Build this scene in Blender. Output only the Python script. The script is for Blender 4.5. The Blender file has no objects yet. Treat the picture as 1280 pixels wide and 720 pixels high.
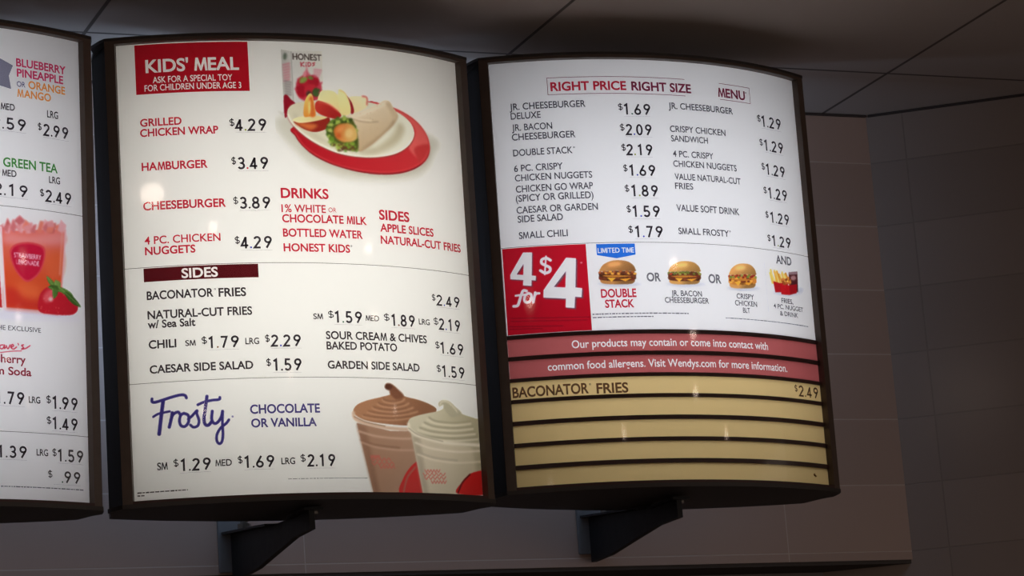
import bpy, bmesh, math, random
import numpy as np
from mathutils import Vector, Matrix

C = bpy.context.scene.collection
sc = bpy.context.scene

# ------------------------------------------------------------------ camera
cam = bpy.data.cameras.new('camera'); cam.sensor_width = 36.0
cam.lens = 3549.494 * 36.0 / 1280.0; cam.clip_start = .05
co = bpy.data.objects.new('camera', cam); C.objects.link(co)
yaw, pitch, roll = 0.39815, 0.22607, -0.07630
d_ = Vector((math.sin(yaw)*math.cos(pitch), math.cos(yaw)*math.cos(pitch), math.sin(pitch)))
r0 = Vector((math.cos(yaw), -math.sin(yaw), 0)); u0 = r0.cross(d_)
r_ = math.cos(roll)*r0 + math.sin(roll)*u0; u_ = -math.sin(roll)*r0 + math.cos(roll)*u0
M = Matrix((r_, u_, -d_)).transposed().to_4x4(); M.translation = (0, 0, 1.55)
co.matrix_world = M
sc.camera = co
# ------------------------------------------------------------------ light
world = bpy.data.worlds.new('dim_room'); sc.world = world; world.use_nodes = True
bg = world.node_tree.nodes['Background']
wn, wl = world.node_tree.nodes, world.node_tree.links     # the dining room beyond: brighter towards its right-hand side
wt = wn.new('ShaderNodeTexCoord'); wsx = wn.new('ShaderNodeSeparateXYZ'); wl.new(wt.outputs['Generated'], wsx.inputs[0])
wr = wn.new('ShaderNodeMapRange'); wl.new(wsx.outputs['X'], wr.inputs[0])
wr.inputs[1].default_value = -1; wr.inputs[2].default_value = 1; wr.inputs[3].default_value = .05; wr.inputs[4].default_value = .64
wl.new(wr.outputs[0], bg.inputs[1]); bg.inputs[0].default_value = (1.0, .82, .70, 1)
sc.view_settings.view_transform = 'Standard'; sc.view_settings.look = 'None'
sc.view_settings.gamma = 1; sc.view_settings.use_curve_mapping = False
sc.view_settings.exposure = 0.0
sc.cycles.transparent_max_bounces = 24
BACKLIGHT = {1: (.68, (.92, .94, 1.0)), 2: (.83, (1.0, .985, .90)), 3: (.80, (.91, .935, 1.0))}
LEAK = (.50, .70, 1.0, 7.5)
LAMP = 15.0

# ------------------------------------------------------------------ materials
def lin(c):
    return tuple(((v/255.)/12.92 if v/255. <= .04045 else ((v/255.+.055)/1.055)**2.4) for v in c)
def nt(name):
    m = bpy.data.materials.new(name); m.use_nodes = True
    n = m.node_tree.nodes; n.clear(); out = n.new('ShaderNodeOutputMaterial')
    return m, n, m.node_tree.links, out
def principled(name, col, rough=.5, metal=0, noise=0, nscale=40, bump=0, spec=.5):
    m, n, l, out = nt(name); b = n.new('ShaderNodeBsdfPrincipled'); l.new(b.outputs[0], out.inputs[0])
    b.inputs['Base Color'].default_value = (*col, 1); b.inputs['Roughness'].default_value = rough
    b.inputs['Metallic'].default_value = metal; b.inputs['Specular IOR Level'].default_value = spec
    if noise or bump:
        tc = n.new('ShaderNodeTexCoord'); t = n.new('ShaderNodeTexNoise'); t.inputs['Scale'].default_value = nscale
        t.inputs['Detail'].default_value = 6; l.new(tc.outputs['Object'], t.inputs['Vector'])
        if noise:
            mx = n.new('ShaderNodeMixRGB'); mx.inputs[1].default_value = (*[c*(1-noise) for c in col], 1)
            mx.inputs[2].default_value = (*[min(1, c*(1+noise)) for c in col], 1)
            l.new(t.outputs[0], mx.inputs[0]); l.new(mx.outputs[0], b.inputs['Base Color'])
        if bump:
            bp = n.new('ShaderNodeBump'); bp.inputs['Strength'].default_value = bump; bp.inputs['Distance'].default_value = .002
            l.new(t.outputs[0], bp.inputs['Height']); l.new(bp.outputs[0], b.inputs['Normal'])
    return m
def tile_mat(name, col, mortar, bw, rh, ox, oz, ms, rough, var=.06, axis='XZ', spec=.5):
    m, n, l, out = nt(name); b = n.new('ShaderNodeBsdfPrincipled'); l.new(b.outputs[0], out.inputs[0])
    tc = n.new('ShaderNodeTexCoord'); sp = n.new('ShaderNodeSeparateXYZ'); cb = n.new('ShaderNodeCombineXYZ')
    l.new(tc.outputs['Object'], sp.inputs[0]); l.new(sp.outputs[axis[0]], cb.inputs[0]); l.new(sp.outputs[axis[1]], cb.inputs[1])
    mp = n.new('ShaderNodeMapping'); mp.inputs['Location'].default_value = (-ox, -oz, 0); l.new(cb.outputs[0], mp.inputs[0])
    br = n.new('ShaderNodeTexBrick'); br.offset = 0; br.squash = 1; l.new(mp.outputs[0], br.inputs['Vector'])
    br.inputs['Scale'].default_value = 1; br.inputs['Brick Width'].default_value = bw; br.inputs['Row Height'].default_value = rh
    br.inputs['Mortar Size'].default_value = ms; br.inputs['Mortar Smooth'].default_value = .3; br.inputs['Bias'].default_value = 0
    br.inputs['Color1'].default_value = (*[c*(1-var) for c in col], 1); br.inputs['Color2'].default_value = (*[c*(1+var) for c in col], 1)
    br.inputs['Mortar'].default_value = (*mortar, 1)
    l.new(br.outputs['Color'], b.inputs['Base Color'])
    b.inputs['Roughness'].default_value = rough; b.inputs['Specular IOR Level'].default_value = spec
    no = n.new('ShaderNodeTexNoise'); no.inputs['Scale'].default_value = 9; l.new(tc.outputs['Object'], no.inputs['Vector'])
    ad = n.new('ShaderNodeMath'); ad.operation = 'MULTIPLY_ADD'; ad.inputs[1].default_value = -1.0
    ml = n.new('ShaderNodeMath'); ml.operation = 'MULTIPLY'; ml.inputs[1].default_value = .25
    l.new(no.outputs[0], ml.inputs[0]); l.new(br.outputs['Fac'], ad.inputs[0]); l.new(ml.outputs[0], ad.inputs[2])
    bp = n.new('ShaderNodeBump'); bp.inputs['Strength'].default_value = .5; bp.inputs['Distance'].default_value = .0015
    l.new(ad.outputs[0], bp.inputs['Height']); l.new(bp.outputs[0], b.inputs['Normal'])
    return m
def translucent(name, col, gloss=.0):
    m, n, l, out = nt(name); t = n.new('ShaderNodeBsdfTranslucent'); t.inputs[0].default_value = (*col, 1)
    d = n.new('ShaderNodeBsdfDiffuse'); d.inputs[0].default_value = (*[c*.35 for c in col], 1)
    a = n.new('ShaderNodeAddShader'); l.new(t.outputs[0], a.inputs[0]); l.new(d.outputs[0], a.inputs[1]); l.new(a.outputs[0], out.inputs[0])
    return m
INKS = {}
def ink(col, white=(232, 230, 226)):
    """printed film: lets the back light through, tinted; col = sRGB as seen on the lit panel"""
    key = (col, white)
    if key not in INKS:
        m, n, l, out = nt('printed_ink_%02x%02x%02x' % col); t = n.new('ShaderNodeBsdfTransparent')
        a, b = lin(col), lin(white); t.inputs[0].default_value = (*[min(1, x/y) for x, y in zip(a, b)], 1)
        l.new(t.outputs[0], out.inputs[0]); INKS[key] = m
    return INKS[key]
def film_mat():
    m, n, l, out = nt('printed_picture_film'); t = n.new('ShaderNodeBsdfTransparent'); a = n.new('ShaderNodeAttribute')
    a.attribute_name = 'print'; l.new(a.outputs['Color'], t.inputs[0]); l.new(t.outputs[0], out.inputs[0]); return m
def cover_mat():
    m, n, l, out = nt('clear_acrylic'); t = n.new('ShaderNodeBsdfTransparent'); t.inputs[0].default_value = (.98, .98, .98, 1)
    g = n.new('ShaderNodeBsdfGlossy'); g.inputs['Roughness'].default_value = .04; f = n.new('ShaderNodeFresnel'); f.inputs[0].default_value = 1.45
    mx = n.new('ShaderNodeMixShader'); l.new(f.outputs[0], mx.inputs[0]); l.new(t.outputs[0], mx.inputs[1]); l.new(g.outputs[0], mx.inputs[2])
    l.new(mx.outputs[0], out.inputs[0]); return m
def emit(name, col, s):
    m, n, l, out = nt(name); e = n.new('ShaderNodeEmission'); e.inputs[0].default_value = (*col, 1); e.inputs[1].default_value = s
    l.new(e.outputs[0], out.inputs[0]); return m
ROWH = .10776; ROW0 = 2.32982; VJ = 2.1035; VW = .80
M_WALL = tile_mat('glazed_wall_tile', (.37, .265, .225), (.50, .40, .35), VW, ROWH, VJ, ROW0, .0011, .42)
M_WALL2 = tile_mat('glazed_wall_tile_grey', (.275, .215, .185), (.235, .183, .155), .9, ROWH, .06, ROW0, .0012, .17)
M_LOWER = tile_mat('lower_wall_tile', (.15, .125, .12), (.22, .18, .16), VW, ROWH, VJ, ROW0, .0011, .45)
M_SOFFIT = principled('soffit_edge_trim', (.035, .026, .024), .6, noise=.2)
M_CEIL = tile_mat('ceiling_panel', (.45, .385, .345), (.13, .11, .10), .6465, .6465, 1.597, 3.96-.2205, .0035, .9, .03, 'XY', .1)
M_FLOOR = tile_mat('floor_tile', (.16, .11, .085), (.07, .06, .05), .3, .3, 0, 0, .004, .5, .1, 'XY')
M_TRIM = principled('brown_painted_trim', (.078, .050, .037), .45, noise=.2, nscale=60)
M_BLACK = principled('black_painted_metal', (.007, .007, .008), .6, noise=.25, nscale=30, spec=.12)
M_CAP = principled('dark_brown_metal', (.022, .016, .014), .5, noise=.25, nscale=30)
M_LINER = principled('white_reflector', (.85, .85, .85), .8)
M_FACE = translucent('opal_white_panel', (.86, .86, .86))
M_YEL = translucent('yellow_strip', tuple(.9*x for x in (.80, .60, .27)))
M_RAIL = principled('dark_red_rail', (.040, .008, .007), .5)
M_FILM = film_mat(); M_COVER = cover_mat()
M_SEAM = principled('grey_panel_edge', (.35, .35, .34), .6)
M_STEEL = principled('black_bracket_steel', (.016, .016, .018), .42, noise=.3, nscale=50, bump=.2, spec=.2)
M_PLATE = principled('grey_mounting_plate', (.15, .145, .15), .5, noise=.15)
M_BOLT = principled('worn_bolt_steel', (.22, .20, .18), .35, .8, noise=.2)
M_VENT = emit('lit_vent_slot', LEAK[:3], LEAK[3])

# ------------------------------------------------------------------ helpers
def link(name, me, mats, parent=None):
    o = bpy.data.objects.new(name, me); C.objects.link(o)
    for m in (mats if isinstance(mats, (list, tuple)) else [mats]): me.materials.append(m)
    if parent: o.parent = parent
    return o
def bm_obj(name, bm, mats, parent=None, smooth=False):
    me = bpy.data.meshes.new(name); bmesh.ops.recalc_face_normals(bm, faces=bm.faces); bm.to_mesh(me); bm.free()
    if smooth:
        for p in me.polygons: p.use_smooth = True
    return link(name, me, mats, parent)
def box(bm, x0, x1, y0, y1, z0, z1, bev=0):
    v = [bm.verts.new(p) for p in ((x0,y0,z0),(x1,y0,z0),(x1,y1,z0),(x0,y1,z0),(x0,y0,z1),(x1,y0,z1),(x1,y1,z1),(x0,y1,z1))]
    f = [bm.faces.new([v[i] for i in q]) for q in ((0,3,2,1),(4,5,6,7),(0,1,5,4),(1,2,6,5),(2,3,7,6),(3,0,4,7))]
    if bev: bmesh.ops.bevel(bm, geom=list({e for a in f for e in a.edges}), offset=bev, segments=2, affect='EDGES')
def prism(bm, pts, n):
    """closed outline pts (3D, planar) extruded by vector n"""
    a = [bm.verts.new(p) for p in pts]; b = [bm.verts.new(Vector(p)+Vector(n)) for p in pts]
    bm.faces.new(a); bm.faces.new(b[::-1])
    for i in range(len(a)):
        j = (i+1) % len(a); bm.faces.new((a[j], a[i], b[i], b[j]))
def structure(o): o['kind'] = 'structure'; return o
def thing(name, label, cat, group=None, mat=None, loc=None):
    o = bpy.data.objects.new(name, None); C.objects.link(o); o.empty_display_size = .1
    if mat is not None: o.matrix_world = mat
    if loc is not None: o.location = loc
    o['label'] = label; o['category'] = cat
    if group: o['group'] = group
    return o

# ------------------------------------------------------------------ setting
YW = 3.96; ZB = 2.1007; ZC = 2.844; XC = 2.3257; G = .6210
cg, sg = math.cos(G), math.sin(G)
bm = bmesh.new(); box(bm, -2.6, XC+.03, YW, YW+.085, ZB, ZC+.02)
structure(bm_obj('wall_back', bm, M_WALL))
bm = bmesh.new(); box(bm, -2.6, XC+.06, YW+.0015, YW+.087, ZB-.006, ZB)
structure(bm_obj('trim_1', bm, M_SOFFIT))
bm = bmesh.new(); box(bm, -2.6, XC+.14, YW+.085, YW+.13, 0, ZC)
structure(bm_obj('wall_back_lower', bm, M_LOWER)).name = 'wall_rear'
# right wall: local x runs along the wall, y is its thickness
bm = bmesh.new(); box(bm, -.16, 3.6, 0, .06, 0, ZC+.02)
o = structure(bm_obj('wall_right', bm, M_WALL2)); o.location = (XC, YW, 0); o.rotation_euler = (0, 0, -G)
bm = bmesh.new(); box(bm, -2.6, 5.6, -3.4, YW+.1, ZC, ZC+.03)
structure(bm_obj('ceiling', bm, M_CEIL))
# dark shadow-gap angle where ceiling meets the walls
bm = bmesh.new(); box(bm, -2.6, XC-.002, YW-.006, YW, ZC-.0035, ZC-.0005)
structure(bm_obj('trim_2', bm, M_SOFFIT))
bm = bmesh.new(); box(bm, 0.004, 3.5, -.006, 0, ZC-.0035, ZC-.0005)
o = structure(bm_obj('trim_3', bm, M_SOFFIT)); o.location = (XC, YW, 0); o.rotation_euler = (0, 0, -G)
bm = bmesh.new(); box(bm, -2.6, 5.6, -3.4, YW+.1, -.05, 0)
structure(bm_obj('floor', bm, M_FLOOR))

# ------------------------------------------------------------------ curved menu board geometry
RS = .52834; HA = .48753; UA = .25758; HH = .62067
def bend(u, v, out=0.):
    a = u/RS; return Vector(((RS+out)*math.sin(a), -((RS+out)*math.cos(a)-RS*math.cos(HA)), v))
def patch(name, u0, u1, v0, v1, out, mats, parent, thick=0., nv=1):
    nu = max(2, int((u1-u0)/.008)+1); bm = bmesh.new()
    def sheet(o_):
        g = [[bm.verts.new(bend(u0+(u1-u0)*i/nu, v0+(v1-v0)*j/nv, o_)) for i in range(nu+1)] for j in range(nv+1)]
        return g
    a = sheet(out)
    for j in range(nv):
        for i in range(nu): bm.faces.new((a[j][i], a[j][i+1], a[j+1][i+1], a[j+1][i]))
    if thick:
        b = sheet(out-thick)
        for j in range(nv):
            for i in range(nu): bm.faces.new((b[j][i], b[j+1][i], b[j+1][i+1], b[j][i+1]))
        for i in range(nu):
            bm.faces.new((a[0][i], b[0][i], b[0][i+1], a[0][i+1])); bm.faces.new((a[nv][i], a[nv][i+1], b[nv][i+1], b[nv][i]))
        for j in range(nv):
            bm.faces.new((a[j][0], a[j+1][0], b[j+1][0], b[j][0])); bm.faces.new((a[j][nu], b[j][nu], b[j+1][nu], a[j+1][nu]))
    return bm_obj(name, bm, mats, parent)
def bend_bm(bm, out, step=.010):
    us = [v.co.x for v in bm.verts]
    if not us: return
    a, b = min(us), max(us); k = math.ceil(a/step)*step
    while k < b:
        if b-a > .014:
            bmesh.ops.bisect_plane(bm, geom=bm.verts[:]+bm.edges[:]+bm.faces[:], plane_co=(k, 0, 0), plane_no=(1, 0, 0), dist=1e-7)
        k += step
    for v in bm.verts: v.co = bend(v.co.x, v.co.y, out)
    for f in bm.faces:
        f.normal_update()
        c = f.calc_center_median()
        if f.normal.y > 0: f.normal_flip()

# ------------------------------------------------------------------ lettering
TX = bpy.data.curves.new('tmp', 'FONT'); TX.size = 1; TX.resolution_u = 5
TXO = bpy.data.objects.new('tmp', TX); C.objects.link(TXO)
CACHE = {}
def glyph_run(s, bold):
    k = (s, bold)
    if k not in CACHE:
        if 'M' in s:
            CACHE[k] = with_m(s, bold); return CACHE[k]
        TX.body = s; TX.offset = bold
        dg = bpy.context.evaluated_depsgraph_get(); dg.update()
        me = bpy.data.meshes.new_from_object(TXO.evaluated_get(dg))
        bm = bmesh.new(); bm.from_mesh(me); bpy.data.meshes.remove(me)
        bmesh.ops.remove_doubles(bm, verts=bm.verts, dist=1e-5)
        bm.verts.index_update()
        V = np.array([(v.co.x, v.co.y) for v in bm.verts]); F = [[v.index for v in f.verts] for f in bm.faces]
        # boundary loops
        nxt = {}
        for e in bm.edges:
            if len(e.link_faces) == 1:
                l = e.link_loops[0]; nxt.setdefault(l.vert.index, []).append(l.link_loop_next.vert.index)
        loops = []
        while nxt:
            s0 = next(iter(nxt)); cur = s0; L = []
            while True:
                if cur not in nxt: break
                L.append(cur); n = nxt[cur].pop()
                if not nxt[cur]: del nxt[cur]
                cur = n
                if cur == s0: break
            if len(L) > 2: loops.append(L)
        bm.free(); CACHE[k] = (V, F, loops)
    return CACHE[k]
def width_of(s):
    P = glyph_run('I'+s+'I', 0.0)[0]; Q = glyph_run('II', 0.0)[0]
    return float(np.ptp(P[:, 0])-np.ptp(Q[:, 0]))
def with_m(s, bold):
    """runs holding a capital M: the M is drawn here so that it stays crisp when set bold"""
    x = 0.; VV = []; FF = []; LL = []
    H = cap_height(); w = .80*H/.72*.72+.14*H; t = .115*H+1.9*bold
    for i, part in enumerate(s.split('M')):
        if i:
            a = x+.05; e = bold
            pts = [(a-e, -e), (a+.085*w, H+e), (a+.085*w+t*1.0, H+e), (a+w/2, t*1.25+.10*H), (a+w-.085*w-t*1.0, H+e), (a+w-.085*w, H+e), (a+w+e, -e), (a+w+e-t, -e),
                   (a+w-.10*w-t*.62, H*.60), (a+w/2+t*.30, -e), (a+w/2-t*.30, -e), (a+.10*w+t*.62, H*.60), (a+t-e, -e)]
            n = len(VV); VV += pts; LL.append(list(range(n, n+13))); x = a+w+.05
            FF += [[n, n+12, n+11, n+1], [n+1, n+11, n+2], [n+11, n+10, n+3, n+2], [n+10, n+9, n+3], [n+9, n+8, n+4, n+3], [n+8, n+5, n+4], [n+8, n+7, n+6, n+5]]
        if part.strip():
            V, F, L = glyph_run(part.strip(), bold)
            lead = width_of('I'+part+'I')-width_of('I'+part.lstrip()+'I') if part[0] == ' ' else 0.
            trail = width_of('I'+part+'I')-width_of('I'+part.rstrip()+'I') if part[-1] == ' ' else 0.
            x += lead; n = len(VV); x0 = V[:, 0].min()
            VV += [(p[0]-x0+x, p[1]) for p in V]; FF += [[j+n for j in f] for f in F]; LL += [[j+n for j in l] for l in L]
            x += float(np.ptp(V[:, 0]))+trail
        elif part: x += .28*len(part)
    return np.array(VV), FF, LL
CAPH = None
def cap_height():
    global CAPH
    if CAPH is None: CAPH = float(np.ptp(glyph_run('H', 0.0)[0][:, 1]))
    return CAPH
def fit_run(s, u0, u1, v, h, bold):
    V, F, L = glyph_run(s, bold); k = h/cap_height()
    x0, x1 = V[:, 0].min(), V[:, 0].max()
    P = np.stack([u0+(V[:, 0]-x0)/(x1-x0)*(u1-u0), v+V[:, 1]*k], 1)
    return P, F, L
def lettering(name, s, u0, u1, v, h, bold, mat, parent, out=.0006):
    P, F, L = fit_run(s, u0, u1, v, h, bold); bm = bmesh.new()
    vs = [bm.verts.new((p[0], p[1], 0)) for p in P]
    for f in F:
        try: bm.faces.new([vs[i] for i in f])
        except ValueError: pass
    bend_bm(bm, out); return bm_obj_keep(name, bm, mat, parent)
def bm_obj_keep(name, bm, mats, parent):
    me = bpy.data.meshes.new(name); bm.to_mesh(me); bm.free(); return link(name, me, mats, parent)
def knockout(name, outline, runs, mat, parent, out=.0006):
    """flat coloured shape with the lettering left clear"""
    cu = bpy.data.curves.new('tmp_fill', 'CURVE'); cu.dimensions = '2D'; cu.fill_mode = 'BOTH'
    polys = [outline]
    for (s, u0, u1, v, h, bold) in runs:
        P, F, L = fit_run(s, u0, u1, v, h, bold); polys += [[tuple(P[i]) for i in l] for l in L]
    for pl in polys:
        sp = cu.splines.new('POLY'); sp.points.add(len(pl)-1); sp.use_cyclic_u = True
        for q, p in zip(sp.points, pl): q.co = (p[0]*100, p[1]*100, 0, 1)
    ob = bpy.data.objects.new('tmp_fill', cu); C.objects.link(ob)
    dg = bpy.context.evaluated_depsgraph_get(); dg.update()
    me = bpy.data.meshes.new_from_object(ob.evaluated_get(dg)); bpy.data.objects.remove(ob); bpy.data.curves.remove(cu)
    bm = bmesh.new(); bm.from_mesh(me); bpy.data.meshes.remove(me)
    for v in bm.verts: v.co = (v.co.x/100, v.co.y/100, 0)
    bend_bm(bm, out); return bm_obj_keep(name, bm, mat, parent)
def arc(cx, cy, rx, ry, a0, a1, n=14):
    return [(cx+rx*math.cos(math.radians(a0+(a1-a0)*i/n)), cy+ry*math.sin(math.radians(a0+(a1-a0)*i/n))) for i in range(n+1)]
DIG = {'0': [arc(.275, .5, .21, .435, 0, 360, 28)], '1': [[(.10, .79), (.31, .935), (.31, 0)]],
 '2': [arc(.275, .715, .2, .22, 165, -25)+[(.07, .065), (.51, .065)]],
 '3': [arc(.265, .72, .18, .215, 155, -85)+arc(.265, .285, .21, .22, 85, -155)],
 '4': [[(.36, 0), (.36, .96)], [(.37, .95), (.06, .25), (.53, .25)]],
 '5': [[(.47, .935), (.14, .935), (.11, .54)]+arc(.265, .315, .215, .25, 125, -150)],
 '6': [[(.40, .97), (.10, .40)], arc(.28, .285, .21, .22, 0, 360, 24)],
 '7': [[(.05, .935), (.48, .935), (.20, 0)]],
 '8': [arc(.275, .725, .175, .21, 0, 360, 22), arc(.275, .285, .21, .22, 0, 360, 24)],
 '9': [[(.15, .03), (.45, .60)], arc(.27, .715, .21, .22, 0, 360, 24)],
 '$': [arc(.275, .69, .2, .2, 25, 265)+arc(.275, .29, .21, .2, 85, -155), [(.275, 1.06), (.275, -.06)]]}
def strip_stroke(bm, pts, w, closed=False, mi=0):
    P = [Vector((p[0], p[1])) for p in pts]; n = len(P); L = []; R = []
    for i in range(n):
        a = P[i]-P[i-1] if (i > 0 or closed) else P[1]-P[0]
        b = P[(i+1) % n]-P[i] if (i < n-1 or closed) else P[-1]-P[-2]
        if a.length < 1e-9: a = b
        if b.length < 1e-9: b = a
        a = a.normalized(); b = b.normalized(); t = (a+b)
        t = t.normalized() if t.length > 1e-6 else a
        nn = Vector((-t.y, t.x)); k = max(.45, nn.dot(Vector((-a.y, a.x))))
        L.append(bm.verts.new((*(P[i]+nn*w/2/k), 0))); R.append(bm.verts.new((*(P[i]-nn*w/2/k), 0)))
    for i in range(n if closed else n-1):
        j = (i+1) % n; f = bm.faces.new((L[i], R[i], R[j], L[j])); f.material_index = mi
DOTS = {'k': (58, 52, 58), 'y': (150, 160, 60), 'r': (190, 60, 70), 'u': (60, 70, 170), 'n': (80, 120, 100), 'b': (130, 90, 60), 'f': (110, 75, 45)}
def price(s, d0, d1, u0, u1, v, h, dot, mat, mats2, parent, line=True, out=.0006):
    bm = bmesh.new()
    sl = {0: 0., 1: .74, 2: 1.08, 3: 2.02}; total = 2.62 if s[0] != '1' else 2.56
    off = 0. if s[0] != '1' else -.05
    k = (u1-u0)/total
    for i, ch in enumerate(s):
        if ch == ' ': continue
        bx = sl[i]+off
        if ch == '.':
            x, r = u0+(bx+.09)*k, .085*h
            f = bm.faces.new([bm.verts.new((x+r*math.cos(t), v+r*1.0+r*math.sin(t), 0)) for t in [j*math.pi/5 for j in range(10)]]); f.material_index = 1
            continue
        for st in DIG[ch]:
            cl = (Vector(st[0])-Vector(st[-1])).length < 1e-6
            q = [(u0+(bx-.03+p[0]*1.19)*k, v+p[1]*h) for p in (st[:-1] if cl else st)]
            strip_stroke(bm, q, .172*h, cl)
    if d0 is not None:
        w = d1-d0; hh = h*.62
        for st in DIG['$']:
            strip_stroke(bm, [(d0+(p[0]-.03)/.49*w, v+h*1.02-hh+p[1]*hh) for p in st], .14*hh)
    if line: strip_stroke(bm, [(u0-.001, v-.15*h), (u1+.001, v-.15*h)], .0012, False, 2)
    bend_bm(bm, out); return bm_obj_keep('price', bm, [mat, mats2, ink((212, 210, 208))], parent)
def lines(name, segs, w, mat, parent, out=.0006):
    bm = bmesh.new()
    for s in segs: strip_stroke(bm, s, w)
    bend_bm(bm, out); return bm_obj_keep(name, bm, mat, parent)
def fine_print(rows, h, mat, parent, seed=1):
    rd = random.Random(seed); bm = bmesh.new()
    for (u0, u1, v) in rows:
        u = u0
        while u < u1:
            l = min(rd.uniform(.0022, .007), u1-u); strip_stroke(bm, [(u, v), (u+l, v)], h*rd.uniform(.75, 1.)); u += l+rd.uniform(.0007, .0011)
    bend_bm(bm, .0006); return bm_obj_keep('fine_print', bm, mat, parent)

# ------------------------------------------------------------------ printed pictures (painted shape by shape onto a fine curved film)
def smooth_loop(P, closed=True, n=7):
    P = np.asarray(P, float); N = len(P); out = []
    for i in range(N if closed else N-1):
        if closed: a, b, c, d = P[i-1], P[i], P[(i+1) % N], P[(i+2) % N]
        else: a, b, c, d = P[max(i-1, 0)], P[i], P[i+1], P[min(i+2, N-1)]
        for t in np.linspace(0, 1, n, endpoint=False):
            out.append(.5*((2*b)+(c-a)*t+(2*a-5*b+4*c-d)*t*t+(3*b-a-3*c+d)*t**3))
    if not closed: out.append(P[-1])
    return np.array(out)
class Film:
    def __init__(s, box, cell):
        s.u0, s.u1, s.v0, s.v1 = box; s.nu = max(4, int((s.u1-s.u0)/cell)); s.nv = max(4, int((s.v1-s.v0)/cell))
        s.du = (s.u1-s.u0)/s.nu; s.dv = (s.v1-s.v0)/s.nv
        s.img = np.ones((s.nv, s.nu, 3))*np.array(WHITE)
        s.X = s.u0+(np.arange(s.nu*2)+.5)*s.du/2; s.Y = s.v0+(np.arange(s.nv*2)+.5)*s.dv/2
    def mask(s, loops, soft):
        big = np.zeros((s.nv*2, s.nu*2), bool)
        al = np.concatenate([np.asarray(l) for l in loops])
        i0, i1 = np.searchsorted(s.X, [al[:, 0].min(), al[:, 0].max()]); j0, j1 = np.searchsorted(s.Y, [al[:, 1].min(), al[:, 1].max()])
        if i1 > i0 and j1 > j0:
            X = s.X[i0:i1][None, :]; Y = s.Y[j0:j1][:, None]; m = np.zeros((j1-j0, i1-i0), bool)
            for l in loops:
                l = np.asarray(l)
                for a, b in zip(l, np.roll(l, -1, 0)):
                    if a[1] == b[1]: continue
                    c = (a[1] > Y) != (b[1] > Y); m ^= c & (X < (b[0]-a[0])*(Y-a[1])/(b[1]-a[1])+a[0])
            big[j0:j1, i0:i1] = m
        return s.soften(big.reshape(s.nv, 2, s.nu, 2).mean((1, 3)), soft)
    def soften(s, m, soft):
        for _ in range(2):
            for ax, d in ((1, s.du), (0, s.dv)):
                r = int(round(soft/d/1.6))
                if r > 0:
                    p = np.pad(m, [(r+1, r) if k == ax else (0, 0) for k in (0, 1)], mode='edge'); c = np.cumsum(p, ax); w = 2*r+1
                    m = (c[:, w:]-c[:, :-w])/w if ax == 1 else (c[w:, :]-c[:-w, :])/w
        return m
    def blend(s, m, col): s.img += (np.asarray(col, float)-s.img)*m[..., None]
    def stroke_mask(s, P, w, soft, closed):
        P = smooth_loop(P, bool(closed), 6) if len(P) > 2 else np.asarray(P, float)
        X = (s.u0+(np.arange(s.nu)+.5)*s.du)[None, :]; Y = (s.v0+(np.arange(s.nv)+.5)*s.dv)[:, None]; D = np.full((s.nv, s.nu), 9.)
        i0 = max(0, int((P[:, 0].min()-w*2-s.u0)/s.du)); i1 = min(s.nu, int((P[:, 0].max()+w*2-s.u0)/s.du)+2)
        j0 = max(0, int((P[:, 1].min()-w*2-s.v0)/s.dv)); j1 = min(s.nv, int((P[:, 1].max()+w*2-s.v0)/s.dv)+2)
        if i1 <= i0 or j1 <= j0: return np.zeros_like(D)
        Xs, Ys = X[:, i0:i1], Y[j0:j1]; d = np.full((j1-j0, i1-i0), 9.)
        for a, b in zip(P[:-1], P[1:]):
            e = b-a; L = max(1e-12, e@e); t = np.clip(((Xs-a[0])*e[0]+(Ys-a[1])*e[1])/L, 0, 1)
            d = np.minimum(d, (Xs-a[0]-t*e[0])**2+(Ys-a[1]-t*e[1])**2)
        D[j0:j1, i0:i1] = np.sqrt(d); return s.soften(np.clip((w/2-D)/s.du+.5, 0, 1), soft)
    def draw(s, sh):
        q = lambda P: [(a*1e-4, b*1e-4) for a, b in P]
        k = sh[0]
        if k == 'p':
            P = q(sh[1]); s.blend(s.mask([smooth_loop(P) if sh[4] else P], sh[3]*1e-4), sh[2])
        elif k == 'h': s.blend(s.mask([q(p) for p in sh[1]], sh[3]*1e-4), sh[2])
        elif k == 'g':
            P = q(sh[1]); a, b = np.array(q([sh[4], sh[5]])); m = s.mask([smooth_loop(P) if sh[7] else P], sh[6]*1e-4)
            X = (s.u0+(np.arange(s.nu)+.5)*s.du)[None, :]; Y = (s.v0+(np.arange(s.nv)+.5)*s.dv)[:, None]
            t = np.clip(((X-a[0])*(b-a)[0]+(Y-a[1])*(b-a)[1])/((b-a)@(b-a)), 0, 1)[..., None]
            s.blend(m, np.array(sh[2])*(1-t)+np.array(sh[3])*t)
        elif k == 's': s.blend(s.stroke_mask(q(sh[1]), sh[2]*1e-4, sh[4]*1e-4, sh[5]), sh[3])
        elif k == 'n':
            P = np.array(q(sh[1])); rd = random.Random(sh[5]); base = s.mask([smooth_loop(P)], 0); n = 0
            lo, hi = P.min(0), P.max(0); m = np.zeros_like(base)
            while n < sh[3]:
                c = (rd.uniform(lo[0], hi[0]), rd.uniform(lo[1], hi[1])); r = sh[4]*1e-4*rd.uniform(.5, 1.3)/2; n += 1
                m = np.maximum(m, s.mask([[(c[0]+r*math.cos(t), c[1]+r*math.sin(t)) for t in np.linspace(0, 6.28, 9)[:-1]]], 0))
            s.blend(m*base*sh[6], sh[2])
        elif k == 't':
            P, F, L = fit_run(sh[1], sh[2]*1e-4, sh[3]*1e-4, sh[4]*1e-4, sh[5]*1e-4, sh[7]); s.blend(s.mask([P[l] for l in L], 0), sh[6])
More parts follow.
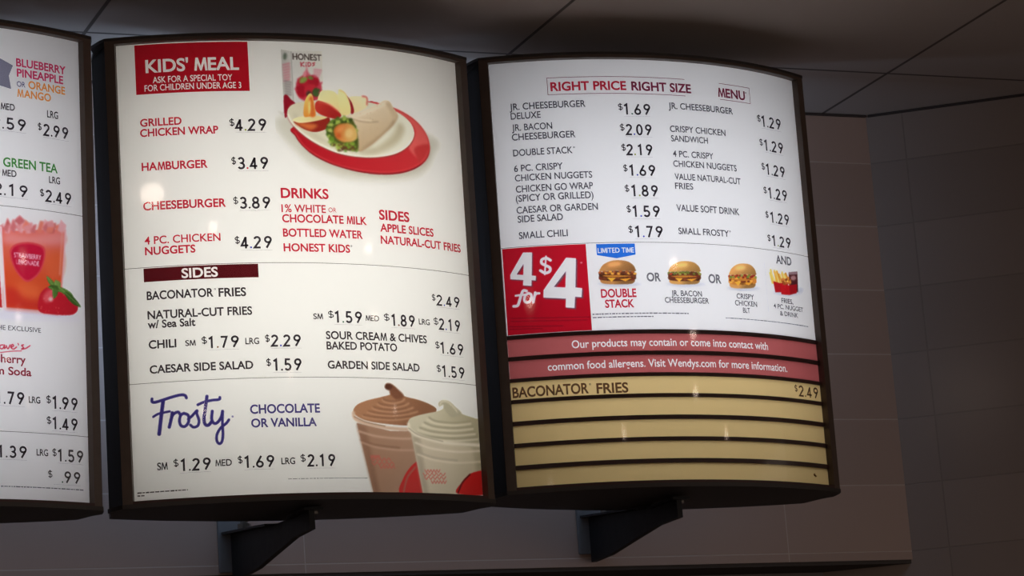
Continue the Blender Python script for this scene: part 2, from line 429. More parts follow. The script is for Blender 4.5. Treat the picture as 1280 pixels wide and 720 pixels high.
    def build(s, name, parent, out=.0005):
        us = s.u0+np.arange(s.nu+1)*s.du; vs = s.v0+np.arange(s.nv+1)*s.dv
        x = (RS+out)*np.sin(us/RS); y = -((RS+out)*np.cos(us/RS)-RS*math.cos(HA))
        co_ = np.stack([np.tile(x, s.nv+1), np.tile(y, s.nv+1), np.repeat(vs, s.nu+1)], 1)
        i, j = np.meshgrid(np.arange(s.nu), np.arange(s.nv)); a = (j*(s.nu+1)+i).ravel()
        F = np.stack([a, a+1, a+s.nu+2, a+s.nu+1], 1)
        me = bpy.data.meshes.new(name); me.from_pydata(co_.tolist(), [], F.tolist())
        p = np.pad(s.img, ((1, 1), (1, 1), (0, 0)), mode='edge'); c = (p[:-1, :-1]+p[1:, :-1]+p[:-1, 1:]+p[1:, 1:])/4
        f = lambda z: np.where(z <= .04045, z/12.92, ((np.maximum(z, 0)+.055)/1.055)**2.4)
        c = np.clip(f(c/255.)/f(np.array(WHITE)/255.), 0, 1).reshape(-1, 3)
        at = me.color_attributes.new('print', 'FLOAT_COLOR', 'POINT')
        at.data.foreach_set('color', np.concatenate([c, np.ones((len(c), 1))], 1).astype(np.float32).ravel())
        return link(name, me, M_FILM, parent)
WHITE = (232, 230, 226)

# ------------------------------------------------------------------ the three boards
def menu_board(idx, loc, yw, tilt, rl, label):
    cx = Vector((math.cos(yw), math.sin(yw), 0)); o_ = Vector((math.sin(yw), -math.cos(yw), 0)); z_ = Vector((0, 0, 1))
    o2 = o_*math.cos(tilt)-z_*math.sin(tilt); z2 = o_*math.sin(tilt)+z_*math.cos(tilt)
    x3 = cx*math.cos(rl)+z2*math.sin(rl); z3 = -cx*math.sin(rl)+z2*math.cos(rl)
    m = Matrix((x3, -o2, z3)).transposed().to_4x4(); m.translation = loc
    t = thing('menu_board', label, 'menu board', 'lit curved menu boards', m)
    ut = UA+.0135
    e = bend(ut, 0, .0); xe, ye = e.x, e.y
    # housing: side walls going back to a bowed rear
    def rear(k0, k1, ys, yc, n=24):
        return [(k0+(k1-k0)*i/n, yc-(yc-ys)*((2*i/n-1)**2)) for i in range(n+1)]
    outer = [(-xe, ye+.004), (-xe+.001, .04), (-xe+.002, .09)]+rear(-xe+.006, xe-.006, .094, .128)+[(xe-.002, .09), (xe-.001, .04), (xe, ye+.004)]
    bm = bmesh.new(); inner = [(x*(1-.005/max(abs(x), .02)) if abs(x) > .2 else x, y-.005) for x, y in outer]
    ring = outer+inner[::-1]
    prism(bm, [(x, y, -.004) for x, y in ring], (0, 0, HH+.009)); bm_obj('housing', bm, M_BLACK, t)
    bm = bmesh.new(); inn2 = [(x*.992, y-.0062) for x, y in outer]; inn3 = [(x*.988, y-.0075) for x, y in outer]
    prism(bm, [(x, y, 0) for x, y in inn2+inn3[::-1]], (0, 0, HH)); bm_obj('reflector', bm, M_LINER, t)
    # caps with the little pointed ears at their back corners
    xo, yo = bend(ut, 0, .010).x, bend(ut, 0, .010).y
    front = [(bend(-ut+2*ut*i/40, 0, .011).x, bend(-ut+2*ut*i/40, 0, .011).y) for i in range(41)]
    ear = [(xo+.004, yo+.010), (xo+.008, yo+.030), (xo+.0095, yo+.040), (xo+.005, yo+.046), (xo+.000, yo+.058), (xo-.004, yo+.078), (xo-.008, yo+.098)]
    back = rear(xo-.012, -(xo-.012), yo+.102, .150)
    plan = front+ear+back+[(-x, y) for x, y in ear[::-1]]
    bm = bmesh.new(); prism(bm, [(x, y, -.0095) for x, y in plan], (0, 0, .0055)); bm_obj('end_cap', bm, M_CAP, t)
    bm = bmesh.new(); prism(bm, [(x, y, HH+.0045) for x, y in plan], (0, 0, .004)); bm_obj('end_cap', bm, M_CAP, t)
    for s in (-1, 1):
        a, b = sorted((s*UA, s*ut)); patch('side_trim', a, b, -.004, HH+.0045, .010, M_TRIM, t, .022)
    patch('rail', -UA, UA, -.004, -.0002, .010, M_RAIL, t, .018)
    patch('rail', -UA, UA, HH+.0002, HH+.0045, .010, M_TRIM, t, .018)
    cv = patch('clear_cover', -UA+.0005, UA-.0005, .0003, HH-.0003, .0045, M_COVER, t)
    for f in cv.data.polygons: f.use_smooth = True
    bm = bmesh.new()
    for s in (-.12, 0, .12): box(bm, s-.02, s+.02, .1275, .1315, .24, HH-.03)
    bm_obj('rear_vent', bm, M_VENT, t)
    # fluorescent back light inside the box
    p, col = BACKLIGHT[idx]
    li = bpy.data.lights.new('fluorescent_tube', 'AREA'); li.shape = 'RECTANGLE'; li.size = .36; li.size_y = .50; li.energy = p; li.color = col
    lo = bpy.data.objects.new('fluorescent_tube', li); C.objects.link(lo); lo.parent = t
    lo.matrix_local = Matrix.Translation((0, .085, HH/2)) @ Matrix(((1,0,0,0),(0,0,1,0),(0,1,0,0),(0,0,0,1))).transposed() @ Matrix.Rotation(math.pi, 4, 'X')
    return t
BOARDS = {}
for idx, loc, yw, tilt, rl, label in (
    (1, (.6421, 3.5767, 2.1459), .0136, .0442, -.0052, 'leftmost curved menu board, with the strawberry drink picture, cut by the photo edge'),
    (2, (1.2002, 3.5970, 2.1495), .0182, .0337, .0056, 'middle curved menu board with red kids meal heading and two milkshake cups'),
    (3, (1.7626, 3.6389, 2.1671), .0029, .0114, -.0031, 'right curved menu board with the 4 for $4 block and blank yellow strips')):
    BOARDS[idx] = menu_board(idx, loc, yw, tilt, rl, label)
PANELS = {1: [], 2: [], 3: []}
SEAMS = {1: (0, .0875, .382, HH), 2: (0, .156, .312, HH), 3: (.2185, .3465, HH)}
for b, S_ in SEAMS.items():
    for v0, v1 in zip(S_[:-1], S_[1:]):
        PANELS[b].append((v0, v1, patch('menu_panel', -UA, UA, v0, v1, 0, M_FACE, BOARDS[b], nv=1)))
    for v in S_[1:-1] if b != 3 else S_[1:-1]:
        patch('panel_edge', -UA, UA, v-.0005, v+.0005, .0010, ink((150, 146, 142)), BOARDS[b])
STRIPS = [(.1875, .2128, 'n'), (.1560, .1818, 'n'), (.1258, .1510, 'y'), (.0948, .1205, 'y'), (.0634, .0888, 'y'), (.0322, .0578, 'y'), (.0014, .0262, 'y')]
prev = .2185
for v0, v1, kind in STRIPS:
    o = patch('message_strip' if kind == 'n' else 'yellow_strip', -UA, UA, v0, v1, 0, M_FACE if kind == 'n' else M_YEL, BOARDS[3])
    o['label'] = 'dark red strip with white allergen notice' if kind == 'n' else 'yellow translucent price strip'
    PANELS[3].append((v0, v1, o)); patch('strip_holder', -UA, UA, v1, prev, .0025, M_RAIL, BOARDS[3], .006); prev = v0
patch('strip_holder', -UA, UA, -.0001, prev, .0025, M_RAIL, BOARDS[3], .006)
def panel(b, v):
    for v0, v1, o in PANELS[b]:
        if v0 <= v < v1: return o
    return min(PANELS[b], key=lambda q: abs((q[0]+q[1])/2-v))[2]

# ---- coloured blocks with clear lettering
COL = {'k': (62, 54, 58), 'r': (186, 36, 58), 'm': (150, 45, 62), 'v': (74, 66, 124), 'p': (124, 40, 66), 'd': (84, 80, 88), 'g': (112, 110, 114),
       'o': (226, 150, 72), 'n': (72, 144, 66), 'i': (204, 54, 100)}
TEXTS = [
 (2,"KIDS' MEAL",-0.2184,-0.0926,0.5801,0.0171,'w',0.024,'heading'),
 (2,'ASK FOR A SPECIAL TOY',-0.2094,-0.1024,0.5651,0.0084,'w',0.01,'heading'),
 (2,'FOR CHILDREN UNDER AGE 3',-0.2209,-0.0908,0.5541,0.0084,'w',0.01,'heading'),
 (2,'GRILLED',-0.2289,-0.1732,0.5056,0.0102,'r',0.028,'lettering'),
 (2,'CHICKEN WRAP',-0.2295,-0.1247,0.4915,0.0102,'r',0.028,'lettering'),
 (2,'HAMBURGER',-0.2294,-0.1409,0.4445,0.0107,'r',0.028,'lettering'),
 (2,'CHEESEBURGER',-0.2295,-0.119,0.3901,0.011,'r',0.028,'lettering'),
 (2,'4 PC. CHICKEN',-0.2297,-0.1286,0.3435,0.0103,'r',0.018,'lettering'),
 (2,'NUGGETS',-0.2297,-0.1626,0.329,0.0103,'r',0.028,'lettering'),
 (2,'SIDES',-0.1824,-0.1344,0.2951,0.0124,'w',0.024,'heading'),
 (2,'BACONATOR',-0.2299,-0.1415,0.2681,0.0111,'k',0.026,'lettering'),
 (2,'FRIES',-0.1348,-0.0981,0.2675,0.0112,'k',0.026,'lettering'),
 (2,'NATURAL-CUT FRIES',-0.2298,-0.0913,0.2419,0.0108,'k',0.026,'lettering'),
 (2,'w/ Sea Salt',-0.2303,-0.1671,0.2296,0.0102,'k',0.026,'lettering'),
 (2,'DRINKS',-0.0443,0.0234,0.4016,0.0132,'r',0.028,'lettering'),
 (2,'1% WHITE',-0.0444,0.0183,0.3818,0.0105,'r',0.018,'lettering'),
 (2,'OR',0.022,0.0338,0.383,0.0065,'r',0.006,'lettering'),
 (2,'CHOCOLATE MILK',-0.0442,0.0791,0.3679,0.0106,'r',0.027,'lettering'),
 (2,'BOTTLED WATER',-0.0441,0.0714,0.3482,0.0106,'r',0.027,'lettering'),
 (2,'HONEST KIDS',-0.0443,0.0509,0.3279,0.0105,'r',0.027,'lettering'),
 (2,'SIDES',0.0987,0.1489,0.3771,0.0132,'r',0.028,'lettering'),
 (2,'APPLE SLICES',0.0993,0.1911,0.3603,0.0108,'r',0.027,'lettering'),
 (2,'NATURAL-CUT FRIES',0.0991,0.2432,0.3434,0.0108,'r',0.027,'lettering'),
 (2,'SM',-0.008,0.0059,0.2351,0.0075,'k',0.02,'lettering'),
 (2,'MED',0.0683,0.0893,0.2345,0.0076,'k',0.02,'lettering'),
 (2,'LRG',0.1544,0.1739,0.234,0.0077,'k',0.02,'lettering'),
 (2,'SOUR CREAM & CHIVES',0.0085,0.1666,0.2082,0.0104,'k',0.024,'lettering'),
 (2,'BAKED POTATO',0.0085,0.1152,0.1941,0.0103,'k',0.024,'lettering'),
 (2,'GARDEN SIDE SALAD',0.0087,0.1509,0.168,0.0103,'k',0.024,'lettering'),
 (2,'CHILI',-0.2301,-0.1934,0.2022,0.0107,'k',0.026,'lettering'),
 (2,'SM',-0.1817,-0.1677,0.2029,0.0075,'k',0.02,'lettering'),
 (2,'LRG',-0.1024,-0.0839,0.2019,0.0083,'k',0.02,'lettering'),
 (2,'CAESAR SIDE SALAD',-0.2301,-0.0934,0.1688,0.0104,'k',0.026,'lettering'),
 (2,'CHOCOLATE',-0.1006,-0.0056,0.1085,0.0115,'v',0.028,'lettering'),
 (2,'OR VANILLA',-0.1,-0.0111,0.0902,0.0111,'v',0.028,'lettering'),
 (2,'SM',-0.2257,-0.2116,0.0399,0.0095,'k',0.02,'lettering'),
 (2,'MED',-0.1495,-0.1278,0.0405,0.0085,'k',0.02,'lettering'),
 (2,'LRG',-0.0624,-0.0436,0.0398,0.0085,'k',0.02,'lettering'),
 (3,'RIGHT PRICE',-0.1704,-0.0581,0.5745,0.0127,'r',0.03,'lettering'),
 (3,'RIGHT SIZE',-0.0503,0.0458,0.5741,0.0128,'p',0.03,'lettering'),
 (3,'MENU',0.093,0.1447,0.5731,0.0132,'p',0.03,'lettering'),
 (3,'JR. CHEESEBURGER',-0.2313,-0.121,0.5493,0.0097,'d',0.018,'lettering'),
 (3,'DELUXE',-0.2306,-0.1873,0.5355,0.0096,'d',0.018,'lettering'),
 (3,'JR. BACON',-0.2301,-0.1719,0.5182,0.0096,'d',0.018,'lettering'),
 (3,'CHEESEBURGER',-0.2311,-0.1389,0.5041,0.0096,'d',0.018,'lettering'),
 (3,'DOUBLE STACK',-0.2308,-0.1449,0.4806,0.0096,'d',0.018,'lettering'),
 (3,'6 PC. CRISPY',-0.231,-0.1607,0.4575,0.0095,'d',0.018,'lettering'),
 (3,'CHICKEN NUGGETS',-0.2308,-0.1191,0.4432,0.0095,'d',0.018,'lettering'),
 (3,'CHICKEN GO WRAP',-0.2306,-0.1191,0.4266,0.0098,'d',0.018,'lettering'),
 (3,'(SPICY OR GRILLED)',-0.2315,-0.1195,0.4129,0.0098,'d',0.018,'lettering'),
 (3,'CAESAR OR GARDEN',-0.2316,-0.1143,0.3956,0.0097,'d',0.018,'lettering'),
 (3,'SIDE SALAD',-0.2308,-0.166,0.3823,0.0097,'d',0.018,'lettering'),
 (3,'SMALL CHILI',-0.2307,-0.1607,0.3583,0.0097,'d',0.018,'lettering'),
 (3,'JR. CHEESEBURGER',0.0057,0.1181,0.5482,0.0092,'d',0.018,'lettering'),
 (3,'CRISPY CHICKEN',0.0051,0.1006,0.5132,0.0092,'d',0.018,'lettering'),
 (3,'SANDWICH',0.0057,0.0676,0.4988,0.0091,'d',0.018,'lettering'),
 (3,'4 PC. CRISPY',0.0065,0.0751,0.4756,0.0091,'d',0.018,'lettering'),
 (3,'CHICKEN NUGGETS',0.0059,0.1158,0.4608,0.0091,'d',0.018,'lettering'),
 (3,'VALUE NATURAL-CUT',0.0064,0.1213,0.4413,0.0091,'d',0.018,'lettering'),
 (3,'FRIES',0.0059,0.0357,0.4274,0.009,'d',0.018,'lettering'),
 (3,'VALUE SOFT DRINK',0.0052,0.1138,0.3941,0.0097,'d',0.018,'lettering'),
 (3,'SMALL FROSTY',0.0054,0.091,0.3599,0.0093,'d',0.018,'lettering'),
 (3,'LIMITED TIME',-0.1194,-0.0659,0.3316,0.0072,'w',0.012,'heading'),
 (3,'DOUBLE',-0.1196,-0.0674,0.2664,0.0118,'r',0.03,'lettering'),
 (3,'STACK',-0.1147,-0.0716,0.2515,0.0111,'r',0.03,'lettering'),
 (3,'OR',-0.05,-0.0283,0.2895,0.0119,'g',0.032,'lettering'),
 (3,'OR',0.0483,0.0703,0.2891,0.0125,'g',0.032,'lettering'),
 (3,'JR. BACON',-0.014,0.0353,0.268,0.008,'d',0.018,'lettering'),
 (3,'CHEESEBURGER',-0.0249,0.046,0.2579,0.008,'d',0.018,'lettering'),
 (3,'CRISPY',0.0951,0.1276,0.2682,0.0075,'d',0.018,'lettering'),
 (3,'CHICKEN',0.0911,0.1323,0.2579,0.0075,'d',0.018,'lettering'),
 (3,'BLT',0.1046,0.1177,0.2475,0.0075,'d',0.018,'lettering'),
 (3,'AND',0.1791,0.2139,0.328,0.012,'g',0.032,'lettering'),
 (3,'FRIES,',0.1832,0.2093,0.2686,0.007,'d',0.018,'lettering'),
 (3,'4 PC. NUGGET',0.1655,0.2317,0.2591,0.0067,'d',0.018,'lettering'),
 (3,'& DRINK',0.1777,0.2181,0.249,0.0067,'d',0.018,'lettering'),
 (3,'Our products may contain or come into contact with',-0.1668,0.1464,0.1948,0.0109,'w',0.011,'notice'),
 (3,'common food allergens. Visit Wendys.com for more information.',-0.203,0.1823,0.1645,0.0109,'w',0.011,'notice'),
 (3,'BACONATOR',-0.2552,-0.1473,0.1294,0.0141,'f',0.027,'lettering'),
 (3,'FRIES',-0.1362,-0.0903,0.1284,0.0138,'f',0.027,'lettering'),
 (1,'BLUEBERRY',0.1556,0.2342,0.572,0.0104,'i',0.028,'lettering'),
 (1,'PINEAPPLE',0.1564,0.2296,0.5581,0.0104,'i',0.028,'lettering'),
 (1,'OR',0.1561,0.1689,0.5444,0.0073,'v',0.01,'lettering'),
 (1,'ORANGE',0.1734,0.2325,0.5441,0.01,'o',0.028,'lettering'),
 (1,'MANGO',0.1565,0.2087,0.5309,0.01,'o',0.028,'lettering'),
 (1,'MED',0.1318,0.1524,0.5109,0.0086,'k',0.02,'lettering'),
 (1,'LRG',0.2018,0.2197,0.5089,0.0093,'k',0.02,'lettering'),
 (1,'GREEN TEA',0.1337,0.2168,0.4349,0.0118,'n',0.023,'lettering'),
 (1,'ICED',0.092,0.1246,0.4368,0.0117,'n',0.023,'lettering'),
 (1,'MED',0.132,0.1529,0.4221,0.0085,'k',0.02,'lettering'),
 (1,'LRG',0.2026,0.2204,0.4203,0.0089,'k',0.02,'lettering'),
 (1,'THE EXCLUSIVE',0.1146,0.1848,0.2189,0.0061,'d',0.008,'lettering'),
 (1,'Cherry',0.1133,0.1609,0.1766,0.0102,'m',0.022,'lettering'),
 (1,'Cream Soda',0.0821,0.1689,0.1609,0.0101,'m',0.022,'lettering'),
 (1,'LRG',0.1639,0.1814,0.1262,0.0083,'k',0.02,'lettering'),
 (1,'LRG',0.1739,0.1916,0.0585,0.0083,'k',0.02,'lettering'),
]
PRICES = [
 (2,'4.29',-0.1093,-0.1027,-0.1012,-0.0597,0.4944,0.0167,'y','k'),
 (2,'3.49',-0.1091,-0.1032,-0.1008,-0.0599,0.4412,0.0166,'r','k'),
 (2,'3.89',-0.1093,-0.1028,-0.1007,-0.0597,0.3866,0.0162,'k','k'),
 (2,'4.29',-0.1098,-0.1033,-0.1015,-0.0603,0.332,0.0165,'u','k'),
 (2,'2.49',0.1804,0.187,0.189,0.2335,0.2631,0.015,'u','k'),
 (2,'1.59',0.0131,0.0214,0.0226,0.0624,0.2306,0.0159,'n','k'),
 (2,'1.89',0.0967,0.1059,0.1087,0.1471,0.2293,0.0161,'b','k'),
 (2,'2.19',0.1807,0.1898,0.1909,0.2314,0.2291,0.016,'u','k'),
 (2,'1.69',0.1812,0.1892,0.1903,0.2349,0.1959,0.0159,'k','k'),
 (2,'1.59',0.1811,0.1891,0.1908,0.2342,0.1631,0.0159,'k','k'),
 (2,'1.79',-0.1601,-0.1531,-0.1513,-0.1115,0.1981,0.0158,'b','k'),
 (2,'2.29',-0.0758,-0.0697,-0.0676,-0.0275,0.1979,0.0159,'u','k'),
 (2,'1.59',-0.0757,-0.0696,-0.0667,-0.0285,0.1652,0.0162,'k','k'),
 (2,'1.29',-0.204,-0.1977,-0.195,-0.156,0.0363,0.0162,'k','k'),
 (2,'1.69',-0.1199,-0.1139,-0.1115,-0.0722,0.0364,0.0159,'k','k'),
 (2,'2.19',-0.0362,-0.0292,-0.0263,0.0117,0.036,0.0161,'k','k'),
 (3,'1.69',-0.0729,-0.0662,-0.0645,-0.0242,0.5371,0.0165,'n','k'),
 (3,'2.09',-0.0727,-0.0659,-0.0636,-0.0247,0.5063,0.0164,'u','k'),
 (3,'2.19',-0.0727,-0.0663,-0.065,-0.0259,0.4761,0.0164,'y','k'),
 (3,'1.69',-0.0724,-0.0661,-0.0637,-0.024,0.4454,0.0163,'u','k'),
 (3,'1.89',-0.0725,-0.0659,-0.0629,-0.0226,0.4147,0.0168,'y','k'),
 (3,'1.59',-0.072,-0.0658,-0.0635,-0.0221,0.3841,0.0167,'u','k'),
 (3,'1.79',-0.0718,-0.0652,-0.0623,-0.0201,0.3539,0.0167,'u','k'),
 (3,'1.29',0.1661,0.1733,0.1747,0.2176,0.5365,0.0169,'k','k'),
 (3,'1.29',0.1663,0.1735,0.1759,0.2178,0.4997,0.0168,'k','k'),
 (3,'1.29',0.166,0.1731,0.1751,0.2168,0.4626,0.0167,'k','k'),
 (3,'1.29',0.1658,0.1729,0.1753,0.217,0.4262,0.0167,'k','k'),
 (3,'1.29',0.1654,0.1718,0.1753,0.2168,0.3892,0.0162,'k','k'),
 (3,'1.29',0.1653,0.1721,0.1746,0.2156,0.3537,0.0161,'y','k'),
 (3,'2.49',0.1951,0.2011,0.2042,0.2501,0.1302,0.0162,'f','f'),
 (1,'2.59',0.1125,0.1173,0.1194,0.1682,0.4848,0.0158,'k','k'),
 (1,'2.99',0.1869,0.1926,0.1957,0.2357,0.4832,0.016,'k','k'),
 (1,'2.19',0.1128,0.1176,0.12,0.1687,0.3963,0.0156,'k','k'),
 (1,'2.49',0.1877,0.1942,0.1968,0.238,0.3944,0.0159,'k','k'),
 (1,'1.79',0.1093,0.1146,0.1171,0.157,0.1229,0.0161,'k','k'),
 (1,'1.99',0.1905,0.1977,0.1999,0.2403,0.1207,0.0164,'k','k'),
 (1,'1.49',0.1904,0.1975,0.1992,0.2395,0.0941,0.0158,'k','k'),
 (1,'1.39',0.1098,0.1152,0.1182,0.159,0.0539,0.0155,'k','k'),
 (1,'1.59',0.1981,0.2047,0.2064,0.2478,0.0526,0.0158,'k','k'),
 (1,' .99',0.1907,0.1973,0.1995,0.2421,0.0247,0.0153,'n','k'),
]
def runs(b, lo, hi, hd='heading'): return [(s, u0, u1, v, h, bo) for (bb, s, u0, u1, v, h, c, bo, nm) in TEXTS if bb == b and nm == hd and lo <= v < hi]
R_ = lambda a, b, c, d: [(a, c), (b, c), (b, d), (a, d)]
o = knockout('heading', R_(-.2324, -.0795, .5500, .6192), runs(2, .54, HH), ink((176, 20, 36)), panel(2, .6)); o['label'] = 'red heading block with white lettering'
o = knockout('heading', R_(-.2327, -.0802, .2923, .3108), runs(2, .28, .32), ink((84, 20, 26)), panel(2, .3)); o['label'] = 'dark maroon heading bar with white lettering'
o = knockout('heading', [(-.1212, .3447), (-.0640, .3447), (-.0640, .3284), (-.0924, .3232), (-.1212, .3286)], runs(3, .32, .345), ink((44, 112, 206)), panel(3, .33)); o['label'] = 'blue ribbon with white lettering'
for lo, hi in ((.1875, .2128), (.1560, .1818)):
    o = knockout('notice_lettering', R_(-UA+.0002, UA-.0002, lo-.0012, hi+.0012), runs(3, lo, hi, 'notice'), ink((178, 92, 90)), panel(3, (lo+hi)/2))
# ---- lettering lines and prices
for (b, s, u0, u1, v, h, c, bo, nm) in TEXTS:
    if nm != 'lettering': continue
    mat = ink((92, 62, 36), (200, 172, 112)) if c == 'f' else ink(COL[c])
    lettering('lettering', s, u0, u1, v, h, bo, mat, panel(b, v+h/2))
for (b, s, u0, u1, v, h, c, bo, nm) in TEXTS:
    if (b, s) in ((2, 'BACONATOR'), (3, 'BACONATOR'), (2, 'HONEST KIDS'), (3, 'SMALL FROSTY'), (3, 'DOUBLE STACK'), (3, 'MENU')):
        r = .0010; bm = bmesh.new(); x, y = u1+.0022, v+h*.88
        strip_stroke(bm, [(x+r*math.cos(i*math.pi/6), y+r*math.sin(i*math.pi/6)) for i in range(12)], .0007, True)
        bend_bm(bm, .0006); bm_obj_keep('registered_mark', bm, ink(COL['d']), panel(b, v+h/2))
bm = bmesh.new()
for x, y, r in ((.2225, .0150, .0022), (.2243, .0136, .0020), (.2262, .0132, .0012)):
    bm.faces.new([bm.verts.new((x+r*math.cos(i*math.pi/5)*(1+.3*math.sin(3*i)), y+r*math.sin(i*math.pi/5), 0)) for i in range(10)])
bend_bm(bm, .0008); bm_obj_keep('stain', bm, ink((120, 72, 20), (200, 172, 112)), panel(3, .014))['label'] = 'small brown stain'
for (b, s, d0, d1, u0, u1, v, h, dot, c) in PRICES:
    mat = ink((92, 62, 36), (200, 172, 112)) if c == 'f' else ink((58, 52, 58))
    price(s, d0, d1, u0, u1, v, h, dot, mat, mat if dot in 'kf' else ink(DOTS[dot]), panel(b, v+h/2), c != 'f')
# ---- ruled boxes, dividers, trademark dots, fine print
lines('ruled_border', [[(.036, .5943), (-.1746, .5943), (-.1746, .5690), (.036, .5690)], [(.096, .5690), (.1545, .5690), (.1545, .5930), (.096, .5935)]], .0010, ink((150, 100, 110)), panel(3, .58))
lines('divider_line', [[(.1540, .329), (.1540, .252)]], .0008, ink((206, 206, 212)), panel(3, .3))
fine_print([(-.1340, .0113, .2424), (-.1340, -.0442, .2376)], .0020, ink((128, 124, 130)), panel(3, .24), 3)
fine_print([(.0724, .2409, .2381)], .0016, ink((128, 128, 136)), panel(3, .24), 4)
fine_print([(-.0544, .0573, .0200)], .0012, ink((150, 148, 148)), panel(2, .02), 5)
fine_print([(-.2533, -.1867, .0114), (-.2534, -.2430, .0075)], .0020, ink((110, 100, 100)), panel(2, .01), 6)
fine_print([(-.0900, .2486, .0172)], .0016, ink((120, 116, 124)), panel(1, .02), 7)
bm = bmesh.new()
f = bm.faces.new([bm.verts.new((a*1e-4, b*1e-4, 0)) for a, b in ((900, 5850), (1325, 5794), (1510, 5720), (1445, 5574), (1476, 5397), (1317, 5426), (900, 5480))])
bmesh.ops.triangulate(bm, faces=[f]); bend_bm(bm, .0006); o = bm_obj_keep('ribbon_emblem', bm, ink((136, 134, 150)), panel(1, .56)); o['label'] = 'grey printed ribbon end'
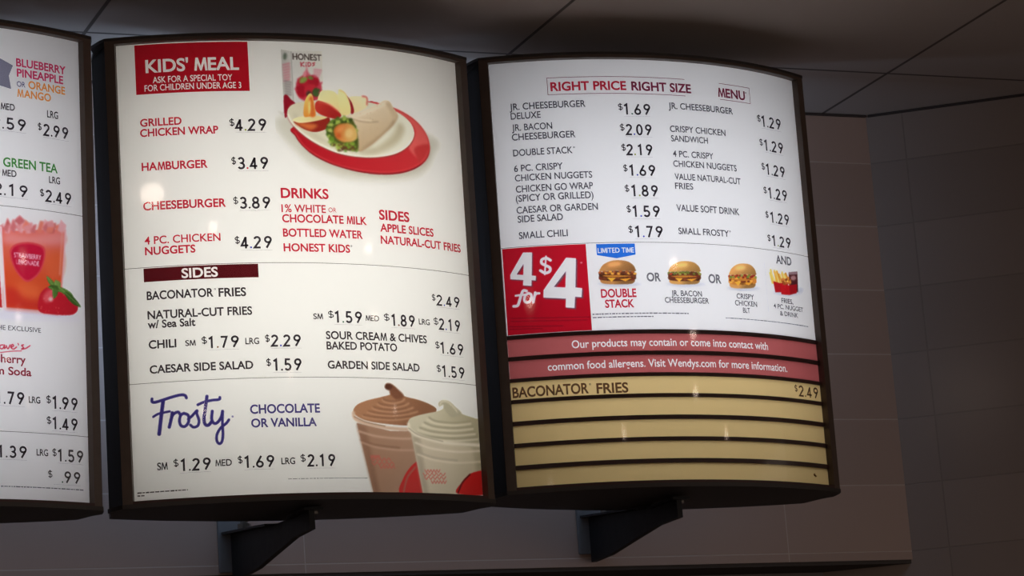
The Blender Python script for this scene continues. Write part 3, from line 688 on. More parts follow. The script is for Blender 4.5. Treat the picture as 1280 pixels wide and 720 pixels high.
# ---- printed pictures
PICS = [
 (2,'food_picture','printed picture of a chicken wrap, apple slices and juice box on a red plate',(-469, 2698, 4206, 6460),0.0008,[
  ('p',[(-333,5174),(-130,4601),(425,4334),(1169,4341),(1749,4470),(2005,4767),(1950,5059)],(206,203,190),93,1),('p',[(-445,5230),(-333,5160),(-292,5117),(-332,5189)],(200,198,190),27,1),
  ('g',[(-192,6073),(256,6097),(240,5357),(-199,5338)],(214,212,208),(222,219,210),(-208,5760),(265,5783),0,0),
  ('g',[(-337,6095),(-192,6070),(-192,5294),(-287,5161),(-334,5151)],(190,188,182),(206,204,198),(-346,5756),(-185,5761),0,0),('p',[(-337,6095),(-192,6070),(256,6097),(132,6113)],(226,224,218),3,0),
  ('s',[(-192,6068),(-196,5338)],10,(175,172,168),3,0),
  ('p',[(-257,5995),(-261,5980),(-267,5966),(-274,5956),(-283,5949),(-291,5947),(-299,5950),(-305,5958),(-309,5969),(-310,5983),(-309,5999),(-306,6014),(-300,6028),(-293,6038),(-284,6045),(-276,6047),(-268,6044),(-262,6036),(-258,6025),(-256,6011)],(110,120,105),10,0),
  ('s',[(-319,5873),(-224,5900)],17,(200,110,125),7,0),('s',[(-318,5835),(-223,5862)],17,(200,110,125),7,0),('s',[(-317,5797),(-222,5824)],17,(200,110,125),7,0),('s',[(-316,5759),(-230,5785)],17,(200,110,125),7,0),
  ('s',[(-315,5721),(-229,5747)],17,(200,110,125),7,0),('s',[(-314,5684),(-229,5710)],17,(200,110,125),7,0),('s',[(-314,5646),(-236,5671)],17,(200,110,125),7,0),('s',[(-308,5646),(-215,5631)],20,(150,140,140),10,0),
  ('s',[(-307,5611),(-217,5596)],20,(150,140,140),10,0),('s',[(-306,5576),(-219,5561)],20,(150,140,140),10,0),('s',[(-305,5541),(-221,5526)],20,(150,140,140),10,0),('s',[(-303,5506),(-223,5491)],20,(150,140,140),10,0),
  ('s',[(-302,5471),(-225,5456)],20,(150,140,140),10,0),('p',[(-331,5421),(-283,5452),(-234,5395),(-172,5339),(-159,5252),(-287,5158),(-331,5151)],(150,22,42),3,1),
  ('g',[(20,5872),(39,5785),(110,5715),(197,5662),(219,5516),(137,5395),(-14,5374),(-120,5428),(-149,5558),(-102,5662),(-23,5753),(4,5813)],(214,120,135),(196,60,80),(20,5872),(25,5536),10,1),
  ('p',[(122,5546),(95,5515),(59,5493),(17,5482),(-26,5484),(-67,5497),(-101,5522),(-125,5555),(-138,5593),(-137,5633),(-122,5670),(-96,5701),(-61,5723),(-19,5734),(24,5732),(65,5719),(100,5694),(125,5661),(137,5623),(136,5584)],(190,38,55),13,0),
  ('p',[(191,5661),(185,5632),(172,5605),(152,5583),(127,5569),(101,5563),(75,5566),(53,5578),(35,5598),(25,5624),(22,5653),(28,5682),(41,5708),(61,5730),(85,5745),(112,5751),(138,5747),(160,5735),(178,5716),(189,5690)],(176,30,48),13,0),
  ('p',[(-13,5547),(-6,5518),(-6,5488),(-13,5462),(-27,5441),(-46,5427),(-68,5422),(-92,5426),(-114,5440),(-133,5461),(-147,5487),(-154,5516),(-154,5546),(-147,5572),(-133,5593),(-114,5607),(-92,5612),(-68,5607),(-46,5594),(-27,5573)],(172,28,45),13,0),
  ('p',[(165,5528),(159,5497),(142,5469),(119,5445),(89,5430),(57,5424),(26,5427),(-1,5440),(-23,5461),(-35,5488),(-39,5518),(-32,5549),(-16,5578),(8,5601),(37,5616),(68,5623),(100,5619),(128,5607),(149,5586),(162,5559)],(196,45,60),13,0),
  ('p',[(17,5707),(20,5694),(17,5680),(7,5664),(-7,5650),(-24,5638),(-43,5629),(-62,5625),(-79,5625),(-93,5631),(-101,5640),(-104,5652),(-100,5667),(-91,5682),(-77,5696),(-60,5708),(-41,5717),(-22,5721),(-5,5721),(9,5716)],(140,160,80),13,0),
  ('p',[(105,5693),(100,5687),(92,5683),(81,5681),(69,5682),(57,5685),(46,5691),(36,5698),(30,5706),(28,5714),(29,5721),(35,5728),(43,5732),(54,5734),(66,5733),(78,5729),(89,5724),(98,5717),(104,5709),(107,5701)],(120,140,70),10,0),
  ('p',[(197,5492),(187,5473),(172,5458),(155,5447),(136,5442),(117,5444),(101,5451),(88,5464),(81,5481),(79,5501),(83,5521),(93,5539),(108,5555),(125,5565),(145,5570),(163,5569),(180,5562),(192,5549),(200,5532),(201,5512)],(70,100,50),13,0),
  ('p',[(72,5480),(70,5465),(63,5452),(53,5441),(41,5434),(28,5431),(15,5433),(4,5439),(-5,5449),(-10,5462),(-11,5476),(-8,5490),(-2,5504),(8,5515),(20,5522),(33,5525),(46,5523),(57,5517),(66,5507),(71,5494)],(90,60,50),13,0),
  ('p',[(9,5750),(4,5735),(-2,5723),(-10,5714),(-18,5708),(-26,5707),(-32,5710),(-37,5718),(-40,5729),(-39,5742),(-37,5757),(-32,5771),(-25,5783),(-18,5793),(-10,5798),(-2,5800),(5,5796),(10,5789),(12,5778),(12,5764)],(222,140,150),13,0),
  ('s',[(-134,5617),(-112,5588)],20,(200,60,85),7,0),('s',[(-161,5543),(-139,5515)],20,(200,60,85),7,0),('s',[(200,5597),(168,5566)],20,(200,60,85),7,0),('s',[(227,5649),(195,5618)],20,(200,60,85),7,0),
  ('s',[(208,5530),(176,5499)],20,(200,60,85),7,0),('s',[(-115,5682),(-93,5653)],20,(200,60,85),7,0),('s',[(125,5827),(231,5822)],17,(214,130,150),10,0),('s',[(123,5795),(217,5789)],17,(214,130,150),10,0),
  ('s',[(121,5763),(203,5756)],17,(214,130,150),10,0),('s',[(120,5731),(189,5723)],17,(214,130,150),10,0),('t','HONEST',-175,239,5957,85,(72,56,52),0.012),('s',[(-64,5921),(-61,5865)],13,(190,60,75),3,0),
  ('s',[(-16,5923),(-57,5892),(-16,5867)],13,(190,60,75),3,0),('s',[(12,5892),(13,5866)],13,(190,60,75),3,0),('s',[(43,5923),(43,5870),(80,5890),(73,5919),(43,5923)],13,(190,60,75),3,0),
  ('s',[(140,5925),(109,5915),(132,5898),(107,5879)],13,(190,60,75),3,0),
  ('p',[(25,5916),(24,5913),(23,5911),(21,5909),(18,5907),(16,5907),(13,5907),(10,5908),(8,5910),(7,5913),(7,5915),(8,5918),(9,5920),(11,5923),(14,5924),(17,5924),(19,5924),(22,5923),(24,5921),(25,5919)],(190,60,75),3,0),
  ('p',[(-216,4963),(-182,4839),(-78,4698),(93,4565),(359,4455),(730,4381),(1123,4375),(1475,4436),(1760,4560),(1927,4722),(1960,4890),(1878,5079),(1681,5234),(1399,5338),(1092,5395),(858,5380),(247,5162)],(196,190,176),33,1),
  ('p',[(-232,4997),(-197,4874),(-94,4732),(77,4599),(342,4489),(713,4415),(1106,4408),(1456,4469),(1740,4594),(1906,4755),(1939,4923),(1858,5112),(1662,5267),(1380,5371),(1074,5429),(841,5413),(231,5196)],(140,20,30),3,1),
  ('g',[(-232,4997),(-196,4900),(-92,4758),(78,4625),(344,4515),(714,4441),(1107,4435),(1458,4496),(1742,4620),(1908,4782),(1941,4950),(1858,5112),(1662,5267),(1380,5371),(1074,5429),(841,5413),(231,5196)],(178,28,40),(205,58,62),(-94,4718),(1867,4988),3,1),
  ('p',[(1344,5367),(1661,5261),(1857,5106),(1929,4937),(1886,4753),(1766,4679),(1555,4834),(1687,5115)],(218,96,92),27,1),('p',[(1666,4846),(1927,4921),(1894,4754),(1742,4617),(1692,4701)],(196,60,60),27,1),
  ('s',[(-205,4946),(-92,4761),(108,4615),(404,4498),(778,4439),(1176,4444),(1532,4524),(1784,4667),(1900,4829)],13,(212,80,82),7,0),
  ('p',[(-295,5175),(-258,5272),(-149,5331),(90,5373),(490,5416),(906,5410),(1188,5366),(1428,5299),(1601,5194),(1669,5069),(1637,4946),(1510,4814),(1297,4701),(987,4630),(662,4618),(353,4664),(58,4790),(-141,4933),(-251,5061)],(150,60,58),17,1),
  ('g',[(-294,5190),(-257,5287),(-148,5345),(91,5387),(491,5431),(907,5425),(1189,5381),(1429,5314),(1602,5209),(1670,5084),(1638,4961),(1512,4829),(1298,4716),(988,4645),(663,4633),(354,4678),(59,4804),(-141,4948),(-251,5075)],(216,210,186),(226,224,208),(393,5351),(1192,4680),3,1),
  ('s',[(-286,5181),(-236,5075),(-126,4954),(74,4816),(370,4694),(664,4647),(989,4662),(1292,4733),(1502,4843),(1625,4975)],23,(236,233,220),10,0),
  ('s',[(-187,5178),(-78,5022),(122,4871),(390,4768),(700,4723),(994,4736)],53,(206,200,176),40,0),('p',[(730,4687),(997,4780),(1282,4983),(1408,5173),(1502,5094),(1382,4904),(1129,4747),(891,4678)],(196,186,158),46,1),
  ('g',[(181,5485),(236,5538),(404,5533),(490,5416),(573,5231),(384,5199),(206,5282),(158,5396)],(240,230,175),(228,212,150),(250,5518),(449,5238),3,1),
  ('g',[(613,5460),(846,5499),(910,5472),(893,5353),(734,5264),(651,5266)],(238,226,188),(232,212,166),(814,5499),(704,5285),3,1),('s',[(833,5498),(904,5484),(898,5383)],17,(196,70,66),7,0),
  ('p',[(565,5515),(660,5399),(690,5272),(643,5233),(619,5366)],(150,34,42),3,1),('g',[(458,5508),(491,5574),(572,5522),(628,5396),(634,5250),(525,5207),(462,5356)],(244,236,176),(232,216,150),(498,5549),(542,5229),3,1),
  ('s',[(474,5556),(566,5521),(625,5402)],13,(206,180,120),7,0),('g',[(112,5336),(157,5388),(256,5367),(390,5298),(490,5205),(412,5148),(245,5173),(125,5237)],(196,60,50),(168,38,38),(180,5354),(383,5175),3,1),
  ('s',[(166,5373),(316,5341),(449,5252)],20,(214,96,80),13,0),('p',[(-209,5085),(-44,5102),(272,5157),(318,5119),(295,5036),(219,4980),(78,4944),(-80,4985)],(150,42,34),3,1),
  ('p',[(-193,5062),(-46,5067),(132,5045),(38,4972),(-79,5002)],(206,110,60),27,1),('g',[(-220,5096),(-136,5145),(79,5171),(278,5160),(120,5103),(-105,5065)],(236,226,176),(226,208,150),(-130,5151),(74,5072),3,1),
  ('g',[(-61,5171),(-35,5373),(37,5484),(80,5457),(99,5321),(109,5175),(19,5157)],(240,214,120),(224,150,64),(7,5477),(65,5188),3,1),('p',[(26,5390),(71,5445),(96,5312),(104,5184),(37,5169)],(216,116,52),10,1),
  ('p',[(17,5346),(44,5391),(42,5260),(15,5192)],(244,226,140),10,1),
  ('g',[(450,5156),(635,5215),(832,5280),(1037,5381),(1178,5468),(1268,5466),(1312,5399),(1395,5284),(1322,5149),(1164,5006),(933,4819),(747,4708),(709,4758),(707,4933),(667,5106)],(222,205,178),(196,172,138),(934,5333),(1072,4904),3,1),
  ('p',[(800,4776),(1006,4913),(1221,5089),(1373,5273),(1393,5260),(1321,5140),(1163,5001),(933,4813),(747,4705)],(178,152,120),23,1),
  ('p',[(475,5166),(766,5251),(1037,5378),(1178,5462),(1245,5437),(1032,5313),(762,5201)],(230,216,192),27,1),('s',[(658,5164),(791,5139),(921,5138),(1062,5156)],17,(184,158,126),10,0),
  ('s',[(659,5182),(799,5160),(956,5158)],13,(234,220,198),7,0),('p',[(1203,5433),(1280,5449),(1318,5385),(1388,5283),(1332,5194),(1271,5321)],(206,184,152),20,1),
  ('n',[(450,5156),(635,5215),(832,5280),(1037,5381),(1178,5468),(1268,5466),(1312,5399),(1395,5284),(1322,5149),(1164,5006),(933,4819),(747,4708),(709,4758),(707,4933),(667,5106)],(176,132,88),60,13,3,0.4),
  ('p',[(256,4993),(292,5082),(381,5140),(538,5170),(651,5152),(702,5050),(729,4877),(707,4723),(573,4714),(419,4752),(307,4821)],(84,92,38),7,1),
  ('p',[(317,5047),(310,5054),(307,5063),(307,5074),(311,5086),(318,5096),(327,5105),(338,5112),(349,5115),(360,5115),(369,5111),(376,5104),(379,5095),(379,5084),(375,5072),(368,5062),(359,5053),(348,5046),(336,5043),(326,5043)],(186,190,110),7,0),
  ('p',[(567,4780),(565,4788),(568,4798),(576,4807),(586,4816),(599,4824),(612,4829),(626,4832),(638,4831),(647,4828),(652,4822),(653,4814),(650,4805),(643,4795),(632,4786),(620,4778),(606,4773),(593,4770),(581,4771),(572,4774)],(128,158,58),7,0),
  ('p',[(340,4763),(335,4759),(329,4758),(321,4760),(314,4763),(307,4768),(302,4774),(298,4780),(296,4787),(297,4793),(300,4798),(304,4801),(311,4802),(318,4801),(325,4798),(332,4793),(338,4787),(342,4780),(343,4773),(343,4767)],(60,80,30),7,0),
  ('p',[(496,4750),(489,4743),(479,4738),(468,4736),(455,4737),(442,4741),(431,4748),(423,4756),(418,4765),(416,4775),(419,4784),(426,4791),(436,4796),(447,4797),(460,4796),(473,4792),(484,4786),(492,4778),(497,4768),(499,4759)],(128,158,58),7,0),
  ('p',[(602,4786),(601,4791),(602,4796),(605,4801),(609,4806),(615,4810),(622,4813),(628,4815),(634,4815),(639,4813),(643,4810),(644,4806),(643,4800),(640,4795),(635,4790),(630,4786),(623,4783),(616,4781),(610,4781),(605,4783)],(104,140,48),7,0),
  ('p',[(373,5096),(367,5094),(361,5093),(355,5094),(349,5098),(345,5102),(341,5108),(340,5114),(341,5121),(343,5126),(348,5130),(353,5133),(359,5134),(365,5132),(371,5129),(376,5125),(379,5119),(380,5113),(379,5106),(377,5101)],(104,140,48),7,0),
  ('p',[(264,4896),(256,4901),(250,4907),(247,4915),(247,4923),(249,4930),(254,4935),(262,4939),(271,4941),(280,4940),(289,4937),(297,4932),(303,4925),(307,4917),(307,4910),(304,4903),(299,4897),(292,4893),(283,4892),(273,4892)],(76,108,36),7,0),
  ('p',[(416,4773),(414,4768),(409,4764),(403,4761),(396,4759),(389,4759),(383,4761),(377,4764),(373,4769),(371,4774),(371,4779),(374,4784),(378,4789),(384,4792),(391,4793),(398,4793),(405,4792),(411,4788),(415,4784),(417,4779)],(160,178,84),7,0),
  ('p',[(626,5125),(622,5117),(615,5110),(606,5105),(595,5102),(584,5102),(574,5105),(565,5110),(559,5117),(556,5125),(557,5133),(561,5141),(568,5148),(577,5153),(588,5156),(599,5156),(609,5154),(618,5149),(624,5142),(627,5134)],(160,178,84),7,0),
  ('p',[(399,5085),(393,5090),(390,5096),(389,5103),(390,5111),(394,5119),(400,5125),(407,5130),(415,5133),(423,5133),(430,5131),(435,5127),(439,5121),(440,5113),(438,5105),(434,5097),(429,5091),(421,5086),(413,5083),(406,5083)],(128,158,58),7,0),
  ('p',[(423,4687),(416,4686),(408,4689),(401,4696),(394,4705),(389,4717),(386,4729),(385,4742),(387,4752),(391,4760),(396,4764),(404,4765),(411,4762),(419,4755),(426,4746),(431,4734),(434,4722),(435,4709),(433,4699),(429,4691)],(186,190,110),7,0),
  ('p',[(429,5085),(426,5081),(421,5077),(413,5074),(403,5073),(392,5073),(381,5075),(372,5077),(366,5081),(362,5086),(361,5090),(364,5095),(369,5099),(377,5101),(387,5103),(398,5103),(408,5101),(417,5098),(424,5095),(428,5090)],(104,140,48),7,0),
  ('p',[(315,5076),(313,5081),(312,5087),(313,5093),(316,5099),(321,5104),(327,5107),(334,5109),(340,5109),(346,5108),(351,5104),(353,5099),(354,5093),(353,5087),(350,5081),(345,5076),(339,5072),(332,5070),(326,5070),(320,5072)],(76,108,36),7,0),
  ('p',[(395,4786),(390,4778),(383,4771),(373,4767),(363,4766),(353,4767),(344,4771),(337,4777),(333,4785),(332,4794),(334,4802),(338,4810),(346,4817),(355,4821),(365,4823),(375,4821),(384,4818),(391,4811),(396,4803),(397,4795)],(60,80,30),7,0),
  ('p',[(364,5078),(364,5085),(367,5092),(372,5098),(379,5103),(387,5106),(395,5107),(403,5106),(410,5103),(414,5098),(417,5091),(417,5085),(414,5078),(409,5071),(402,5066),(394,5063),(385,5062),(377,5063),(371,5067),(366,5072)],(104,140,48),7,0),
  ('p',[(312,4760),(312,4767),(316,4775),(324,4783),(335,4790),(347,4796),(360,4801),(373,4803),(384,4802),(392,4800),(396,4795),(396,4788),(392,4780),(384,4772),(373,4765),(360,4759),(347,4754),(335,4752),(324,4753),(316,4755)],(186,190,110),7,0),
  ('p',[(662,4817),(653,4821),(646,4826),(642,4833),(641,4841),(642,4849),(647,4856),(654,4863),(663,4867),(672,4868),(682,4867),(690,4864),(697,4859),(701,4852),(703,4844),(701,4836),(696,4828),(689,4822),(681,4818),(671,4816)],(60,80,30),7,0),
  ('p',[(275,5048),(275,5053),(278,5057),(282,5062),(288,5066),(295,5068),(302,5069),(309,5068),(315,5066),(318,5062),(320,5058),(320,5053),(317,5048),(312,5044),(306,5040),(299,5038),(292,5037),(286,5038),(280,5040),(276,5043)],(186,190,110),7,0),
  ('p',[(528,5077),(522,5074),(514,5072),(504,5074),(494,5078),(485,5085),(477,5093),(472,5102),(469,5110),(470,5118),(473,5124),(480,5128),(488,5129),(498,5128),(508,5123),(517,5117),(525,5109),(530,5100),(533,5091),(532,5084)],(60,80,30),7,0),
  ('p',[(346,4807),(341,4809),(337,4814),(333,4822),(330,4834),(329,4846),(329,4859),(331,4871),(334,4880),(339,4887),(343,4890),(348,4888),(353,4883),(357,4874),(360,4863),(361,4851),(361,4838),(359,4826),(356,4816),(351,4810)],(104,140,48),7,0),
  ('p',[(602,4768),(598,4775),(598,4784),(601,4795),(608,4806),(618,4817),(630,4826),(642,4832),(654,4836),(664,4836),(672,4832),(676,4825),(676,4816),(672,4805),(665,4794),(655,4783),(644,4774),(631,4767),(619,4764),(609,4764)],(128,158,58),7,0),
  ('p',[(514,4754),(509,4748),(504,4744),(497,4741),(491,4740),(485,4741),(480,4744),(476,4748),(474,4755),(475,4761),(477,4768),(482,4774),(487,4779),(494,4782),(500,4783),(506,4782),(511,4779),(515,4774),(517,4768),(516,4761)],(186,190,110),7,0),
  ('p',[(412,5128),(407,5133),(405,5140),(405,5148),(408,5157),(413,5165),(420,5173),(428,5178),(436,5181),(445,5181),(452,5178),(457,5173),(459,5166),(459,5158),(456,5149),(451,5141),(444,5134),(436,5128),(427,5126),(419,5125)],(76,108,36),7,0),
  ('p',[(373,4734),(371,4740),(373,4747),(379,4756),(388,4765),(398,4774),(410,4782),(421,4788),(431,4792),(439,4792),(444,4790),(445,4785),(443,4777),(437,4768),(429,4759),(418,4750),(407,4742),(396,4736),(385,4732),(378,4732)],(186,190,110),7,0),
  ('p',[(739,5001),(735,4995),(728,4990),(720,4987),(710,4986),(699,4987),(690,4989),(682,4994),(677,5000),(674,5006),(675,5013),(679,5019),(685,5024),(694,5027),(704,5028),(714,5027),(723,5025),(731,5020),(737,5014),(739,5008)],(160,178,84),7,0),
  ('p',[(263,4876),(261,4880),(262,4886),(265,4893),(270,4901),(277,4909),(285,4915),(294,4920),(301,4922),(308,4922),(312,4920),(315,4916),(314,4909),(311,4902),(305,4894),(298,4887),(290,4881),(282,4876),(274,4873),(268,4873)],(160,178,84),7,0),
  ('p',[(298,5012),(294,5017),(292,5024),(293,5034),(296,5044),(302,5055),(310,5065),(319,5073),(328,5078),(336,5080),(343,5078),(347,5074),(349,5066),(348,5057),(345,5046),(339,5035),(331,5026),(322,5018),(313,5013),(305,5011)],(160,178,84),7,0),
  ('p',[(388,5086),(388,5095),(393,5104),(401,5113),(413,5121),(427,5126),(441,5129),(454,5130),(466,5127),(474,5122),(478,5115),(478,5106),(473,5097),(464,5088),(453,5080),(439,5075),(425,5072),(411,5071),(400,5074),(392,5079)],(160,178,84),7,0),
  ('p',[(392,5083),(386,5078),(379,5075),(372,5073),(365,5073),(360,5076),(357,5080),(356,5086),(357,5093),(361,5100),(366,5106),(372,5111),(379,5115),(386,5117),(392,5116),(397,5113),(401,5109),(402,5103),(400,5097),(397,5090)],(60,80,30),7,0),
  ('p',[(428,4748),(420,4745),(411,4745),(402,4748),(395,4753),(389,4760),(386,4769),(386,4778),(388,4787),(393,4795),(400,4800),(409,4803),(418,4804),(426,4801),(434,4796),(440,4788),(443,4780),(443,4770),(441,4762),(435,4754)],(160,178,84),7,0),
  ('p',[(257,4983),(255,4989),(257,4997),(262,5006),(270,5015),(281,5024),(292,5030),(303,5035),(314,5037),(322,5035),(327,5032),(329,5025),(327,5017),(322,5008),(314,4999),(304,4991),(292,4984),(281,4980),(271,4978),(262,4979)],(60,80,30),7,0),
  ('p',[(287,4847),(288,4853),(291,4858),(297,4863),(304,4867),(312,4870),(321,4872),(329,4871),(335,4869),(340,4865),(342,4860),(342,4855),(338,4849),(333,4844),(326,4840),(317,4837),(309,4836),(301,4836),(294,4839),(290,4842)],(104,140,48),7,0),
  ('p',[(610,5116),(603,5121),(600,5129),(599,5137),(601,5147),(606,5155),(613,5163),(622,5168),(632,5171),(641,5171),(649,5169),(655,5163),(659,5156),(660,5147),(658,5138),(653,5129),(645,5121),(636,5116),(627,5113),(618,5113)],(60,80,30),7,0),
  ('p',[(268,4806),(268,4813),(272,4822),(280,4830),(291,4837),(304,4843),(317,4847),(330,4849),(341,4847),(349,4843),(353,4837),(353,4830),(349,4821),(341,4813),(330,4806),(317,4800),(304,4796),(291,4794),(280,4796),(272,4800)],(160,178,84),7,0),
  ('p',[(318,4990),(315,4981),(309,4974),(300,4968),(290,4964),(278,4963),(268,4965),(258,4969),(251,4975),(247,4983),(247,4992),(250,5000),(256,5007),(265,5013),(275,5017),(286,5018),(297,5016),(307,5012),(314,5006),(318,4998)],(104,140,48),7,0),
  ('p',[(304,4946),(298,4939),(290,4934),(282,4931),(275,4930),(268,4932),(263,4936),(260,4943),(259,4951),(261,4959),(265,4967),(271,4974),(278,4980),(286,4983),(294,4983),(301,4981),(306,4977),(309,4971),(310,4963),(308,4954)],(60,80,30),7,0),
  ('p',[(711,4899),(708,4894),(702,4891),(696,4890),(688,4890),(681,4891),(674,4894),(668,4899),(665,4904),(664,4909),(665,4914),(668,4918),(674,4921),(681,4923),(688,4923),(696,4921),(702,4918),(708,4914),(711,4909),(712,4904)],(160,178,84),7,0),
  ('p',[(556,5106),(549,5103),(541,5104),(533,5107),(525,5113),(519,5120),(516,5129),(515,5139),(516,5147),(520,5154),(525,5159),(533,5162),(541,5162),(549,5158),(556,5153),(562,5145),(566,5136),(567,5127),(566,5118),(562,5111)],(60,80,30),7,0),
  ('p',[(317,4979),(315,4969),(311,4961),(305,4954),(298,4949),(290,4947),(283,4948),(276,4952),(271,4959),(268,4967),(267,4976),(269,4986),(273,4995),(279,5002),(286,5006),(294,5008),(302,5007),(308,5003),(313,4997),(316,4988)],(76,108,36),7,0),
  ('p',[(526,5120),(518,5122),(511,5128),(506,5137),(503,5148),(503,5161),(507,5173),(512,5184),(520,5193),(528,5199),(537,5201),(546,5199),(553,5193),(558,5184),(561,5173),(561,5161),(557,5148),(552,5137),(544,5128),(535,5122)],(128,158,58),7,0),
  ('p',[(292,4978),(291,4986),(293,4993),(298,5000),(304,5005),(312,5009),(320,5011),(328,5010),(335,5007),(340,5002),(343,4995),(344,4988),(342,4981),(337,4974),(331,4968),(323,4965),(315,4963),(307,4964),(300,4967),(295,4972)],(160,178,84),7,0),
  ('p',[(525,5130),(517,5134),(511,5140),(507,5148),(506,5157),(509,5166),(514,5174),(522,5180),(531,5185),(540,5186),(550,5185),(558,5181),(564,5175),(568,5167),(568,5158),(566,5149),(561,5141),(553,5135),(544,5130),(534,5129)],(160,178,84),7,0),
  ('p',[(348,4858),(342,4852),(335,4849),(326,4848),(318,4849),(310,4852),(303,4858),(299,4865),(297,4872),(298,4880),(302,4886),(307,4892),(315,4895),(323,4896),(331,4895),(339,4892),(346,4886),(350,4880),(352,4872),(351,4865)],(104,140,48),7,0),
  ('p',[(349,4961),(345,4957),(338,4955),(328,4954),(316,4955),(303,4958),(291,4962),(281,4967),(273,4973),(269,4978),(269,4983),(272,4987),(280,4989),(290,4990),(302,4989),(314,4986),(326,4982),(337,4977),(344,4972),(349,4966)],(186,190,110),7,0),
  ('p',[(676,5026),(666,5028),(658,5032),(652,5038),(649,5046),(649,5054),(652,5062),(658,5069),(666,5075),(676,5078),(686,5079),(696,5077),(704,5073),(710,5067),(714,5059),(714,5051),(710,5043),(704,5036),(696,5030),(686,5027)],(76,108,36),7,0),
  ('p',[(340,4825),(330,4821),(320,4821),(311,4822),(304,4826),(299,4832),(298,4840),(299,4848),(304,4857),(311,4864),(320,4869),(330,4873),(340,4874),(350,4872),(357,4868),(361,4862),(363,4854),(361,4846),(356,4838),(349,4831)],(104,140,48),7,0),
  ('p',[(415,4783),(547,4806),(646,4766),(579,4715),(450,4742)],(104,62,40),10,1),
  ('g',[(365,4970),(406,5045),(495,5086),(621,5091),(700,5027),(719,4920),(663,4849),(517,4822),(402,4867)],(204,112,52),(214,176,104),(388,5000),(664,4916),7,1),
  ('p',[(528,5040),(530,5029),(526,5016),(515,5001),(500,4987),(482,4975),(462,4966),(442,4961),(425,4960),(412,4963),(404,4971),(402,4981),(406,4995),(416,5009),(431,5023),(450,5035),(470,5044),(489,5049),(506,5051),(520,5047)],(218,140,80),23,0),
  ('p',[(654,4942),(643,4921),(627,4904),(607,4891),(587,4885),(568,4886),(551,4894),(538,4907),(531,4925),(530,4946),(535,4968),(546,4989),(562,5006),(581,5018),(601,5024),(621,5024),(638,5016),(651,5003),(658,4985),(659,4964)],(222,188,124),30,0),
  ('p',[(472,4912),(470,4901),(464,4891),(455,4883),(445,4877),(433,4875),(422,4876),(412,4880),(404,4888),(399,4897),(398,4908),(400,4919),(406,4929),(415,4937),(426,4943),(437,4945),(449,4944),(459,4940),(467,4932),(471,4923)],(196,92,44),20,0),
  ('n',[(256,4993),(292,5082),(381,5140),(538,5170),(651,5152),(702,5050),(729,4877),(707,4723),(573,4714),(419,4752),(307,4821)],(206,196,120),25,10,8,0.6),
  ('p',[(432,4714),(426,4714),(419,4716),(413,4721),(408,4728),(405,4737),(403,4747),(403,4756),(405,4764),(409,4770),(414,4773),(420,4774),(426,4771),(432,4766),(437,4759),(441,4750),(442,4741),(442,4732),(440,4724),(437,4718)],(150,172,70),7,0),
  ('p',[(471,4704),(468,4699),(463,4696),(456,4693),(446,4691),(436,4691),(426,4691),(417,4693),(410,4696),(406,4700),(405,4704),(407,4708),(413,4712),(420,4715),(430,4717),(440,4717),(450,4716),(459,4715),(465,4711),(470,4708)],(92,60,36),7,0),
  ('p',[(345,4763),(340,4763),(335,4765),(331,4768),(328,4772),(326,4777),(327,4782),(329,4788),(332,4792),(337,4795),(342,4797),(348,4797),(353,4795),(357,4792),(359,4788),(361,4783),(360,4778),(358,4773),(355,4768),(350,4765)],(150,172,70),7,0),
  ('p',[(491,4780),(489,4785),(488,4790),(489,4795),(492,4800),(495,4803),(500,4805),(506,4806),(511,4805),(515,4803),(519,4799),(522,4794),(522,4789),(521,4784),(519,4779),(515,4776),(510,4774),(505,4773),(500,4774),(495,4776)],(150,172,70),7,0),
  ('p',[(548,4764),(542,4766),(538,4770),(535,4776),(534,4783),(535,4790),(539,4797),(544,4803),(550,4807),(556,4809),(563,4809),(568,4807),(573,4803),(576,4797),(576,4791),(575,4783),(572,4777),(567,4771),(561,4767),(555,4764)],(128,158,58),7,0),
  ('p',[(370,4789),(365,4792),(360,4796),(357,4801),(356,4807),(357,4813),(360,4819),(365,4823),(371,4827),(377,4828),(384,4828),(389,4825),(394,4822),(397,4816),(398,4811),(397,4804),(394,4799),(389,4794),(383,4791),(377,4789)],(128,158,58),7,0),
  ('p',[(490,4760),(488,4754),(483,4749),(476,4745),(467,4743),(458,4743),(449,4744),(442,4747),(436,4751),(433,4757),(432,4763),(435,4768),(440,4773),(447,4777),(455,4779),(465,4780),(473,4778),(481,4775),(487,4771),(490,4766)],(150,172,70),7,0),
  ('p',[(597,4750),(593,4745),(587,4742),(581,4740),(575,4739),(570,4741),(566,4744),(564,4749),(564,4755),(565,4760),(568,4766),(573,4771),(579,4775),(585,4777),(590,4777),(595,4776),(599,4772),(602,4768),(602,4762),(600,4756)],(92,60,36),7,0),
  ('p',[(474,4702),(469,4705),(464,4710),(462,4716),(462,4724),(464,4731),(468,4738),(474,4744),(480,4748),(487,4750),(494,4750),(500,4747),(504,4742),(506,4736),(506,4728),(504,4721),(500,4714),(494,4708),(488,4704),(481,4702)],(92,60,36),7,0),
  ('p',[(625,4706),(620,4710),(618,4716),(617,4722),(619,4729),(623,4736),(628,4742),(635,4746),(642,4748),(649,4748),(655,4746),(659,4742),(662,4737),(663,4730),(661,4723),(657,4717),(651,4711),(645,4707),(638,4704),(631,4704)],(150,172,70),7,0),
  ('p',[(595,4755),(593,4758),(593,4762),(595,4767),(598,4773),(602,4778),(608,4782),(613,4785),(619,4787),(623,4787),(627,4786),(629,4783),(629,4778),(627,4773),(624,4768),(620,4763),(614,4758),(609,4755),(603,4753),(599,4753)],(150,172,70),7,0),
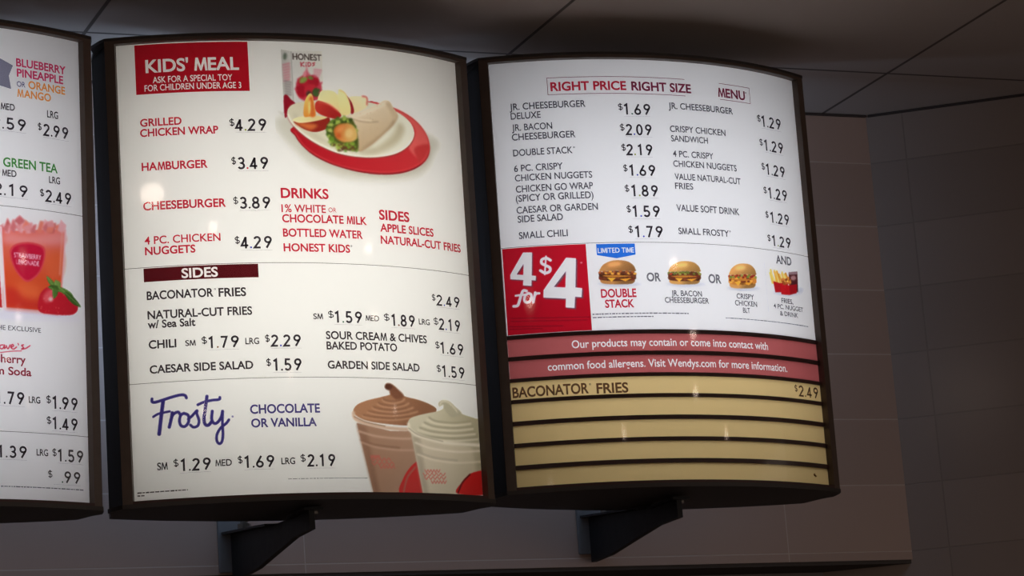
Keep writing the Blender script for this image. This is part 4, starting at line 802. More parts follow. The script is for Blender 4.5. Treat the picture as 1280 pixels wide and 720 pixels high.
  ('p',[(490,4724),(487,4727),(485,4731),(485,4736),(486,4742),(489,4748),(494,4753),(499,4758),(504,4760),(509,4761),(513,4760),(517,4758),(518,4753),(519,4748),(517,4742),(514,4736),(510,4731),(505,4727),(500,4724),(494,4723)],(92,60,36),7,0),
  ('p',[(547,4704),(545,4698),(541,4694),(535,4690),(528,4688),(520,4688),(513,4689),(507,4692),(503,4697),(501,4702),(501,4707),(503,4713),(508,4718),(514,4721),(521,4723),(528,4724),(535,4722),(541,4719),(545,4715),(547,4710)],(104,140,48),7,0),
  ('p',[(368,4766),(361,4762),(354,4760),(348,4760),(343,4762),(339,4765),(338,4770),(338,4775),(341,4781),(346,4786),(352,4791),(359,4795),(366,4797),(372,4797),(377,4795),(381,4792),(383,4787),(382,4782),(379,4776),(374,4771)],(92,60,36),7,0),
  ('p',[(674,4699),(673,4703),(675,4708),(679,4714),(685,4720),(692,4726),(700,4731),(708,4734),(715,4736),(721,4736),(724,4734),(725,4730),(724,4725),(720,4719),(714,4713),(706,4707),(698,4702),(690,4698),(683,4697),(678,4697)],(104,140,48),7,0),
  ('p',[(617,4751),(617,4758),(619,4764),(623,4770),(627,4774),(633,4776),(638,4776),(644,4774),(648,4770),(651,4765),(653,4758),(653,4751),(651,4745),(648,4739),(643,4735),(638,4733),(632,4733),(627,4735),(622,4739),(619,4744)],(92,60,36),7,0),
  ('p',[(549,4782),(545,4784),(543,4788),(541,4794),(542,4800),(544,4807),(547,4813),(551,4819),(556,4823),(561,4825),(565,4825),(569,4823),(572,4819),(573,4814),(573,4807),(571,4801),(568,4794),(564,4789),(559,4785),(554,4782)],(128,158,58),7,0),
  ('p',[(567,4730),(563,4731),(559,4736),(557,4742),(556,4750),(557,4758),(560,4767),(564,4775),(569,4780),(574,4784),(579,4785),(584,4783),(587,4779),(590,4773),(590,4765),(589,4756),(586,4748),(583,4740),(578,4734),(572,4731)],(128,158,58),7,0),
  ('p',[(665,4728),(660,4725),(654,4724),(648,4724),(643,4727),(639,4730),(637,4735),(637,4740),(638,4745),(641,4750),(645,4754),(650,4757),(656,4758),(661,4757),(666,4755),(670,4752),(673,4747),(673,4742),(672,4737),(669,4732)],(92,60,36),7,0),
  ('p',[(667,4753),(664,4755),(663,4760),(663,4765),(665,4771),(668,4777),(673,4783),(678,4788),(683,4791),(688,4792),(692,4791),(695,4789),(697,4784),(696,4779),(694,4773),(691,4767),(687,4761),(681,4756),(676,4753),(671,4752)],(104,140,48),7,0),
  ('p',[(577,4736),(570,4738),(563,4740),(558,4745),(556,4750),(555,4756),(558,4763),(562,4768),(568,4772),(575,4775),(583,4776),(590,4775),(596,4772),(601,4768),(604,4762),(604,4756),(602,4750),(598,4744),(592,4740),(585,4737)],(104,140,48),7,0),
  ('p',[(533,4770),(527,4770),(521,4773),(516,4776),(513,4781),(512,4787),(514,4793),(517,4799),(522,4803),(528,4807),(535,4808),(542,4808),(548,4805),(553,4802),(555,4797),(556,4791),(555,4785),(552,4779),(547,4775),(540,4771)],(104,140,48),7,0),
 ]),
 (2,'food_picture','printed picture of a chocolate and a vanilla milkshake in clear cups',(270, 2720, 9, 1630),0.0008,[
  ('g',[(461,943),(974,842),(1546,861),(1529,-9),(659,-22)],(168,130,106),(176,140,116),(474,600),(1429,619),5,0),('p',[(461,943),(600,894),(748,-2),(660,-3)],(150,112,90),39,0),
  ('s',[(480,834),(745,767),(1105,743),(1342,751)],24,(200,168,146),10,0),('s',[(514,686),(735,618),(1094,586),(1354,593)],19,(196,162,140),10,0),('s',[(507,717),(737,649),(1096,617)],19,(146,108,86),15,0),
  ('g',[(427,1076),(467,1178),(623,1248),(860,1304),(1008,1348),(994,1403),(923,1433),(945,1485),(1018,1491),(1098,1439),(1217,1332),(1455,1287),(1676,1226),(1763,1158),(1609,1023),(1307,931),(890,939),(584,984)],(172,124,92),(142,98,72),(687,1229),(1562,1061),5,1),
  ('s',[(553,1034),(738,1002),(1030,994),(1314,1031),(1502,1070)],19,(192,148,116),10,0),('s',[(571,1054),(740,1030),(1032,1021),(1316,1054)],15,(138,94,70),10,0),
  ('s',[(630,1091),(782,1058),(1034,1049),(1280,1085),(1433,1123)],19,(192,148,116),10,0),('s',[(649,1111),(784,1086),(1036,1077),(1282,1109)],15,(138,94,70),10,0),
  ('s',[(708,1147),(825,1114),(1038,1104),(1246,1139),(1363,1175)],19,(192,148,116),10,0),('s',[(727,1167),(827,1142),(1040,1132),(1247,1163)],15,(138,94,70),10,0),
  ('s',[(787,1208),(870,1175),(1042,1164),(1212,1197),(1295,1232)],19,(192,148,116),10,0),('s',[(806,1228),(872,1202),(1044,1191),(1214,1221)],15,(138,94,70),10,0),
  ('s',[(867,1269),(914,1235),(1046,1223),(1178,1255),(1228,1289)],19,(192,148,116),10,0),('s',[(886,1289),(916,1263),(1048,1251),(1180,1279)],15,(138,94,70),10,0),
  ('p',[(999,1348),(985,1403),(928,1437),(949,1485),(1018,1487),(1107,1435),(1217,1332),(1096,1280)],(128,82,60),10,1),('p',[(976,1403),(923,1433),(945,1485),(1018,1483),(1042,1437)],(92,54,40),10,1),
  ('s',[(423,1084),(440,1006),(603,937),(887,888),(1208,873),(1450,897)],44,(206,176,152),10,0),('s',[(433,1029),(604,957),(888,907)],15,(170,136,112),5,0),
  ('s',[(641,507),(654,472),(672,508),(685,473),(703,508),(716,473),(734,508),(748,473),(766,509),(779,474)],13,(190,98,86),5,0),
  ('s',[(647,468),(678,434),(713,469),(744,434),(780,470),(811,435),(847,471),(878,436),(915,472),(947,437)],13,(190,98,86),5,0),
  ('s',[(657,414),(692,379),(732,415),(767,380),(807,416),(843,381),(884,417),(920,382),(961,418),(997,383)],13,(190,98,86),5,0),
  ('s',[(772,368),(795,333),(823,369),(847,334),(875,370),(899,335),(927,370),(951,336),(979,371),(1003,336)],13,(190,98,86),5,0),('p',[(1063,1),(1138,218),(1276,378),(1417,453),(1485,384),(1481,9)],(196,36,34),5,1),
  ('s',[(1124,21),(1199,219),(1337,360)],19,(170,120,100),10,0),('g',[(1292,852),(1846,755),(2669,763),(2645,36),(1440,-11)],(210,198,176),(204,192,164),(1411,382),(2497,430),5,0),
  ('p',[(1300,832),(1442,798),(1531,11),(1442,8)],(184,172,150),39,0),('p',[(2407,746),(2669,763),(2661,440),(2485,308)],(184,172,140),68,0),('s',[(1362,696),(1629,626),(2104,600),(2613,646)],24,(230,219,202),10,0),
  ('s',[(1384,539),(1667,469),(2091,448),(2597,492)],19,(228,216,198),10,0),('s',[(1386,570),(1670,501),(2094,480)],19,(186,174,150),15,0),
  ('g',[(1260,938),(1304,1026),(1514,1090),(1805,1152),(1905,1206),(1897,1246),(1820,1217),(1814,1265),(1891,1301),(2009,1293),(2115,1227),(2237,1138),(2501,1092),(2686,1048),(2665,723),(2168,684),(1637,730),(1322,813)],(208,200,176),(178,168,136),(1562,1061),(2533,795),5,1),
  ('s',[(1336,798),(1639,754),(2062,750),(2534,803)],29,(220,211,190),15,0),('s',[(1367,831),(1641,786),(2065,782),(2537,831)],19,(168,158,128),15,0),
  ('s',[(1419,872),(1675,827),(2068,823),(2492,873)],29,(220,211,190),15,0),('s',[(1451,905),(1677,859),(2071,855),(2495,901)],19,(168,158,128),15,0),
  ('s',[(1503,947),(1712,900),(2074,895),(2450,942)],29,(220,211,190),15,0),('s',[(1535,980),(1714,932),(2077,927),(2453,971)],19,(168,158,128),15,0),
  ('s',[(1589,1022),(1748,974),(2081,968),(2408,1012)],29,(220,211,190),15,0),('s',[(1622,1055),(1751,1006),(2084,1000),(2411,1041)],19,(168,158,128),15,0),
  ('p',[(1903,1190),(1897,1246),(1820,1217),(1814,1265),(1891,1301),(2009,1293),(2115,1227),(2237,1138),(2035,1077)],(184,176,150),10,1),
  ('s',[(1832,1234),(1868,1280),(1966,1290),(2070,1232),(2153,1157)],24,(214,206,186),10,0),('s',[(1265,946),(1301,852),(1539,766),(1949,712),(2639,721)],49,(228,218,200),10,0),
  ('s',[(1266,890),(1442,798),(1844,731)],15,(188,178,156),5,0),('s',[(1496,329),(1519,294),(1547,331),(1571,296),(1599,332),(1623,297),(1652,334),(1676,299),(1706,336),(1729,301),(1759,338)],14,(206,110,98),5,0),
  ('s',[(1462,281),(1497,246),(1538,283),(1573,248),(1614,285),(1650,251),(1691,288),(1728,254),(1770,291),(1807,257),(1850,294)],14,(206,110,98),5,0),
  ('s',[(1478,234),(1512,199),(1552,236),(1586,201),(1626,238),(1661,204),(1702,241),(1737,206),(1779,244),(1815,209),(1857,247)],14,(206,110,98),5,0),
  ('s',[(1594,182),(1617,147),(1646,184),(1670,149),(1700,185),(1724,151),(1753,187),(1778,152),(1808,189),(1832,154),(1863,191)],14,(206,110,98),5,0),
  ('p',[(2054,24),(2151,179),(2335,308),(2585,370),(2694,377),(2660,53)],(204,34,32),5,1),('s',[(2071,33),(2168,180),(2329,300)],24,(120,22,24),5,0),
 ]),
 (3,'food_picture','printed picture of a double patty cheeseburger',(-1281, -585, 2805, 3234),0.0007,[
  ('p',[(-1259,2868),(-940,2888),(-565,2848),(-945,2818)],(196,198,206),32,1),
  ('g',[(-1170,2929),(-938,2909),(-695,2919),(-716,2863),(-836,2851),(-1049,2855),(-1169,2876)],(190,133,76),(140,98,56),(-992,2906),(-890,2845),4,1),
  ('p',[(-1178,3034),(-927,3049),(-676,3025),(-659,2968),(-679,2919),(-832,2900),(-1045,2904),(-1191,2929),(-1203,2986)],(92,48,30),4,1),
  ('p',[(-1091,2928),(-1094,2924),(-1099,2921),(-1107,2919),(-1115,2919),(-1124,2921),(-1132,2924),(-1139,2929),(-1144,2934),(-1146,2940),(-1146,2945),(-1143,2949),(-1138,2952),(-1130,2953),(-1122,2953),(-1113,2951),(-1105,2948),(-1098,2944),(-1093,2938),(-1091,2933)],(124,64,40),4,0),
  ('p',[(-1097,2946),(-1099,2941),(-1103,2936),(-1110,2933),(-1118,2931),(-1127,2930),(-1136,2931),(-1144,2933),(-1150,2936),(-1154,2941),(-1155,2946),(-1153,2950),(-1149,2955),(-1142,2958),(-1134,2961),(-1125,2961),(-1116,2961),(-1108,2958),(-1102,2955),(-1098,2950)],(124,64,40),4,0),
  ('p',[(-757,3022),(-757,3017),(-759,3011),(-764,3005),(-770,3000),(-779,2995),(-787,2992),(-796,2990),(-803,2990),(-809,2992),(-812,2996),(-813,3001),(-811,3007),(-806,3013),(-799,3019),(-791,3023),(-782,3027),(-774,3028),(-766,3028),(-761,3026)],(124,64,40),4,0),
  ('p',[(-943,2955),(-942,2950),(-944,2944),(-948,2938),(-955,2932),(-963,2928),(-971,2924),(-980,2922),(-987,2923),(-993,2925),(-996,2928),(-997,2933),(-995,2939),(-990,2945),(-984,2951),(-976,2956),(-967,2959),(-959,2961),(-951,2961),(-946,2959)],(124,64,40),4,0),
  ('p',[(-1024,2936),(-1026,2931),(-1031,2927),(-1038,2925),(-1046,2923),(-1055,2924),(-1064,2925),(-1072,2929),(-1077,2933),(-1081,2938),(-1081,2943),(-1079,2947),(-1074,2951),(-1067,2954),(-1059,2955),(-1050,2955),(-1041,2953),(-1034,2950),(-1028,2946),(-1024,2941)],(64,33,21),4,0),
  ('p',[(-700,3028),(-699,3023),(-701,3017),(-706,3011),(-713,3006),(-721,3001),(-730,2998),(-738,2996),(-746,2996),(-751,2998),(-755,3002),(-755,3007),(-753,3013),(-748,3019),(-742,3025),(-733,3029),(-725,3033),(-716,3034),(-709,3034),(-703,3032)],(120,50,35),4,0),
  ('p',[(-1153,2928),(-1155,2924),(-1161,2920),(-1168,2918),(-1176,2918),(-1185,2919),(-1193,2922),(-1201,2926),(-1206,2931),(-1209,2936),(-1209,2941),(-1206,2945),(-1201,2949),(-1194,2951),(-1186,2951),(-1177,2950),(-1168,2947),(-1161,2943),(-1156,2938),(-1153,2933)],(124,64,40),4,0),
  ('p',[(-792,2956),(-795,2951),(-801,2948),(-808,2947),(-817,2947),(-826,2949),(-834,2952),(-841,2956),(-846,2961),(-848,2967),(-848,2972),(-845,2976),(-840,2979),(-832,2981),(-824,2981),(-815,2979),(-806,2976),(-799,2971),(-794,2966),(-792,2961)],(124,64,40),4,0),
  ('p',[(-877,2979),(-880,2974),(-885,2971),(-892,2968),(-901,2968),(-910,2969),(-918,2971),(-926,2975),(-931,2980),(-934,2985),(-934,2990),(-932,2994),(-926,2998),(-919,3000),(-911,3001),(-902,3000),(-893,2997),(-886,2994),(-880,2989),(-877,2984)],(124,64,40),4,0),
  ('p',[(-679,2922),(-680,2917),(-685,2913),(-691,2909),(-700,2906),(-709,2905),(-718,2905),(-726,2906),(-733,2909),(-737,2913),(-739,2918),(-737,2923),(-733,2928),(-726,2932),(-718,2935),(-709,2936),(-700,2936),(-691,2934),(-685,2931),(-680,2927)],(120,50,35),4,0),
  ('p',[(-688,3004),(-690,2999),(-695,2995),(-703,2993),(-711,2991),(-720,2992),(-729,2994),(-737,2997),(-743,3002),(-746,3007),(-746,3012),(-744,3016),(-739,3020),(-732,3023),(-723,3024),(-714,3023),(-705,3021),(-697,3018),(-692,3014),(-688,3009)],(120,50,35),4,0),
  ('p',[(-719,3010),(-720,3005),(-724,3000),(-730,2996),(-738,2992),(-748,2990),(-757,2990),(-765,2990),(-772,2993),(-777,2997),(-779,3001),(-778,3006),(-774,3011),(-768,3016),(-759,3019),(-750,3021),(-741,3022),(-733,3021),(-726,3019),(-721,3015)],(120,50,35),4,0),
  ('p',[(-669,2952),(-673,2948),(-679,2946),(-686,2946),(-695,2948),(-703,2951),(-710,2956),(-716,2962),(-720,2968),(-721,2974),(-720,2979),(-716,2982),(-710,2984),(-703,2984),(-694,2983),(-686,2979),(-679,2974),(-673,2969),(-669,2963),(-668,2957)],(120,50,35),4,0),
  ('p',[(-739,2953),(-740,2948),(-744,2943),(-750,2939),(-758,2935),(-767,2932),(-776,2932),(-785,2932),(-791,2935),(-796,2938),(-798,2943),(-797,2948),(-794,2953),(-788,2957),(-780,2961),(-771,2964),(-761,2964),(-753,2964),(-746,2961),(-741,2958)],(120,50,35),4,0),
  ('p',[(-668,2953),(-672,2949),(-678,2947),(-686,2946),(-694,2948),(-702,2951),(-710,2956),(-716,2961),(-720,2967),(-722,2973),(-720,2978),(-717,2982),(-711,2984),(-703,2984),(-695,2983),(-686,2980),(-679,2975),(-673,2969),(-669,2963),(-667,2958)],(124,64,40),4,0),
  ('p',[(-856,3024),(-857,3019),(-860,3013),(-866,3008),(-873,3004),(-882,3001),(-891,3000),(-900,3000),(-907,3002),(-912,3005),(-914,3010),(-914,3015),(-910,3020),(-904,3025),(-897,3029),(-888,3032),(-879,3034),(-870,3033),(-863,3031),(-858,3028)],(124,64,40),4,0),
  ('p',[(-945,3002),(-947,2997),(-951,2993),(-958,2990),(-967,2988),(-976,2988),(-985,2989),(-992,2992),(-998,2996),(-1002,3001),(-1003,3006),(-1001,3011),(-996,3015),(-989,3018),(-981,3019),(-972,3020),(-963,3018),(-955,3015),(-949,3011),(-945,3007)],(120,50,35),4,0),
  ('p',[(-769,2953),(-768,2948),(-771,2942),(-776,2936),(-783,2931),(-791,2927),(-800,2924),(-809,2923),(-816,2923),(-822,2926),(-825,2930),(-825,2935),(-822,2941),(-817,2946),(-810,2952),(-802,2956),(-793,2959),(-785,2960),(-777,2959),(-772,2957)],(120,50,35),4,0),
  ('p',[(-902,2938),(-904,2933),(-909,2929),(-916,2926),(-924,2924),(-933,2923),(-942,2924),(-950,2927),(-956,2931),(-960,2935),(-961,2940),(-959,2945),(-954,2949),(-948,2953),(-939,2955),(-930,2955),(-921,2954),(-913,2951),(-907,2947),(-903,2943)],(124,64,40),4,0),
  ('p',[(-971,2946),(-973,2941),(-977,2936),(-984,2933),(-992,2930),(-1001,2930),(-1010,2930),(-1018,2932),(-1024,2936),(-1028,2940),(-1029,2945),(-1028,2950),(-1023,2954),(-1017,2958),(-1009,2960),(-999,2961),(-990,2960),(-982,2958),(-976,2955),(-972,2951)],(124,64,40),4,0),
  ('p',[(-806,2913),(-808,2908),(-813,2904),(-820,2901),(-829,2900),(-838,2900),(-847,2902),(-855,2905),(-860,2909),(-864,2914),(-864,2919),(-862,2924),(-857,2928),(-850,2930),(-842,2932),(-833,2932),(-824,2930),(-816,2927),(-810,2923),(-807,2918)],(124,64,40),4,0),
  ('p',[(-828,3010),(-828,3005),(-832,2999),(-837,2994),(-845,2990),(-854,2987),(-863,2985),(-871,2985),(-879,2987),(-883,2990),(-886,2995),(-885,3000),(-882,3005),(-876,3010),(-869,3014),(-860,3017),(-851,3019),(-842,3019),(-835,3017),(-830,3014)],(64,33,21),4,0),
  ('p',[(-771,2952),(-774,2947),(-780,2945),(-787,2944),(-796,2945),(-805,2947),(-813,2951),(-819,2957),(-823,2962),(-825,2968),(-825,2973),(-821,2977),(-815,2979),(-808,2980),(-800,2979),(-791,2977),(-783,2973),(-776,2968),(-772,2962),(-770,2957)],(64,33,21),4,0),
  ('p',[(-953,2975),(-957,2971),(-962,2969),(-970,2968),(-978,2969),(-987,2971),(-995,2975),(-1001,2980),(-1006,2986),(-1008,2991),(-1007,2996),(-1003,3001),(-998,3003),(-991,3004),(-982,3003),(-974,3001),(-966,2997),(-959,2992),(-955,2986),(-953,2981)],(124,64,40),4,0),
  ('p',[(-923,2991),(-925,2986),(-930,2982),(-937,2979),(-945,2978),(-954,2977),(-963,2979),(-971,2982),(-977,2986),(-980,2990),(-981,2995),(-979,3000),(-975,3004),(-968,3007),(-959,3009),(-950,3009),(-941,3008),(-933,3005),(-927,3001),(-924,2996)],(120,50,35),4,0),
  ('p',[(-1155,2935),(-1158,2931),(-1164,2928),(-1171,2927),(-1179,2928),(-1188,2930),(-1196,2934),(-1202,2939),(-1207,2944),(-1209,2950),(-1208,2955),(-1205,2959),(-1200,2962),(-1193,2963),(-1184,2962),(-1176,2960),(-1168,2956),(-1161,2951),(-1157,2945),(-1154,2940)],(120,50,35),4,0),
  ('p',[(-1155,2984),(-932,2986),(-719,2969),(-881,2957),(-1041,2960)],(196,128,52),4,1),('p',[(-1094,2955),(-962,2944),(-1025,2890)],(238,176,62),4,0),('p',[(-910,2929),(-721,2941),(-822,2893)],(226,158,54),4,0),
  ('p',[(-1157,3030),(-1159,3025),(-1163,3020),(-1169,3016),(-1177,3014),(-1185,3013),(-1193,3015),(-1200,3017),(-1205,3022),(-1209,3027),(-1210,3032),(-1208,3037),(-1204,3042),(-1198,3046),(-1190,3048),(-1182,3048),(-1174,3047),(-1167,3045),(-1161,3040),(-1158,3035)],(176,96,50),4,0),
  ('p',[(-1128,3016),(-1130,3010),(-1134,3006),(-1140,3002),(-1148,3000),(-1156,2999),(-1164,3001),(-1171,3003),(-1177,3008),(-1180,3013),(-1181,3018),(-1179,3024),(-1175,3028),(-1169,3032),(-1161,3034),(-1153,3035),(-1145,3033),(-1138,3030),(-1132,3026),(-1129,3021)],(110,60,40),4,0),
  ('p',[(-1096,3052),(-1097,3047),(-1100,3041),(-1105,3036),(-1112,3032),(-1120,3029),(-1128,3029),(-1136,3030),(-1142,3032),(-1147,3036),(-1149,3041),(-1148,3047),(-1145,3052),(-1140,3057),(-1133,3061),(-1125,3064),(-1117,3065),(-1109,3064),(-1103,3061),(-1099,3057)],(176,96,50),4,0),
  ('p',[(-1068,3018),(-1070,3013),(-1074,3008),(-1080,3004),(-1088,3002),(-1096,3001),(-1104,3002),(-1111,3004),(-1117,3008),(-1120,3013),(-1121,3019),(-1120,3024),(-1116,3029),(-1109,3033),(-1102,3035),(-1094,3036),(-1086,3035),(-1078,3032),(-1073,3028),(-1069,3023)],(226,166,70),4,0),
  ('p',[(-1038,3022),(-1040,3016),(-1045,3012),(-1051,3008),(-1059,3006),(-1067,3006),(-1075,3008),(-1082,3011),(-1087,3015),(-1090,3020),(-1091,3026),(-1089,3031),(-1084,3036),(-1078,3039),(-1070,3041),(-1062,3041),(-1054,3040),(-1047,3037),(-1042,3032),(-1039,3027)],(176,96,50),4,0),
  ('p',[(-1009,3033),(-1012,3028),(-1018,3025),(-1025,3023),(-1033,3024),(-1040,3026),(-1048,3030),(-1053,3035),(-1057,3041),(-1058,3047),(-1057,3052),(-1054,3057),(-1048,3060),(-1041,3061),(-1034,3061),(-1026,3059),(-1019,3055),(-1013,3050),(-1009,3044),(-1008,3038)],(226,166,70),4,0),
  ('p',[(-979,3009),(-981,3004),(-985,2999),(-991,2995),(-998,2993),(-1007,2992),(-1015,2993),(-1022,2996),(-1028,3000),(-1031,3005),(-1032,3010),(-1030,3015),(-1026,3020),(-1020,3024),(-1013,3026),(-1004,3027),(-996,3026),(-989,3024),(-983,3020),(-980,3015)],(226,166,70),4,0),
  ('p',[(-947,3034),(-948,3028),(-952,3023),(-958,3019),(-966,3016),(-974,3015),(-982,3015),(-990,3017),(-995,3021),(-999,3026),(-1000,3031),(-999,3037),(-995,3042),(-989,3046),(-982,3049),(-974,3050),(-965,3049),(-958,3047),(-952,3044),(-948,3039)],(176,96,50),4,0),
  ('p',[(-917,3031),(-919,3026),(-923,3021),(-930,3018),(-937,3016),(-946,3015),(-954,3016),(-961,3019),(-966,3023),(-969,3029),(-970,3034),(-968,3039),(-964,3044),(-958,3048),(-950,3050),(-942,3050),(-934,3049),(-926,3046),(-921,3042),(-918,3037)],(110,60,40),4,0),
  ('p',[(-890,3001),(-893,2996),(-898,2992),(-905,2990),(-913,2989),(-921,2991),(-928,2993),(-935,2998),(-939,3003),(-941,3008),(-941,3014),(-938,3019),(-933,3023),(-926,3025),(-918,3026),(-910,3025),(-902,3022),(-896,3018),(-892,3012),(-889,3007)],(226,166,70),4,0),
  ('p',[(-856,3039),(-858,3034),(-862,3029),(-868,3025),(-875,3022),(-884,3021),(-892,3022),(-899,3024),(-905,3028),(-908,3033),(-910,3038),(-908,3044),(-904,3049),(-898,3053),(-890,3055),(-882,3056),(-874,3056),(-866,3053),(-861,3050),(-857,3045)],(176,96,50),4,0),
  ('p',[(-828,3014),(-831,3009),(-837,3005),(-843,3003),(-851,3002),(-860,3004),(-867,3006),(-873,3011),(-878,3016),(-880,3022),(-879,3027),(-876,3032),(-871,3036),(-864,3038),(-856,3039),(-848,3038),(-841,3035),(-834,3030),(-830,3025),(-828,3019)],(110,60,40),4,0),
  ('p',[(-798,3018),(-798,3013),(-801,3007),(-806,3002),(-813,2998),(-821,2995),(-829,2994),(-837,2994),(-844,2997),(-848,3001),(-851,3006),(-850,3011),(-848,3017),(-842,3022),(-836,3026),(-827,3029),(-819,3030),(-811,3030),(-805,3027),(-800,3023)],(110,60,40),4,0),
  ('p',[(-765,3047),(-765,3041),(-768,3035),(-773,3030),(-780,3026),(-789,3023),(-797,3022),(-805,3023),(-811,3025),(-816,3029),(-818,3034),(-818,3039),(-815,3045),(-810,3050),(-803,3054),(-795,3057),(-786,3058),(-779,3058),(-772,3055),(-767,3052)],(176,96,50),4,0),
  ('p',[(-738,3003),(-741,2998),(-746,2994),(-753,2992),(-761,2992),(-769,2993),(-777,2996),(-783,3000),(-788,3005),(-790,3011),(-789,3016),(-786,3021),(-781,3025),(-774,3027),(-766,3028),(-758,3027),(-750,3024),(-744,3020),(-740,3015),(-737,3009)],(226,166,70),4,0),
  ('p',[(-706,3030),(-706,3025),(-708,3019),(-713,3013),(-719,3008),(-727,3004),(-735,3002),(-743,3002),(-750,3004),(-755,3007),(-758,3011),(-758,3017),(-756,3023),(-752,3029),(-745,3034),(-737,3037),(-729,3039),(-721,3040),(-714,3038),(-709,3035)],(110,60,40),4,0),
  ('p',[(-674,3044),(-674,3039),(-677,3033),(-681,3027),(-688,3022),(-696,3019),(-704,3017),(-712,3017),(-719,3019),(-724,3022),(-727,3027),(-727,3032),(-724,3038),(-720,3044),(-713,3049),(-705,3052),(-697,3054),(-689,3054),(-682,3052),(-677,3049)],(176,96,50),4,0),
  ('p',[(-645,3005),(-647,2999),(-651,2994),(-657,2990),(-665,2988),(-673,2986),(-681,2987),(-689,2989),(-695,2993),(-698,2998),(-700,3003),(-698,3009),(-694,3014),(-688,3018),(-680,3021),(-672,3022),(-663,3021),(-656,3019),(-650,3015),(-646,3010)],(226,166,70),4,0),
  ('g',[(-1172,3048),(-1174,3090),(-1122,3149),(-1012,3195),(-889,3204),(-766,3184),(-689,3131),(-661,3074),(-675,3039),(-927,3053)],(200,140,80),(144,100,57),(-970,3187),(-825,2991),4,1),
  ('p',[(-855,3154),(-860,3144),(-876,3134),(-899,3125),(-929,3118),(-962,3114),(-995,3112),(-1025,3115),(-1048,3120),(-1064,3127),(-1069,3137),(-1064,3147),(-1049,3157),(-1026,3166),(-996,3172),(-963,3177),(-930,3178),(-900,3176),(-876,3171),(-861,3163)],(245,176,106),32,0),
 ]),
 (3,'food_picture','printed picture of a cheeseburger with bacon and lettuce',(-245, 455, 2800, 3234),0.0007,[
  ('p',[(-222,2855),(85,2888),(450,2865),(78,2819)],(196,198,206),31,1),('g',[(-136,2917),(86,2908),(323,2929),(302,2874),(185,2856),(-21,2851),(-136,2866)],(214,159,87),(158,117,64),(35,2904),(132,2848),3,1),
  ('p',[(-143,3020),(99,3046),(343,3033),(359,2979),(339,2930),(189,2904),(-17,2899),(-157,2917),(-167,2972)],(104,54,34),3,1),
  ('p',[(339,2940),(340,2935),(337,2929),(333,2923),(326,2918),(318,2914),(309,2911),(300,2909),(293,2909),(287,2912),(284,2915),(284,2920),(286,2926),(291,2931),(297,2937),(305,2941),(314,2944),(323,2946),(330,2945),(336,2943)],(72,37,23),3,0),
  ('p',[(54,2992),(50,2988),(45,2984),(38,2983),(29,2983),(21,2984),(13,2987),(7,2991),(3,2996),(1,3001),(1,3006),(5,3011),(10,3014),(17,3015),(25,3015),(34,3014),(42,3011),(48,3007),(52,3002),(54,2997)],(140,72,45),3,0),
  ('p',[(1,3006),(1,3001),(-1,2995),(-5,2990),(-11,2984),(-19,2980),(-28,2977),(-36,2975),(-43,2976),(-48,2978),(-52,2981),(-52,2986),(-50,2992),(-46,2997),(-39,3003),(-32,3007),(-23,3010),(-15,3012),(-8,3011),(-3,3009)],(120,50,35),3,0),
  ('p',[(-44,2973),(-45,2968),(-49,2964),(-55,2960),(-63,2957),(-72,2955),(-80,2954),(-88,2956),(-94,2958),(-98,2962),(-100,2967),(-99,2972),(-95,2976),(-89,2981),(-81,2984),(-72,2985),(-64,2986),(-56,2984),(-50,2982),(-45,2978)],(120,50,35),3,0),
  ('p',[(297,2975),(296,2970),(292,2966),(286,2961),(278,2958),(269,2956),(260,2955),(252,2956),(245,2959),(241,2962),(239,2967),(240,2972),(244,2977),(250,2981),(258,2984),(267,2986),(276,2987),(285,2986),(291,2984),(296,2980)],(140,72,45),3,0),
  ('p',[(115,2917),(111,2912),(105,2910),(98,2908),(90,2909),(81,2911),(74,2914),(68,2919),(64,2924),(62,2929),(63,2934),(67,2938),(73,2941),(80,2942),(88,2942),(96,2940),(104,2936),(110,2932),(114,2927),(116,2921)],(140,72,45),3,0),
  ('p',[(105,2989),(104,2984),(100,2979),(93,2975),(86,2972),(77,2970),(68,2969),(60,2970),(54,2973),(49,2977),(48,2981),(49,2986),(53,2991),(59,2995),(67,2998),(76,3000),(84,3001),(92,3000),(99,2997),(103,2993)],(120,50,35),3,0),
  ('p',[(-39,3004),(-40,2999),(-43,2994),(-48,2989),(-55,2984),(-64,2981),(-72,2980),(-80,2980),(-87,2981),(-92,2985),(-94,2989),(-94,2994),(-91,2999),(-85,3004),(-78,3008),(-70,3011),(-61,3013),(-53,3013),(-46,3011),(-42,3008)],(72,37,23),3,0),
  ('p',[(39,3002),(37,2998),(32,2993),(26,2990),(18,2987),(9,2987),(0,2987),(-7,2989),(-13,2993),(-17,2997),(-18,3002),(-16,3006),(-11,3011),(-5,3014),(3,3017),(12,3017),(21,3017),(28,3015),(34,3011),(38,3007)],(120,50,35),3,0),
  ('p',[(205,2993),(202,2989),(196,2986),(188,2985),(180,2985),(172,2987),(164,2991),(158,2996),(154,3001),(153,3006),(154,3011),(158,3015),(164,3018),(171,3019),(179,3019),(187,3016),(195,3013),(201,3008),(205,3003),(206,2998)],(140,72,45),3,0),
  ('p',[(229,2922),(226,2918),(221,2914),(214,2912),(205,2912),(196,2913),(188,2915),(182,2919),(177,2924),(175,2929),(175,2934),(178,2938),(184,2942),(191,2944),(199,2944),(208,2943),(216,2940),(223,2937),(228,2932),(230,2927)],(120,50,35),3,0),
  ('p',[(41,2904),(37,2901),(31,2898),(24,2898),(16,2899),(8,2901),(1,2905),(-5,2911),(-8,2916),(-9,2922),(-8,2926),(-4,2930),(2,2933),(9,2933),(17,2932),(25,2929),(32,2925),(38,2920),(41,2915),(42,2909)],(72,37,23),3,0),
